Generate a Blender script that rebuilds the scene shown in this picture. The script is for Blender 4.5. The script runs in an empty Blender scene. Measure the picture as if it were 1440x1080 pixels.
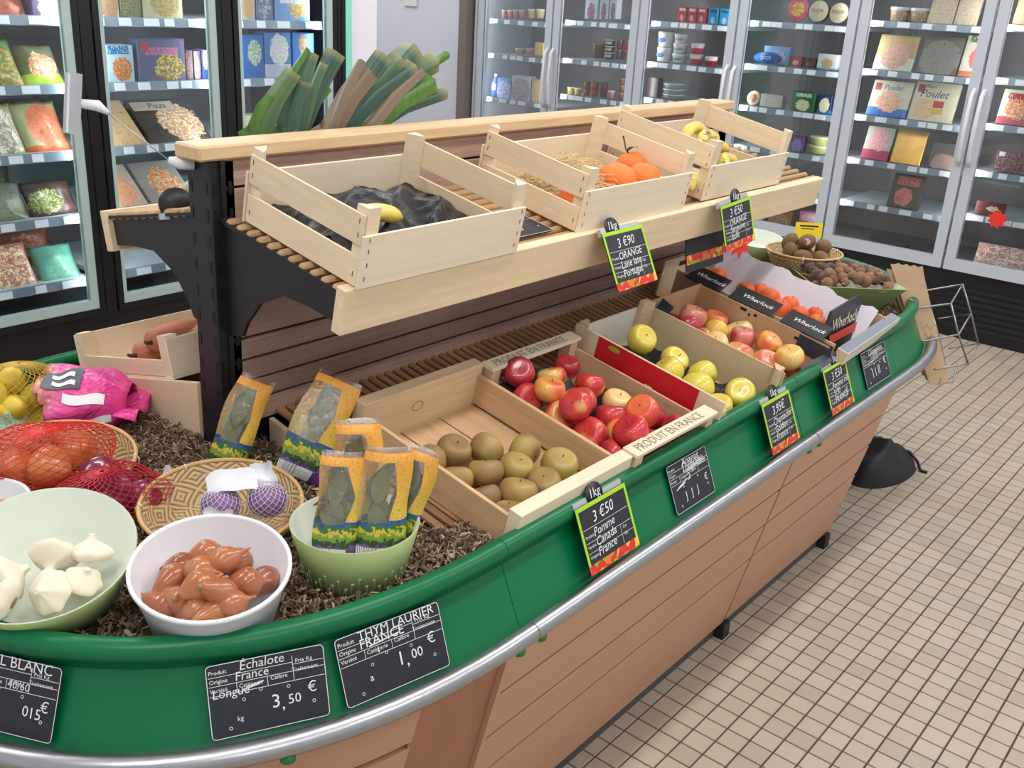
import bpy, bmesh, math, random
import numpy as np
from mathutils import Vector, Matrix, Euler
random.seed(7); rng = np.random.default_rng(7)
PI = math.pi
scene = bpy.context.scene
COL = scene.collection

# ------------------------------------------------------------------ camera, world, lights, exposure
cam_d = bpy.data.cameras.new('camera'); cam = bpy.data.objects.new('camera', cam_d); COL.objects.link(cam)
right = Vector((0.63896127, -0.76732564, 0.05422054)); down = Vector((-0.24691174, -0.27134108, -0.93027341)); fwd = Vector((0.72853489, 0.58102099, -0.36283815))
m = Matrix.Identity(4)
for i in range(3):
    m[i][0] = right[i]; m[i][1] = -down[i]; m[i][2] = -fwd[i]
m.translation = (-2.4314, -0.4804, 1.6262)
cam.matrix_world = m
cam_d.sensor_width = 36; cam_d.lens = 1406.38 / 1440 * 36; cam_d.clip_start = 0.02
scene.camera = cam
w = bpy.data.worlds.new('world'); scene.world = w; w.use_nodes = True
w.node_tree.nodes['Background'].inputs[0].default_value = (0.93, 0.96, 1.0, 1)
w.node_tree.nodes['Background'].inputs[1].default_value = 0.62
scene.view_settings.view_transform = 'Standard'; scene.view_settings.look = 'None'
scene.view_settings.gamma = 1; scene.view_settings.use_curve_mapping = False
scene.view_settings.exposure = 0.12
def area(name, loc, rot, sx, sy, power, col=(1, 0.99, 0.975), spread=PI):
    d = bpy.data.lights.new(name, 'AREA'); d.shape = 'RECTANGLE'; d.size = sx; d.size_y = sy; d.energy = power; d.color = col; d.spread = spread
    o = bpy.data.objects.new(name, d); COL.objects.link(o); o.location = loc; o.rotation_euler = rot
    return o
LAMP_POWER = 13.5
LAMPS = [(x, y) for x in (-2.6, -0.9, 0.8, 2.4) for y in (-1.6, 0.2, 2.2)] + [(2.0, 4.2), (2.4, 5.8)]  # last two lamps added only to brighten the lavender wall

# ------------------------------------------------------------------ helpers
def rgb(r, g, b):
    f = lambda c: (c / 255 / 12.92) if c / 255 <= .04045 else ((c / 255 + .055) / 1.055) ** 2.4
    return (f(r), f(g), f(b))
MATS = {}
def nodes(name):
    mt = bpy.data.materials.new(name); mt.use_nodes = True; nt = mt.node_tree
    return mt, nt, nt.nodes['Principled BSDF'], nt.nodes['Material Output']
def N(nt, t, **k):
    n = nt.nodes.new(t)
    for a, b in k.items(): setattr(n, a, b)
    return n
def mixc(nt, fac, a, b):
    n = N(nt, 'ShaderNodeMix', data_type='RGBA')
    for s, v in ((0, fac), (6, a), (7, b)):
        if hasattr(v, 'is_linked') or hasattr(v, 'links'): nt.links.new(v, n.inputs[s])
        elif isinstance(v, (int, float)): n.inputs[s].default_value = v
        else: n.inputs[s].default_value = tuple(v)[:3] + (1,)
    return n.outputs[2]
def math_(nt, op, a, b=None, c=None, clamp=False):
    n = N(nt, 'ShaderNodeMath', operation=op); n.use_clamp = clamp
    for i, v in enumerate((a, b, c)):
        if v is None: continue
        if hasattr(v, 'links'): nt.links.new(v, n.inputs[i])
        else: n.inputs[i].default_value = v
    return n.outputs[0]
def ramp(nt, fac, stops, interp='LINEAR'):
    n = N(nt, 'ShaderNodeValToRGB'); e = n.color_ramp.elements; n.color_ramp.interpolation = interp
    while len(e) > 1: e.remove(e[0])
    e[0].position = stops[0][0]; e[0].color = tuple(stops[0][1]) + (1,)
    for p, c in stops[1:]:
        k = e.new(p); k.color = tuple(c) + (1,)
    nt.links.new(fac, n.inputs[0]); return n.outputs[0]
def noise(nt, vec, scale, detail=3, rough=.55, dist=0):
    n = N(nt, 'ShaderNodeTexNoise'); n.inputs['Scale'].default_value = scale; n.inputs['Detail'].default_value = detail; n.inputs['Roughness'].default_value = rough; n.inputs['Distortion'].default_value = dist
    if vec is not None: nt.links.new(vec, n.inputs['Vector'])
    return n.outputs['Fac']
def coord(nt, kind='Object', scale=(1, 1, 1), loc=(0, 0, 0)):
    t = N(nt, 'ShaderNodeTexCoord'); mp = N(nt, 'ShaderNodeMapping'); mp.inputs['Scale'].default_value = scale; mp.inputs['Location'].default_value = loc
    nt.links.new(t.outputs[kind], mp.inputs[0]); return mp.outputs[0]
def randv(nt, vec, k=7.0):
    oi = N(nt, 'ShaderNodeObjectInfo'); a = N(nt, 'ShaderNodeVectorMath', operation='SCALE'); b = N(nt, 'ShaderNodeVectorMath', operation='ADD')
    cx = N(nt, 'ShaderNodeCombineXYZ')
    for i in range(3): nt.links.new(oi.outputs['Random'], cx.inputs[i])
    nt.links.new(cx.outputs[0], a.inputs[0]); a.inputs['Scale'].default_value = k * 5
    nt.links.new(vec, b.inputs[0]); nt.links.new(a.outputs[0], b.inputs[1]); return b.outputs[0], oi.outputs['Random']
def bumpn(nt, fac, strength, dist, p):
    b = N(nt, 'ShaderNodeBump'); b.inputs['Strength'].default_value = strength; b.inputs['Distance'].default_value = dist
    nt.links.new(fac, b.inputs['Height']); nt.links.new(b.outputs[0], p.inputs['Normal'])
def M(name, c, rough=.5, metal=0., var=0., stretch=(1, 1, 1), ns=8., bump=0., spec=.5, coat=0., rnd=0., detail=4, trans=0., sss=0.):
    if name in MATS: return MATS[name]
    mt, nt, p, out = nodes(name)
    p.inputs['Roughness'].default_value = rough; p.inputs['Metallic'].default_value = metal; p.inputs['Specular IOR Level'].default_value = spec
    p.inputs['Coat Weight'].default_value = coat; p.inputs['Base Color'].default_value = tuple(c) + (1,)
    if trans: p.inputs['Transmission Weight'].default_value = trans
    if sss:
        p.inputs['Subsurface Weight'].default_value = sss; p.inputs['Subsurface Radius'].default_value = (.01, .006, .004)
    if var or bump:
        v, r = randv(nt, coord(nt, 'Object', stretch))
        f = noise(nt, v, ns, detail)
        mr = N(nt, 'ShaderNodeMapRange'); mr.inputs[1].default_value = .25; mr.inputs[2].default_value = .75; nt.links.new(f, mr.inputs[0])
        cc = mixc(nt, mr.outputs[0], [x * (1 - var) for x in c], [min(1, x * (1 + var)) for x in c])
        if rnd:
            g = math_(nt, 'MULTIPLY_ADD', r, rnd, 1 - rnd * .5)
            vm = N(nt, 'ShaderNodeVectorMath', operation='SCALE'); nt.links.new(cc, vm.inputs[0]); nt.links.new(g, vm.inputs['Scale']); cc = vm.outputs[0]
        nt.links.new(cc, p.inputs['Base Color'])
        if bump: bumpn(nt, f, bump, .002, p)
    MATS[name] = mt; return mt

def smoothp(prof, n=26):
    P_ = [Vector(p) for p in prof]; out_ = []
    for i in range(n + 1):
        t = i / n * (len(P_) - 1); k = min(int(t), len(P_) - 2); u = t - k
        a, b, c, d = P_[max(k - 1, 0)], P_[k], P_[k + 1], P_[min(k + 2, len(P_) - 1)]
        q = .5 * ((2 * b) + (c - a) * u + (2 * a - 5 * b + 4 * c - d) * u * u + (3 * b - a - 3 * c + d) * u ** 3); out_.append((max(q.x, .0003), q.y))
    return out_
class MB:
    def __init__(s): s.v = []; s.f = []; s.sm = []; s.mi = []; s.cur = 0; s.uv = None
    def add(s, vs, fs, smooth=False, mt=None):
        o = len(s.v)
        s.v += [tuple(mt @ Vector(p)) if mt is not None else tuple(p) for p in vs]
        for f in fs: s.f.append(tuple(o + i for i in f)); s.sm.append(smooth); s.mi.append(s.cur)
        return s
    def box(s, x0, y0, z0, x1, y1, z1, mt=None):
        vs = [(x0, y0, z0), (x1, y0, z0), (x1, y1, z0), (x0, y1, z0), (x0, y0, z1), (x1, y0, z1), (x1, y1, z1), (x0, y1, z1)]
        return s.add(vs, [(0, 3, 2, 1), (4, 5, 6, 7), (0, 1, 5, 4), (1, 2, 6, 5), (2, 3, 7, 6), (3, 0, 4, 7)], False, mt)
    def cbox(s, c, sz, mt=None):
        return s.box(c[0] - sz[0] / 2, c[1] - sz[1] / 2, c[2] - sz[2] / 2, c[0] + sz[0] / 2, c[1] + sz[1] / 2, c[2] + sz[2] / 2, mt)
    def prism(s, poly, z0, z1, mt=None, smooth=False):
        n = len(poly); vs = [(x, y, z0) for x, y in poly] + [(x, y, z1) for x, y in poly]
        s.add(vs, [tuple(range(n))[::-1], tuple(range(n, 2 * n))], False, mt)
        o = len(s.v) - 2 * n
        for i in range(n):
            j = (i + 1) % n; s.f.append((o + i, o + j, o + n + j, o + n + i)); s.sm.append(smooth); s.mi.append(s.cur)
        return s
    def tube(s, pts, r, n=8, closed=False, caps=True, mt=None):
        P = [Vector(p) for p in pts]; m = len(P); rs = r if isinstance(r, (list, tuple)) else [r] * m
        vs = []; up = Vector((0, 0, 1)); prev = None
        for i, p in enumerate(P):
            if closed: t = (P[(i + 1) % m] - P[i - 1])
            else: t = P[min(i + 1, m - 1)] - P[max(i - 1, 0)]
            if t.length < 1e-9: t = Vector((0, 0, 1))
            t.normalize()
            if prev is None:
                a = up if abs(t.z) < .9 else Vector((1, 0, 0)); u = t.cross(a).normalized()
            else:
                u = prev - t * prev.dot(t)
                if u.length < 1e-6: u = t.orthogonal()
                u.normalize()
            prev = u; b = t.cross(u)
            for k in range(n):
                an = 2 * PI * k / n; vs.append(p + (u * math.cos(an) + b * math.sin(an)) * rs[i])
        fs = []
        for i in range(m if closed else m - 1):
            j = (i + 1) % m
            for k in range(n): l = (k + 1) % n; fs.append((i * n + k, j * n + k, j * n + l, i * n + l))
        if caps and not closed: fs += [tuple(range(n)), tuple(range((m - 1) * n, m * n))[::-1]]
        return s.add(vs, fs, True, mt)
    def lathe(s, prof, n=24, mt=None, sx=1., sy=1., smooth=True, fn=None):
        vs = []
        for r, z in prof:
            for k in range(n):
                a = 2 * PI * k / n; p = (r * math.cos(a) * sx, r * math.sin(a) * sy, z); vs.append(fn(p, a) if fn else p)
        fs = []
        for i in range(len(prof) - 1):
            for k in range(n): l = (k + 1) % n; fs.append((i * n + k, i * n + l, (i + 1) * n + l, (i + 1) * n + k))
        return s.add(vs, fs, smooth, mt)
    def grid(s, fn, nu, nv, smooth=True, uv=False):
        vs = [fn(i / nu, j / nv) for j in range(nv + 1) for i in range(nu + 1)]
        fs = [(j * (nu + 1) + i, j * (nu + 1) + i + 1, (j + 1) * (nu + 1) + i + 1, (j + 1) * (nu + 1) + i) for j in range(nv) for i in range(nu)]
        if uv:
            if s.uv is None: s.uv = {}
            o = len(s.f)
            for k, f in enumerate(fs): s.uv[o + k] = [((q % (nu + 1)) / nu, (q // (nu + 1)) / nv) for q in f]
        return s.add(vs, fs, smooth)
    def mesh(s, name, mats, bevel=0., weld=False):
        me = bpy.data.meshes.new(name); me.from_pydata(s.v, [], s.f); me.update()
        me.polygons.foreach_set('use_smooth', s.sm); me.polygons.foreach_set('material_index', s.mi)
        if s.uv is not None:
            ul = me.uv_layers.new(name='UVMap')
            for p in me.polygons:
                q = s.uv.get(p.index)
                if q:
                    for li, c in zip(p.loop_indices, q): ul.data[li].uv = c
        if bevel or weld:
            bm = bmesh.new(); bm.from_mesh(me)
            if weld: bmesh.ops.remove_doubles(bm, verts=bm.verts, dist=weld if weld is not True else 1e-5)
            if bevel: bmesh.ops.bevel(bm, geom=list(bm.edges), offset=bevel, segments=1, affect='EDGES', clamp_overlap=True)
            bm.to_mesh(me); bm.free()
        for x in (mats if isinstance(mats, (list, tuple)) else [mats]): me.materials.append(x)
        return me
    def build(s, name, mats, parent=None, loc=(0, 0, 0), rot=(0, 0, 0), scale=None, bevel=0., weld=False):
        return place(name, s.mesh(name, mats, bevel, weld), parent, loc, rot, scale)
def place(name, me, parent=None, loc=(0, 0, 0), rot=(0, 0, 0), scale=None):
    o = bpy.data.objects.new(name, me); COL.objects.link(o); o.location = loc
    if isinstance(rot, Matrix): o.rotation_euler = rot.to_3x3().to_euler()
    else: o.rotation_euler = rot
    if scale is not None: o.scale = (scale,) * 3 if isinstance(scale, (int, float)) else scale
    if parent is not None: o.parent = parent
    return o
def tag(o, label, cat, group=None):
    o['label'] = label; o['category'] = cat
    if group: o['group'] = group
    return o
def thing(name, label, cat, loc=(0, 0, 0), rot=(0, 0, 0), group=None):
    o = place(name, None, None, loc, rot); o.empty_display_size = .05
    return tag(o, label, cat, group)
def struct(o): o['kind'] = 'structure'; return o
def stuff(o): o['kind'] = 'stuff'; return o
def copy_tree(o, parent=None):
    c = o.copy(); COL.objects.link(c); c.parent = parent
    for ch in list(o.children): copy_tree(ch, c)
    return c
def box_obj(name, b, mat, parent=None, bevel=0., **k): return MB().box(*b).build(name, mat, parent, bevel=bevel, **k)
GL = {}
def glyphs(t, shear=0.):
    if (t, shear) not in GL:
        cu = bpy.data.curves.new('t', 'FONT'); cu.body = t; cu.shear = shear; cu.size = 1; cu.resolution_u = 2
        ob = bpy.data.objects.new('t', cu); me = ob.to_mesh()
        GL[(t, shear)] = ([tuple(v.co) for v in me.vertices], [tuple(p.vertices) for p in me.polygons])
        ob.to_mesh_clear(); bpy.data.objects.remove(ob); bpy.data.curves.remove(cu)
    return GL[(t, shear)]
def lettering(items, mat, parent, loc=(0, 0, 0), rot=(0, 0, 0), name='lettering', z=0.0, lines=()):
    """items: (text, x, y, size[, shear, angle]) in the local XY plane; joined flat print"""
    b = MB()
    for it in items:
        t, x, y, s = it[:4]; sh = it[4] if len(it) > 4 else 0.; an = it[5] if len(it) > 5 else 0.; wx = it[6] if len(it) > 6 else 1.
        vs, fs = glyphs(t, sh); c, d = math.cos(an), math.sin(an)
        b.add([(x + (p[0] * c * wx - p[1] * d) * s, y + (p[0] * d * wx + p[1] * c) * s, z) for p in vs], fs)
    for x0, y0, x1, y1, th in lines:
        dx, dy = x1 - x0, y1 - y0; l = math.hypot(dx, dy) or 1; nx, ny = -dy / l * th / 2, dx / l * th / 2
        b.add([(x0 + nx, y0 + ny, z), (x0 - nx, y0 - ny, z), (x1 - nx, y1 - ny, z), (x1 + nx, y1 + ny, z)], [(0, 1, 2, 3)])
    return b.build(name, mat, parent, loc, rot)

# ------------------------------------------------------------------ materials
def glass_mat(name, tint=(1, 1, 1), refl=.06, rough=.0):
    mt, nt, p, out = nodes(name); nt.nodes.remove(p)
    t = N(nt, 'ShaderNodeBsdfTransparent'); t.inputs[0].default_value = tuple(tint) + (1,)
    g = N(nt, 'ShaderNodeBsdfGlossy'); g.inputs['Roughness'].default_value = rough
    lw = N(nt, 'ShaderNodeFresnel'); lw.inputs[0].default_value = 1.45
    f = math_(nt, 'ADD', lw.outputs[0], refl - .04, clamp=True)
    mx = N(nt, 'ShaderNodeMixShader'); nt.links.new(f, mx.inputs[0]); nt.links.new(t.outputs[0], mx.inputs[1]); nt.links.new(g.outputs[0], mx.inputs[2])
    nt.links.new(mx.outputs[0], out.inputs[0]); MATS[name] = mt; return mt
glass = glass_mat('fridge_glass', (.93, .96, .97), .05)
clearp = glass_mat('clear_plastic', (.95, .96, .97), .12, .12)
def emis(name, c, s):
    mt, nt, p, out = nodes(name); p.inputs['Emission Color'].default_value = tuple(c) + (1,); p.inputs['Emission Strength'].default_value = s; return mt
lampm = emis('lamp_diffuser', (1, .98, .95), 4.0)
poplar = M('poplar_wood', rgb(228, 208, 178), .6, var=.09, stretch=(3, 3, 40), ns=3, rnd=.08)
poplar_x = M('poplar_wood_x', rgb(232, 216, 190), .6, var=.06, stretch=(2, 30, 30), ns=3, rnd=.08)
poplar_y = M('poplar_wood_y', rgb(228, 206, 174), .6, var=.08, stretch=(30, 2, 30), ns=3, rnd=.08)
pale = M('pale_sawn_wood', rgb(232, 216, 188), .6, var=.06, stretch=(2, 30, 30), ns=3)
oldwood_y = M('tan_crate_wood', rgb(206, 170, 130), .6, var=.16, stretch=(25, 1.5, 25), ns=4, rnd=.06)
oldwood_x = M('tan_crate_wood_x', rgb(216, 188, 152), .6, var=.12, stretch=(1.5, 25, 25), ns=4, rnd=.06)
pine = M('pine_board', rgb(230, 208, 172), .5, var=.10, stretch=(1.5, 40, 25), ns=3)
pinecap = M('pine_cap', rgb(212, 180, 138), .45, var=.15, stretch=(1.5, 40, 25), ns=3)
brown = M('brown_composite_plank', rgb(170, 140, 126), .6, var=.22, stretch=(2, 60, 80), ns=3, bump=.15)
slat_l = M('brown_slat', rgb(150, 110, 76), .55, var=.22, stretch=(40, 2, 40), ns=3, rnd=.25)
slat_u = M('amber_slat', rgb(186, 148, 106), .5, var=.18, stretch=(2, 40, 40), ns=3, rnd=.2)
lamin = M('peach_laminate', rgb(188, 142, 112), .38, var=.06, stretch=(1, 12, 12), ns=4)
green = M('green_plastic', rgb(0, 104, 62), .34, var=.06, ns=3, spec=.35)
steel = M('brushed_rail', rgb(176, 178, 182), .34, 1.0, var=.05, ns=20)
blackm = M('black_metal', rgb(26, 27, 32), .42, var=.15, ns=12)
blackf = M('black_freezer_frame', rgb(20, 21, 26), .35)
black = M('black_plain', rgb(14, 14, 16), .5)
white = M('white_plastic', rgb(226, 226, 228), .35)
slate = M('slate_board', rgb(33, 35, 44), .5, var=.2, ns=30)
chalk = M('chalk_white', rgb(225, 226, 228), .7)
limegr = M('lime_frame', rgb(165, 208, 30), .4)
kraft = M('kraft_card', rgb(190, 155, 118), .75, var=.08, ns=20)
kraftl = M('light_kraft_card', rgb(205, 182, 146), .75, var=.06, ns=20)
blackfoil = None
def foil():
    mt, nt, p, out = nodes('black_film'); p.inputs['Base Color'].default_value = (.012, .012, .015, 1); p.inputs['Roughness'].default_value = .36; p.inputs['Specular IOR Level'].default_value = .35
    v = coord(nt); f = noise(nt, v, 38, 3, .6, 1.2); bumpn(nt, f, .5, .005, p); return mt
blackfoil = foil()
# ------------------------------------------------------------------ floor of small square tiles
def tile_mat():
    mt, nt, p, out = nodes('floor_tile'); p.inputs['Roughness'].default_value = .42
    g = N(nt, 'ShaderNodeNewGeometry')
    sc = N(nt, 'ShaderNodeVectorMath', operation='SCALE'); sc.inputs['Scale'].default_value = 1 / .06; nt.links.new(g.outputs['Position'], sc.inputs[0])
    fl = N(nt, 'ShaderNodeVectorMath', operation='FLOOR'); nt.links.new(sc.outputs[0], fl.inputs[0])
    sep = N(nt, 'ShaderNodeSeparateXYZ'); nt.links.new(fl.outputs[0], sep.inputs[0]); cb = N(nt, 'ShaderNodeCombineXYZ'); nt.links.new(sep.outputs[0], cb.inputs[0]); nt.links.new(sep.outputs[1], cb.inputs[1])
    wn = N(nt, 'ShaderNodeTexWhiteNoise', noise_dimensions='2D'); nt.links.new(cb.outputs[0], wn.inputs['Vector'])
    c = ramp(nt, wn.outputs['Value'], [(0, rgb(168, 157, 142)), (.25, rgb(179, 168, 152)), (.6, rgb(187, 177, 161)), (.85, rgb(190, 174, 156)), (1, rgb(180, 164, 146))])
    sp = noise(nt, g.outputs['Position'], 420, 2, .6)
    c = mixc(nt, math_(nt, 'MULTIPLY_ADD', sp, 1.2, -.35, clamp=True), c, rgb(165, 150, 133))
    big = noise(nt, g.outputs['Position'], 1.3, 4)
    c = mixc(nt, math_(nt, 'MULTIPLY_ADD', big, 1.6, -.72, clamp=True), c, rgb(168, 150, 128))
    nt.links.new(c, p.inputs['Base Color']); bumpn(nt, sp, .05, .001, p); return mt
tilem = tile_mat()
grout = M('grout', rgb(70, 60, 50), .85, var=.2, ns=30)
floor = struct(box_obj('floor', (-4.5, -3.5, -.06, 4.2, 7.2, -.0022), grout))
tm = MB(); g = .0016; c = .0012; a = .03 - g
tm.add([(-a, -a, -.003), (a, -a, -.003), (a, a, -.003), (-a, a, -.003), (-a + c, -a + c, 0), (a - c, -a + c, 0), (a - c, a - c, 0), (-a + c, a - c, 0)],
       [(4, 5, 6, 7), (0, 1, 5, 4), (1, 2, 6, 5), (2, 3, 7, 6), (3, 0, 4, 7)])
tile_me = tm.mesh('tile', tilem)
near = []; rest = []
RC = np.array([list(right), list(down), list(fwd)]); CC = np.array([-2.4314, -.4804, 1.6262])
for i in range(-75, 70):
    for j in range(-58, 120):
        p = np.array([i * .06 + .03, j * .06 + .03, 0.]); q = RC @ (p - CC); inview = False
        if q[2] > .2:
            u, v = 720 + 1406 * q[0] / q[2], 540 + 1406 * q[1] / q[2]; inview = -30 < u < 1470 and -30 < v < 1110
        hid = p[1] > .5 and p[1] < 1.8 and -2 < p[0] < .6
        if inview and not hid and p[1] < .52 + max(0, p[0] - .4): near.append((q[2], p))
        else: rest.append(p)
near.sort(key=lambda t: t[0])
for d_, p in near[:300]: place('tile', tile_me, floor, tuple(p))
rest += [p for d_, p in near[300:]]
P = np.array(rest); tv = np.array(tm.v)
V = (P[:, None, :] + tv[None]).reshape(-1, 3)
F = (np.arange(len(P))[:, None, None] * 8 + np.array(tm.f)[None]).reshape(-1, 4)
me = bpy.data.meshes.new('tile_field'); me.from_pydata(V.tolist(), [], F.tolist()); me.materials.append(tilem)
stuff(place('tile_field', me, floor))

# ------------------------------------------------------------------ walls, ceiling, lamps
wallm = M('lavender_grey_wall', rgb(216, 219, 232), .6, var=.02, ns=3)
whitew = M('white_paint', rgb(232, 230, 240), .55)
struct(box_obj('wall_back', (3.23, 4.62, 0, 3.33, 6.9, 2.9), wallm))
struct(box_obj('wall_rear', (4.1, -3.5, 0, 4.2, 7.2, 2.9), whitew))
struct(box_obj('wall_left', (-4.5, 4.05, 0, .76, 4.15, 2.9), whitew))
struct(box_obj('wall_side', (.80, 6.9, 0, 4.2, 7.0, 2.9), wallm))
t1 = struct(box_obj('trim_1', (3.12, 4.545, 0, 3.24, 4.62, 2.6), M('brown_trim', rgb(124, 112, 106), .5)))
t2 = struct(box_obj('trim_2', (.765, 3.13, 0, .945, 3.3, 2.9), whitew, bevel=.004))
struct(box_obj('trim_3', (.760, 3.12, 0, .776, 3.135, 2.9), M('grey_trim', rgb(150, 152, 160), .5)))
struct(box_obj('ceiling', (-4.5, -3.5, 2.9, 4.2, 7.2, 2.96), M('ceiling_white', rgb(235, 235, 235), .7)))
sg = box_obj('wall_notice', (3.215, 5.14, 1.50, 3.228, 5.27, 1.60), white, bevel=.002); tag(sg, 'small white framed notice with dark print on the lavender wall', 'notice')
lettering([('FUN', -.05, .012, .05)], black, sg, (3.2145, 5.205, 1.535), (PI / 2, 0, -PI / 2))
lm = MB().box(-.6, -.09, -.03, .6, .09, .05).mesh('lamp_body', M('lamp_housing', rgb(240, 240, 240), .5), .004)
ld = MB().box(-.57, -.075, -.042, .57, .075, -.031).mesh('lamp_diffuser', lampm)
for k, (x, y) in enumerate(LAMPS):
    t = thing('ceiling_lamp', 'white fluorescent ceiling lamp with long diffuser, fixed to the ceiling', 'lamp', (x, y, 2.85), group='fluorescent ceiling lamps')
    place('lamp_body', lm, t); place('lamp_diffuser', ld, t)
    area('lamp_light', (x, y, 2.79), (0, 0, 0), 1.15, .16, LAMP_POWER)

# ------------------------------------------------------------------ gondola stand: boat shaped tray on laminate sides
YC, XL, XR, W0, A0, NE = 1.14, -1.25, .60, .672, .745, 2.4
def spow(v, e): return math.copysign(abs(v) ** e, v)
def st_left(an): return lambda d: (XL - (A0 + d) * spow(math.cos(an), 2 / NE), YC - (W0 + d) * spow(math.sin(an), 2 / NE))
def st_right(an): return lambda d: (XR + (A0 + .02 + d) * spow(math.cos(an), 2 / NE), YC - (W0 + d) * spow(math.sin(an), 2 / NE))
def st_front(x): return lambda d: (x, YC - (W0 + d))
def st_back(x): return lambda d: (x, YC + (W0 + d))
def angs(a0, a1, n): return [a0 + (a1 - a0) * i / n for i in range(n + 1)]
H = PI / 2
SEGS = {
    'front1': [st_front(x) for x in (-1.2485, -.9, -.5, -.0855)], 'front2': [st_front(x) for x in (-.0825, .25, .5985)],
    'right1': [st_right(a) for a in angs(H, 0.006, 18)], 'right2': [st_right(a) for a in angs(-.006, -H, 18)],
    'back2': [st_back(x) for x in (.5985, .25, -.0825)], 'back1': [st_back(x) for x in (-.0855, -.5, -.9, -1.2485)],
    'left2': [st_left(a) for a in angs(-H, -.006, 18)], 'left1': [st_left(a) for a in angs(.006, H, 26)]}
def sweep(b, sts, prof, caps=True, smooth=False):
    """prof: closed list of (d, z)"""
    n = len(prof); vs = []
    for s in sts:
        for d, z in prof: x, y = s(d); vs.append((x, y, z))
    fs = []
    for i in range(len(sts) - 1):
        for k in range(n): l = (k + 1) % n; fs.append((i * n + k, (i + 1) * n + k, (i + 1) * n + l, i * n + l))
    b.add(vs, fs, smooth)
    if caps: b.add(vs[:n], [tuple(range(n))[::-1]]); b.add(vs[-n:], [tuple(range(n))])
    return b
stand = thing('produce_stand', 'boat-shaped greengrocer stand with peach laminate sides, green lip and steel rail', 'display stand')
lip = [(.062, .588), (.050, .600), (.006, .698)] + [(.0 + .019 * math.cos(a), .727 + .019 * math.sin(a)) for a in angs(math.radians(-50), math.radians(230), 12)] + [(-.010, .70), (-.03, .60)]
for k, s in SEGS.items():
    sweep(MB(), s, lip, True, True).build('green_lip', green, stand)
    # flat shading kept crisp between lip and bead by auto edge split below
for o in stand.children:
    md = o.modifiers.new('es', 'EDGE_SPLIT'); md.split_angle = math.radians(32)
rail = [(.083 + .0175 * math.cos(a), .5975 + .0175 * math.sin(a)) for a in angs(0, 2 * PI * 15 / 16, 15)]
for k, s in SEGS.items(): sweep(MB(), s, rail, True, True).build('steel_rail', steel, stand)
ledge = M('grey_ledge', rgb(120, 124, 122), .5)
loop = sum((SEGS[k] for k in ('left1', 'front1', 'front2', 'right1', 'right2', 'back2', 'back1', 'left2')), [])
def ring(prof, name, mat, smooth=False):
    b = MB(); sweep(b, loop + [loop[0]], prof, False, smooth); return b.build(name, mat, stand)
ring([(.0, .578), (.075, .578), (.075, .590), (.0, .590)], 'ledge', ledge)
lpart = [st_back(.485), st_back(-.5)] + SEGS['left2'] + SEGS['left1'] + [st_front(-.5), st_front(.485)]
def uring(prof, name, mat):
    b = MB(); sweep(b, lpart + [lpart[0]], prof, False, False); return b.build(name, mat, stand)
uring([(-.045, 0), (-.045, .07), (-.06, .07), (-.06, 0)], 'plinth', M('dark_plinth', rgb(70, 74, 72), .6))
uring([(-.06, .05), (.03, .585), (.0, .585), (-.09, .05)], 'light_leak_block', M('dark_inside', rgb(40, 30, 26), .8))  # inner shell added so that no light leaks through the stand
b = MB(); b.add([(.49, .51, .05), (.49, 1.77, .05), (.49, 1.88, .59), (.49, .40, .59), (.50, .51, .05), (.50, 1.77, .05), (.50, 1.88, .59), (.50, .40, .59)], [(0, 1, 2, 3), (7, 6, 5, 4), (0, 4, 5, 1), (1, 5, 6, 2), (2, 6, 7, 3), (3, 7, 4, 0)]); b.build('end_panel', lamin, stand)
b = MB(); pl = [s(-.02) for s in loop]; b.prism(pl, .63, .645); b.build('tray_floor', M('tray_brown', rgb(90, 70, 52), .8), stand)
# long side boards of each module, leaning in towards the floor
def yface(z, yc=.507): return yc - .22 * z
ZB = [.592, .494, .383, .272, .045]
for x0, x1 in ((-1.318, -.217), (-.206, .502)):
    for side in (1, -1):
        for zt, zb in zip(ZB[:-1], ZB[1:]):
            zt2 = zt - .0045; zb2 = zb + .0045
            f = lambda y: y if side == 1 else 2 * YC - y
            pts = [(yface(zt2), zt2), (yface(zb2), zb2), (yface(zb2) + .018, zb2), (yface(zt2) + .018, zt2)]
            b = MB(); b.add([(x0, f(y), z) for y, z in pts] + [(x1, f(y), z) for y, z in pts], [(0, 1, 2, 3), (7, 6, 5, 4), (0, 4, 5, 1), (1, 5, 6, 2), (2, 6, 7, 3), (3, 7, 4, 0)])
            b.build('side_board', lamin, stand, bevel=.0012)
        y0, y1 = yface(.59) + .012, yface(.05) + .012
        f = lambda y: y if side == 1 else 2 * YC - y
        b = MB(); b.add([(x0 + .004, f(y0), .59), (x1 - .004, f(y0), .59), (x1 - .004, f(y1), .05), (x0 + .004, f(y1), .05)], [(0, 1, 2, 3)]); b.build('groove_backing', M('groove_brown', rgb(120, 84, 60), .7), stand)  # brown sheet behind the boards, seen in the gaps between them
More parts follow.
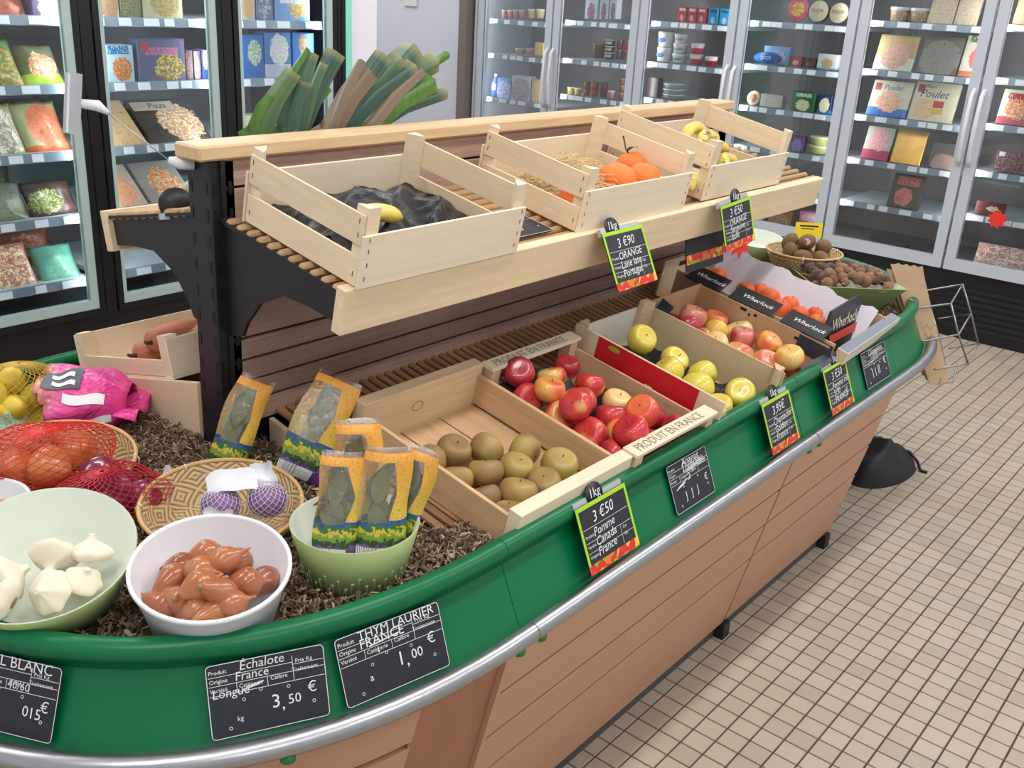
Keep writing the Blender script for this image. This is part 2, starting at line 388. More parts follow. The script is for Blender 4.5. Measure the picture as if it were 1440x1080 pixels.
# end: corner boards and bent boards
lamin_shade = M('shaded_laminate', rgb(160, 108, 80), .4, var=.08, stretch=(12, 12, 1), ns=3)  # laminate darkened to paint in shade, since the corner boards face away
for side in (1, -1):
    f = lambda p: p if side == 1 else (p[0], 2 * YC - p[1], p[2])
    q = [(-1.332, .384, .592), (-1.480, .425, .592), (-1.480, .545, .045), (-1.332, .504, .045)]
    b = MB(); b.add([f(p) for p in q] + [f((p[0] + .005, p[1] + .02, p[2])) for p in q], [(0, 1, 2, 3), (7, 6, 5, 4), (0, 4, 5, 1), (1, 5, 6, 2), (2, 6, 7, 3), (3, 7, 4, 0)])
    b.build('corner_board', lamin_shade, stand)
    box = MB(); box.add([f(p) for p in [(-1.331, .372, .592), (-1.320, .372, .592), (-1.320, .497, .045), (-1.331, .497, .045), (-1.331, .392, .592), (-1.320, .392, .592), (-1.320, .517, .045), (-1.331, .517, .045)]], [(0, 1, 2, 3), (7, 6, 5, 4), (0, 4, 5, 1), (1, 5, 6, 2), (2, 6, 7, 3), (3, 7, 4, 0)]); box.build('edge_strip', lamin, stand)
ends = [st_left(a) for a in angs(-1.375, 1.375, 60)]
for zt, zb in ((.592, .462), (.448, .30), (.286, .15), (.136, .045)):
    pr = [(.060 - .22 * (.592 - zt), zt), (.060 - .22 * (.592 - zb), zb), (.042 - .22 * (.592 - zb), zb), (.042 - .22 * (.592 - zt), zt)]
    sweep(MB(), ends, pr, True, False).build('bent_board', lamin, stand)
for x in (-1.28, -.21, .47):
    for y in (.50, 1.78):
        MB().cbox((x, y, .024), (.035, .03, .048)).build('foot', blackm, stand)
gc = M('green_clip', rgb(20, 120, 50), .4)
for x in (-1.285, -1.225, -.115, -.055):
    MB().tube([(x, .385, .582), (x, .385, .572)], .012, 10).build('clip', gc, stand)
for a in (1.05, .62):
    x, y = st_left(a)(.085); MB().tube([(x, y, .582), (x, y, .572)], .012, 10).build('clip', gc, stand)
# sloped grids of slats that carry the crates (front and rear), and the plank wall
TH = math.atan(.2)
def zl(y): return .67 + .2 * (y - .48)
sl = MB().box(-.0085, -.315, -.012, .0085, .315, 0).mesh('slat', slat_l, .003)
k = 0
x = -1.225
while x < .60:
    for side in (1, -1):
        yy = .80; o = place('slat', sl, stand, (x, yy if side == 1 else 2 * YC - yy, zl(yy) - .001), (TH if side == 1 else -TH, 0, 0))
    x += .026
for side in (1, -1):
    for y in (.56, 1.02):
        f = y if side == 1 else 2 * YC - y
        MB().box(-1.24, -.02, -.02, .61, .02, 0).build('slat_bearer', slat_l, stand, (0, f, zl(y) - .0135), (TH if side == 1 else -TH, 0, 0))
endb = M('pale_end_board', rgb(222, 196, 166), .5, var=.05, ns=6)
for side in (1, -1):
    f = lambda y: y if side == 1 else 2 * YC - y
    for xx, ws, zof in ((-1.262, .50, .0), (.625, .50, .0)):
        yb0 = .50 if xx > 0 or side == 1 else .50
        q = [(xx, f(yb0), .646), (xx, f(1.09), .646), (xx, f(1.09), zl(1.09) + (.06 if side == -1 else -.01)), (xx, f(yb0), zl(yb0) + (.06 if side == -1 else -.015))]
        b = MB(); b.add(q + [(p[0] + .012, p[1], p[2]) for p in q], [(0, 1, 2, 3), (7, 6, 5, 4), (0, 4, 5, 1), (1, 5, 6, 2), (2, 6, 7, 3), (3, 7, 4, 0)]); b.build('end_board', endb, stand, bevel=.001)
q = [(-1.368, 1.18, .69), (-1.368, 1.70, .69), (-1.368, 1.70, .865 - .24 * .53), (-1.368, 1.18, .862)]
b = MB(); b.add(q + [(p[0] + .01, p[1], p[2]) for p in q], [(0, 1, 2, 3), (7, 6, 5, 4), (0, 4, 5, 1), (1, 5, 6, 2), (2, 6, 7, 3), (3, 7, 4, 0)]); b.build('end_board', endb, stand, bevel=.001)
# centre wall of planks between the posts
wall = thing('shelf_unit', 'two-tier slatted shelf unit with black posts, brown plank wall and pine cap board', 'shelf unit')
zz = .775
hs = [.050, .044, .046, .046, .075, .075, .075, .075, .07]
for i, hgt in enumerate(hs):
    for yy in (1.105, 1.163):
        MB().box(-1.33, yy, zz + .0025, .60, yy + .012, zz + hgt - .0025).build('plank', brown, wall, bevel=.0015)
    zz += hgt
MB().box(-1.33, 1.118, .70, .60, 1.162, 1.312).build('core_panel', black, wall)
MB().box(-1.392, 1.088, 1.316, .605, 1.168, 1.344).build('cap_board', pinecap, wall, bevel=.004)
sl1 = MB().box(-.0007, -.004, 0, .0007, .004, .024).mesh('slot', black); sl2 = MB().box(-.004, -.0009, 0, .004, .0009, .024).mesh('slot', black)
for px in (-1.335, .575):
    po = MB(); po.box(px - .028, 1.105, .60, px + .028, 1.175, 1.314); po = po.build('post', blackm, wall, bevel=.003)
    if px < -1:
        for z in np.arange(.80, 1.30, .05):
            for q in ((px - .0282, 1.116), (px - .0282, 1.164)): place('slot', sl1, po, (q[0], q[1], z))
            for q in ((px + .016, 1.1046), (px - .016, 1.1046)): place('slot', sl2, po, (q[0], q[1], z))
        MB().box(px - .006, 1.100, .62, px + .004, 1.106, 1.314).build('ridge', blackm, po)
def ysh(y): return 1.147 + .2 * (y - .76)
for side in (1, -1):
    f = lambda y: y if side == 1 else 2 * YC - y
    for bx in (-1.335, -.40, .575):
        prof = [(1.11, ysh(1.11) - .012), (.775, ysh(.775) - .012), (.775, ysh(.775) - .072), (.86, ysh(.86) - .075), (.93, ysh(.93) - .085), (1.0, ysh(1.0) - .13), (1.045, ysh(1.045) - .19), (1.06, .985), (1.11, .975)]
        b = MB(); n = len(prof); b.add([(bx - .004, f(y), z) for y, z in prof] + [(bx + .004, f(y), z) for y, z in prof], [tuple(range(n)), tuple(range(n, 2 * n))[::-1]] + [(i, (i + 1) % n + 0, (i + 1) % n + n, i + n) for i in range(n)])
        b.box(bx - .012, 0, 0, bx + .012, 0, 0) if False else None
        br = b.build('bracket', blackm, wall)
        dy = .345
        MB().box(bx - .012, -dy / 2, -.014, bx + .012, dy / 2, -.008).build('flange', blackm, br, (0, f(.945), ysh(.945)), (TH if side == 1 else -TH, 0, 0))
    for i in range(11):
        y = .785 + i * .0295
        pts = [(-1.345, 0, 0), (-1.34, 0, 0), (.60, 0, 0), (.605, 0, 0)]
        MB().tube(pts, [.006, .0095, .0095, .006], 8).build('shelf_slat', slat_u, wall, (0, f(y), ysh(y) - .0095))
    b = MB().box(-1.352, -.014, -.083, .592, .010, .004)
    b.build('front_board', pine, wall, (0, f(.762), ysh(.762)), (TH if side == 1 else -TH, 0, 0) , bevel=.002)
# ------------------------------------------------------------------ refrigerated cabinets
tagw = M('price_tag_white', rgb(236, 240, 246), .5)
shelfm = M('shelf_white', rgb(190, 198, 204), .4)
railp = M('shelf_rail_clear', rgb(138, 152, 166), .3)
def inner_mat(name, c): return M(name, c, .5)
tags_me = {}
def tag_mesh(wd):
    if wd not in tags_me:
        b = MB().box(-wd / 2, -.002, -.014, wd / 2, 0, .014); tags_me[wd] = b.mesh('price_tag', tagw)
    return tags_me[wd]
def cabinet(name, label, loc, rotz, doors, shelf_z, depth, ztop, framem, innerm, basem, gap=.012, fw=.045, pillar=0., handles=(), zb=.37, vents=True, litcol=(.9, .97, 1), lit=6., inset=None):
    """local: x along the front, front plane y=0, interior +y. doors = list of (x0,x1)"""
    t = thing(name, label, 'refrigerator', loc, (0, 0, rotz))
    X0, X1 = doors[0][0], doors[-1][1]
    MB().box(X0, .02, 0, X1, depth, zb).build('base', basem, t)
    MB().box(X0, depth, 0, X1, depth + .04, ztop + .15).build('back_panel', innerm, t)
    MB().box(X0, .03, zb - .001, X1, depth, zb + .02).build('deck', innerm, t)
    MB().box(X0, .0, ztop, X1, depth + .04, ztop + .15).build('top', framem, t)
    for x in (X0 - .02, X1): MB().box(x, .0, 0, x + .02, depth + .04, ztop + .15).build('side_panel', framem, t)
    if vents:
        for x0, x1 in doors:
            for k in range(7):
                MB().box(x0 + .06, .012, .06 + k * .034, x1 - .06, .021, .078 + k * .034).build('vent_slat', blackm, t)
    for i, (x0, x1) in enumerate(doors):
        d = MB()
        a, c = x0 + gap / 2 + pillar, x1 - gap / 2 - pillar
        f0, f1 = a, c
        d.box(f0, -.0, zb, f0 + fw, .035, ztop); d.box(f1 - fw, 0, zb, f1, .035, ztop)
        d.box(f0 + fw, 0, zb, f1 - fw, .035, zb + fw * 1.2); d.box(f0 + fw, 0, ztop - fw, f1 - fw, .035, ztop)
        do = d.build('door', framem, t)
        if inset:
            q = .016; e = MB(); g0, g1, h0, h1 = f0 + fw, f1 - fw, zb + fw * 1.2, ztop - fw
            e.box(g0, .002, h0, g0 + q, .03, h1); e.box(g1 - q * 2.0, .002, h0, g1, .03, h1); e.box(g0 + q, .002, h0, g1 - q * 2, .03, h0 + q * 2.2); e.build('glazing_bead', inset, do)
        MB().box(f0 + fw, .012, zb + fw, f1 - fw, .018, ztop - fw).build('pane', glass, do)
        if pillar:
            for xx in (x0, x1 - pillar): MB().box(xx, .004, zb, xx + pillar, .05, ztop).build('pillar', framem, t)
        for side, hz0, hz1 in handles[i] if handles else ():
            hx = f0 + .018 if side < 0 else f1 - .018
            MB().tube([(hx, 0, hz1), (hx, -.03, hz1 - .03), (hx, -.042, (hz0 + hz1) / 2), (hx, -.03, hz0 + .03), (hx, 0, hz0)], .0115, 8).build('handle', M('handle_white', rgb(222, 222, 226), .35), do)
        for z in shelf_z[i]:
            s = MB().box(x0 + .03, .10, z - .018, x1 - .03, depth - .02, z).build('shelf', shelfm, t)
            r = MB(); r.add([(x0 + .035, .096, z + .004), (x0 + .035, .090, z - .03), (x0 + .035, .10, z - .03), (x0 + .035, .104, z + .004), (x1 - .035, .096, z + .004), (x1 - .035, .090, z - .03), (x1 - .035, .10, z - .03), (x1 - .035, .104, z + .004)], [(0, 1, 2, 3), (7, 6, 5, 4), (0, 4, 5, 1), (1, 5, 6, 2), (2, 6, 7, 3), (3, 7, 4, 0)])
            r.build('shelf_rail', railp, s)
            xx = x0 + .07 + random.random() * .04
            while xx < x1 - .08:
                wd = random.choice((.042, .05, .05, .065)); place('price_tag', tag_mesh(wd), s, (xx, .0895, z - .0125), (-.17, 0, 0)); xx += wd + random.choice((.012, .03, .06, .075))
        if lit:
            mt = t.matrix_basis
            l = area('cabinet_light', (0, 0, 0), (0, 0, 0), .5, .03, lit, litcol); l.parent = t; l.location = ((x0 + x1) / 2, .07, ztop - .03); l.rotation_euler = (-.35, 0, 0)
            for xx, ry in ((x0 + .05, .9), (x1 - .05, -.9)):
                l = area('cabinet_light', (0, 0, 0), (0, 0, 0), .02, 1.5, lit * .45, litcol); l.parent = t; l.location = (xx, .075, (zb + ztop) / 2)
                l.rotation_euler = Euler((PI / 2, 0, -math.copysign(.6, ry)), 'XYZ')
    return t
LD = [(-1.685, -1.09), (-1.09, -.49), (-.49, .107), (.107, .705)]
LS = [1.70, 1.462, 1.228, .988, .748, .50]
mint = M('mint_bead', rgb(170, 190, 188), .4)
cabinet('upright_freezer', 'row of black-framed upright glass freezers stocked with frozen bags, pizzas and fish boxes', (0, 3.1, 0), 0, LD, [LS] * 4, .68, 2.05, blackf, inner_mat('freezer_inside', rgb(84, 92, 96)), blackf, pillar=.022, fw=.024, zb=.37, vents=False, inset=mint, lit=7.)
MB().box(.727, 3.10, 0, .762, 3.8, 2.3).build('freezer_end_panel', M('mint_green_panel', rgb(140, 222, 200), .4)); tag(bpy.context.scene.objects['freezer_end_panel'], 'mint green end panel closing off the black freezer row', 'panel')
RB = [4.50, 3.83, 3.155, 2.475, 1.755, 1.06, .365, -.33]
RD = [(-RB[i], -RB[i + 1]) for i in range(7)]
RS = [[1.69, 1.454, 1.221, .92], [1.72, 1.482, 1.239, 1.004, .77], [1.75, 1.514, 1.27, 1.05, .8], [1.80, 1.555, 1.313, 1.075, .842, .6], [1.84, 1.597, 1.345, 1.101, .862, .622], [1.86, 1.616, 1.36, 1.131, .891, .658], [1.86, 1.616, 1.36, 1.131, .891, .658]]
hh = (.92, 1.30)
RH = [[(1,) + hh], [(-1,) + hh], [(1,) + hh], [(-1,) + hh], [(1,) + hh], [(-1,) + hh], [(1,) + hh]]
alu = M('aluminium_grey', rgb(196, 204, 214), .4, .1)
cabinet('upright_fridge', 'row of grey-framed upright glass fridges with dairy, tubs and cold meats', (3.18, 0, 0), -PI / 2, RD, RS, .62, 2.1, alu, inner_mat('fridge_inside', rgb(122, 118, 120)), blackf, gap=.014, fw=.052, handles=RH, zb=.365, lit=4.5, litcol=(1, .97, .93))
dk = M('fridge_dark_reveal', rgb(46, 50, 58), .5)

# ---- packaged goods: flat print comes from procedural art on the front of each pack
def art(name, base, food=None, food2=None, centre=(.5, .4), rad=.34, band=None, bandz=(.72, .9), accent=None, ns=9., low=None, lowz=.2, rough=.35, fz=1.0):
    if name in MATS: return MATS[name]
    mt, nt, p, out = nodes(name); p.inputs['Roughness'].default_value = rough
    g = N(nt, 'ShaderNodeTexCoord').outputs['Generated']; sep = N(nt, 'ShaderNodeSeparateXYZ'); nt.links.new(g, sep.inputs[0]); u, v = sep.outputs[0], sep.outputs[2]
    c = mixc(nt, noise(nt, g, 3, 2), [x * .85 for x in base], [min(1, x * 1.12) for x in base])
    if low is not None: c = mixc(nt, math_(nt, 'LESS_THAN', v, lowz), c, low)
    if food is not None:
        du = math_(nt, 'SUBTRACT', u, centre[0]); dv = math_(nt, 'MULTIPLY', math_(nt, 'SUBTRACT', v, centre[1]), fz)
        d = math_(nt, 'SQRT', math_(nt, 'ADD', math_(nt, 'MULTIPLY', du, du), math_(nt, 'MULTIPLY', dv, dv)))
        d = math_(nt, 'ADD', d, math_(nt, 'MULTIPLY_ADD', noise(nt, g, ns, 2), .22, -.11))
        mask = math_(nt, 'LESS_THAN', d, rad)
        fc = ramp(nt, noise(nt, g, ns * 1.6, 3, .6, .6), [(.3, food), (.48, food2 or food), (.56, [min(1, x * 1.7 + .05) for x in food]), (.68, food2 or food)])
        c = mixc(nt, mask, c, fc)
    if band is not None:
        wv = math_(nt, 'MULTIPLY', math_(nt, 'GREATER_THAN', v, bandz[0]), math_(nt, 'LESS_THAN', v, bandz[1]))
        wu = math_(nt, 'MULTIPLY', math_(nt, 'GREATER_THAN', u, .15), math_(nt, 'LESS_THAN', u, .85))
        tx = math_(nt, 'GREATER_THAN', noise(nt, coord(nt, 'Generated', (26, 1, 9)), 1.0, 1), .42)
        c = mixc(nt, math_(nt, 'MULTIPLY', math_(nt, 'MULTIPLY', wv, wu), tx), c, band)
    if accent is not None:
        m2 = math_(nt, 'MULTIPLY', math_(nt, 'GREATER_THAN', u, .06), math_(nt, 'LESS_THAN', u, .22)); m3 = math_(nt, 'MULTIPLY', math_(nt, 'GREATER_THAN', v, .72), math_(nt, 'LESS_THAN', v, .92))
        c = mixc(nt, math_(nt, 'MULTIPLY', m2, m3), c, accent)
    nt.links.new(c, p.inputs['Base Color']); MATS[name] = mt; return mt
def A(key, base, food=None, food2=None, **k):
    q = lambda c: rgb(*c) if c is not None else None
    for n in ('band', 'accent', 'low'):
        if n in k: k[n] = q(k[n])
    return art('print_' + key, q(base), q(food), q(food2), **k)
def carton(w, h, d=.05, mat=None): return MB().box(-w / 2, 0, 0, w / 2, d, h).mesh('carton', mat, min(.002, w * .04))
def cupmesh(w, h, mats, lid=True):
    r = w / 2 * .96; b = MB(); b.lathe([(.0001, 0), (r * .78, 0), (r * .96, h * .86), (r * .96, h * .87)], 16); b.cur = 1; b.lathe([(r, h * .86), (r, h), (r * .9, h), (.0001, h * .99)], 16)
    return b.mesh('cup', mats)
def tubmesh(w, h, mats):
    b = MB(); r = w / 2; f = lambda p, a: p
    b.lathe([(.0001, 0), (r * .84, 0), (r * .95, h * .8)], 20); b.cur = 1; b.lathe([(r, h * .78), (r, h * .94), (r * .95, h), (.0001, h)], 20); return b.mesh('tub', mats)
def bagmesh(w, h, d, mat, seed=0, n=10):
    r = np.random.default_rng(seed); ph = r.random(8) * 6
    def fn(sg):
        def f(u, v):
            x = (u - .5) * w * (1 - .08 * math.sin(PI * v)); z = v * h; e = (1 - (2 * u - 1) ** 4) * (1 - (2 * v - 1) ** 6)
            y = sg * d / 2 * e * (1 + .25 * math.sin(9 * u + ph[0] + 4 * v) + .2 * math.sin(13 * v + ph[1])) + .004 * math.sin(20 * u + ph[2]) * (1 - e)
            return (x, y + d / 2, z)
        return f
    b = MB(); b.grid(fn(-1), n, n); b.grid(lambda u, v: fn(1)(1 - u, v), n, n); return b.mesh('bag', mat, weld=1e-5)
def discmesh(w, th, mats):
    b = MB(); r = w / 2; R_ = Matrix.Rotation(PI / 2, 4, 'X') @ Matrix.Identity(4)
    T = Matrix.Translation((0, th, r)) @ R_
    b.lathe([(r, 0), (r, th)], 28, T); b.cur = 1; b.lathe([(r, th), (r * .97, th + .001), (.0001, th + .001)], 28, T); b.cur = 0; b.lathe([(.0001, 0), (r, 0)], 28, T); return b.mesh('box', mats)
W_ = rgb(228, 228, 226)
PK = {  # key: (name, label, category, materials)
 'pinkpot': ('dessert_pot', 'small pink lidded dessert pot in the misted fridge beside the lavender wall', 'pot', lambda: [A('pinkpot', (214, 150, 150)), M('lid_pale', rgb(236, 214, 210), .4)]),
 'creamjar': ('cream_jar', 'pale yellow cream jar on the upper shelf beside the pink pots', 'jar', lambda: [A('creamjar', (226, 205, 150)), M('lid_cream', rgb(240, 232, 214), .4)]),
 'yellowbox': ('yogurt_box', 'small yellow printed box next to the pink pots in the misted fridge', 'box', lambda: A('yellowbox', (214, 180, 90), (150, 110, 60), (230, 210, 140))),
 'bluebottle': ('milk_bottle', 'tall blue and white milk bottle at the far left of the misted fridge', 'bottle', lambda: [A('bluebottle', (80, 130, 215), band=(230, 238, 250), bandz=(.3, .6)), M('cap_white', rgb(230, 236, 245), .4)]),
 'bluepack': ('milk_pack', 'blue and white milk pack beside the tall milk bottle', 'pack', lambda: A('bluepack', (120, 160, 225), (235, 240, 250), (90, 130, 210), rad=.5, ns=7)),
 'orangepack': ('flan_pack', 'wide white and orange pack of desserts right of the blue milk pack', 'pack', lambda: A('orangepack', (205, 205, 215), (210, 150, 90), (120, 160, 210), rad=.5)),
 'tanpack': ('small_pack', 'small orange printed pack by the white handle of the misted fridge', 'pack', lambda: A('tanpack', (210, 170, 120), (180, 110, 60), (230, 220, 200), rad=.45)),
 'carton': ('milk_carton', 'white milk carton with blue and red print on the second fridge top shelf', 'carton', lambda: A('carton', (214, 220, 228), (90, 120, 170), (200, 90, 90), centre=(.5, .25), rad=.3, band=(110, 150, 190))),
 'brownpot': ('chocolate_pot', 'brown chocolate dessert pot stacked in the second grey fridge', 'pot', lambda: [A('brownpot', (110, 66, 56)), M('lid_brown', rgb(160, 118, 100), .4)]),
 'blackwhite': ('cream_dessert', 'black and white dessert pot in a stack of three', 'pot', lambda: [A('blackwhite', (44, 42, 44), band=(220, 220, 200), bandz=(.3, .7)), M('lid_white', rgb(225, 225, 215), .4)]),
 'maroon': ('berry_pot', 'dark maroon berry pot stacked at the end of the second fridge shelf', 'pot', lambda: [A('maroon', (104, 48, 62)), M('lid_maroon', rgb(130, 76, 90), .4)]),
 'yellowpot': ('custard_pot', 'small yellow custard pot left of the orange jars', 'pot', lambda: [A('yellowpot', (224, 196, 96)), M('lid_cream', rgb(240, 232, 214), .4)]),
 'redjar': ('compote_jar', 'orange-red compote jar stacked two high in the second fridge', 'jar', lambda: [A('redjar', (176, 74, 44)), M('lid_red', rgb(150, 56, 44), .4)]),
 'darkjar': ('jam_jar', 'tall dark red jar right of the orange compote jars', 'jar', lambda: [A('darkjar', (116, 40, 46)), M('lid_dark', rgb(80, 36, 40), .4)]),
 'redpack': ('yogurt_drink', 'red yogurt carton with white print in a row of three', 'carton', lambda: A('redpack', (205, 52, 66), (240, 220, 215), (214, 90, 90), centre=(.5, .28), rad=.2, band=(245, 240, 240))),
 'skypack': ('yogurt_drink', 'sky blue yogurt carton right of the red cartons', 'carton', lambda: A('skypack', (60, 160, 214), (235, 220, 200), (90, 180, 220), centre=(.5, .25), rad=.2, band=(30, 70, 140))),
 'whiteblue': ('fromage_tub', 'white cheese tub with a blue oval badge, stacked two high', 'tub', lambda: [A('whiteblue', (226, 224, 222)), M('lid_white2', rgb(222, 222, 222), .4)]),
 'whitetub': ('yogurt_tub', 'plain white yogurt tub in the stack of three beside the blue-badged tubs', 'tub', lambda: [A('whitetub', (216, 218, 216), band=(120, 150, 160), bandz=(.3, .55)), M('lid_white2', rgb(222, 222, 222), .4)]),
 'redband': ('yogurt_tub', 'white yogurt tub with a red band in the third grey fridge', 'tub', lambda: [A('redband', (220, 216, 214), low=(186, 40, 60), lowz=.55), M('lid_rose', rgb(226, 208, 206), .4)]),
 'lidtub': ('salad_tub', 'flat clear-lidded tub in the low stack behind the cap board', 'tub', lambda: [A('lidtub', (150, 162, 158)), M('lid_pale2', rgb(212, 220, 216), .4)]),
 'darkbox': ('dark_box', 'dark brown box on the lowest visible shelf of the third fridge', 'box', lambda: A('darkbox', (50, 40, 42))),
 'pinkcheese': ('cheese_box', 'round pink cheese box with a yellow printed centre', 'cheese box', lambda: [M('cheese_side', rgb(200, 150, 140), .5), A('pinkcheese', (214, 84, 110), (214, 190, 60), (220, 120, 70), centre=(.5, .5), rad=.33, ns=5)]),
 'creamcheese': ('cheese_box', 'round cream cheese box with red lettering and a dark rim', 'cheese box', lambda: [M('cheese_side2', rgb(90, 84, 60), .5), A('creamcheese', (226, 214, 184), (210, 190, 140), (226, 220, 190), centre=(.5, .8), rad=.2)]),
 'bluebox': ('cheese_carton', 'light blue cheese carton behind the dark blue oval box', 'box', lambda: A('bluebox', (120, 170, 214), (230, 225, 225), (60, 110, 180), rad=.4)),
 'blueoval': ('oval_cheese', 'dark blue oval cheese box with white lettering', 'cheese box', lambda: M('oval_blue', rgb(38, 96, 172), .35)),
 'redsmall': ('small_carton', 'small red carton right of the blue oval cheese box', 'box', lambda: A('redsmall', (170, 44, 56), (230, 200, 190), (180, 60, 70), rad=.25)),
 'darksmall': ('small_carton', 'small dark brown carton between the red and the white cartons', 'box', lambda: A('darksmall', (84, 60, 58), (160, 60, 60), (90, 70, 60), rad=.25)),
 'whitefood': ('cheese_carton', 'white carton with a brown food picture at the shelf end', 'box', lambda: A('whitefood', (228, 228, 226), (170, 110, 70), (214, 190, 150), rad=.3, low=(120, 190, 225), lowz=.12)),
 'brownround': ('cheese_round', 'round cheese box with a dark brown label beside a white carton', 'cheese box', lambda: [M('cheese_side', rgb(200, 150, 140), .5), A('brownround', (206, 190, 160), (104, 60, 44), (150, 96, 66), centre=(.5, .5), rad=.3)]),
 'whitefood2': ('cheese_carton', 'grey-white printed cheese carton in the fourth fridge', 'box', lambda: A('whitefood2', (196, 196, 184), (150, 150, 120), (220, 214, 200), rad=.35)),
 'greenpack': ('cheese_slices', 'green pack of cheese slices with a pale label', 'pack', lambda: A('greenpack', (44, 112, 62), (206, 196, 120), (232, 226, 200), centre=(.5, .3), rad=.3, band=(225, 235, 220))),
 'navypack': ('cheese_slices', 'navy blue and yellow pack of cheese slices', 'pack', lambda: A('navypack', (36, 46, 92), (220, 200, 130), (226, 222, 200), centre=(.5, .45), rad=.38, low=(40, 110, 180), lowz=.2)),
 'greentub': ('butter_tub', 'pale green and cream margarine tub, two stacked', 'tub', lambda: [A('greentub', (190, 200, 130)), M('lid_butter', rgb(224, 220, 178), .4)]),
 'purplesmall': ('small_pack', 'small purple and blue pack left of the margarine tubs', 'pack', lambda: A('purplesmall', (120, 80, 130), (70, 100, 170), (190, 150, 170), rad=.45)),
 'pinkpack': ('ham_pack', 'pink pack of ham in a pair behind the yellow label', 'pack', lambda: A('pinkpack', (206, 130, 150), (226, 190, 196), (196, 110, 130), rad=.4)),
 'orangebrown': ('pastry_box', 'orange-brown pastry box low in the fourth fridge', 'box', lambda: A('orangebrown', (176, 120, 84), (210, 170, 120), (140, 80, 60), rad=.45)),
 'bluelow': ('blue_pack', 'flat blue pack at the bottom left of the fourth fridge', 'pack', lambda: A('bluelow', (110, 140, 190), (200, 206, 220), (90, 120, 180), rad=.4)),
 'orangetub': ('salad_tub', 'orange printed salad tub with a white lid on the top shelf of the fifth fridge', 'tub', lambda: [A('orangetub', (196, 108, 72), (226, 196, 160), (150, 70, 50), rad=.5), M('lid_white2', rgb(222, 222, 222), .4)]),
 'beigepack': ('poultry_pack', 'pale beige clear-wrapped poultry pack on the fifth fridge top shelf', 'pack', lambda: A('beigepack', (206, 186, 156), (190, 160, 130), (222, 210, 186), rad=.5)),
 'tanpack2': ('sandwich_pack', 'tan wrapped cold cuts pack with a white label, leaning', 'pack', lambda: A('tanpack2', (196, 170, 120), (170, 120, 120), (206, 176, 140), rad=.36, low=(214, 214, 196), lowz=.36)),
 'greypack': ('meat_pack', 'dark grey clear-wrapped meat pack with a brown lower edge', 'pack', lambda: A('greypack', (110, 110, 92), (90, 88, 80), (150, 146, 130), rad=.5, low=(124, 84, 74), lowz=.16)),
 'greenwhite': ('soup_pack', 'white pack with green top, red picture and orange base', 'pack', lambda: A('greenwhite', (216, 210, 190), (176, 50, 70), (214, 120, 110), centre=(.6, .45), rad=.24, low=(206, 116, 70), lowz=.14, band=(70, 130, 60), bandz=(.84, 1.0))),
 'poulet1': ('chicken_slices', 'white chicken slices pack with a blue base, reading Poulet', 'pack', lambda: A('poulet1', (214, 210, 190), (196, 130, 110), (222, 190, 160), centre=(.5, .42), rad=.3, low=(70, 116, 190), lowz=.24, accent=(176, 70, 60))),
 'poulet2': ('chicken_slices', 'cream chicken slices pack with bold Poulet lettering and red square', 'pack', lambda: A('poulet2', (218, 208, 178), (214, 140, 90), (226, 200, 150), centre=(.35, .3), rad=.26, accent=(170, 70, 50))),
 'hampack': ('ham_slices', 'pink ham slices pack in the fifth fridge, left of the gold tray', 'pack', lambda: A('hampack', (190, 186, 176), (206, 130, 140), (222, 170, 170), centre=(.5, .6), rad=.34, low=(180, 70, 100), lowz=.3)),
 'goldtray': ('gold_tray', 'shiny gold food tray leaning on the fridge shelf', 'tray', lambda: M('gold_foil', rgb(212, 164, 84), .3, .8, var=.25, ns=9, bump=.4)),
 'darkmeat': ('meat_pack', 'dark brown meat pack right of the gold tray', 'pack', lambda: A('darkmeat', (74, 68, 62), (110, 76, 70), (150, 130, 120), centre=(.5, .2), rad=.4)),
 'burgerpack': ('burger_pack', 'black pack showing red burger patties on the fifth shelf', 'pack', lambda: A('burgerpack', (62, 60, 52), (176, 84, 74), (190, 110, 96), centre=(.45, .32), rad=.28, ns=4, band=(186, 92, 80), bandz=(.66, .92))),
 'orangepack6': ('bread_pack', 'orange and brown wrapped pack at the right edge, upper shelf', 'pack', lambda: A('orangepack6', (206, 130, 70), (150, 90, 56), (224, 170, 120), rad=.5)),
 'pizzapack6': ('pizza_pack', 'white pizza pack with red corners at the right edge', 'pack', lambda: A('pizzapack6', (214, 206, 190), (200, 150, 110), (170, 90, 70), centre=(.5, .5), rad=.36, low=(180, 70, 84), lowz=.22, band=(160, 40, 50))),
 'purplemeat': ('sausage_pack', 'purple-brown sausages pack with a white label at the right edge', 'pack', lambda: A('purplemeat', (104, 70, 78), (140, 100, 104), (70, 44, 52), rad=.6, accent=(200, 214, 200))),
 'redmeat': ('meat_tray', 'dark red meat tray with a pale label, low on the right', 'tray', lambda: A('redmeat', (96, 46, 52), (190, 180, 160), (150, 120, 110), centre=(.6, .5), rad=.2)),
 'pinkwhite': ('charcuterie_pack', 'pink and white cold cuts spread on the fridge floor, lower right', 'pack', lambda: A('pinkwhite', (206, 150, 140), (226, 196, 180), (196, 120, 116), rad=.6, ns=5)),
}
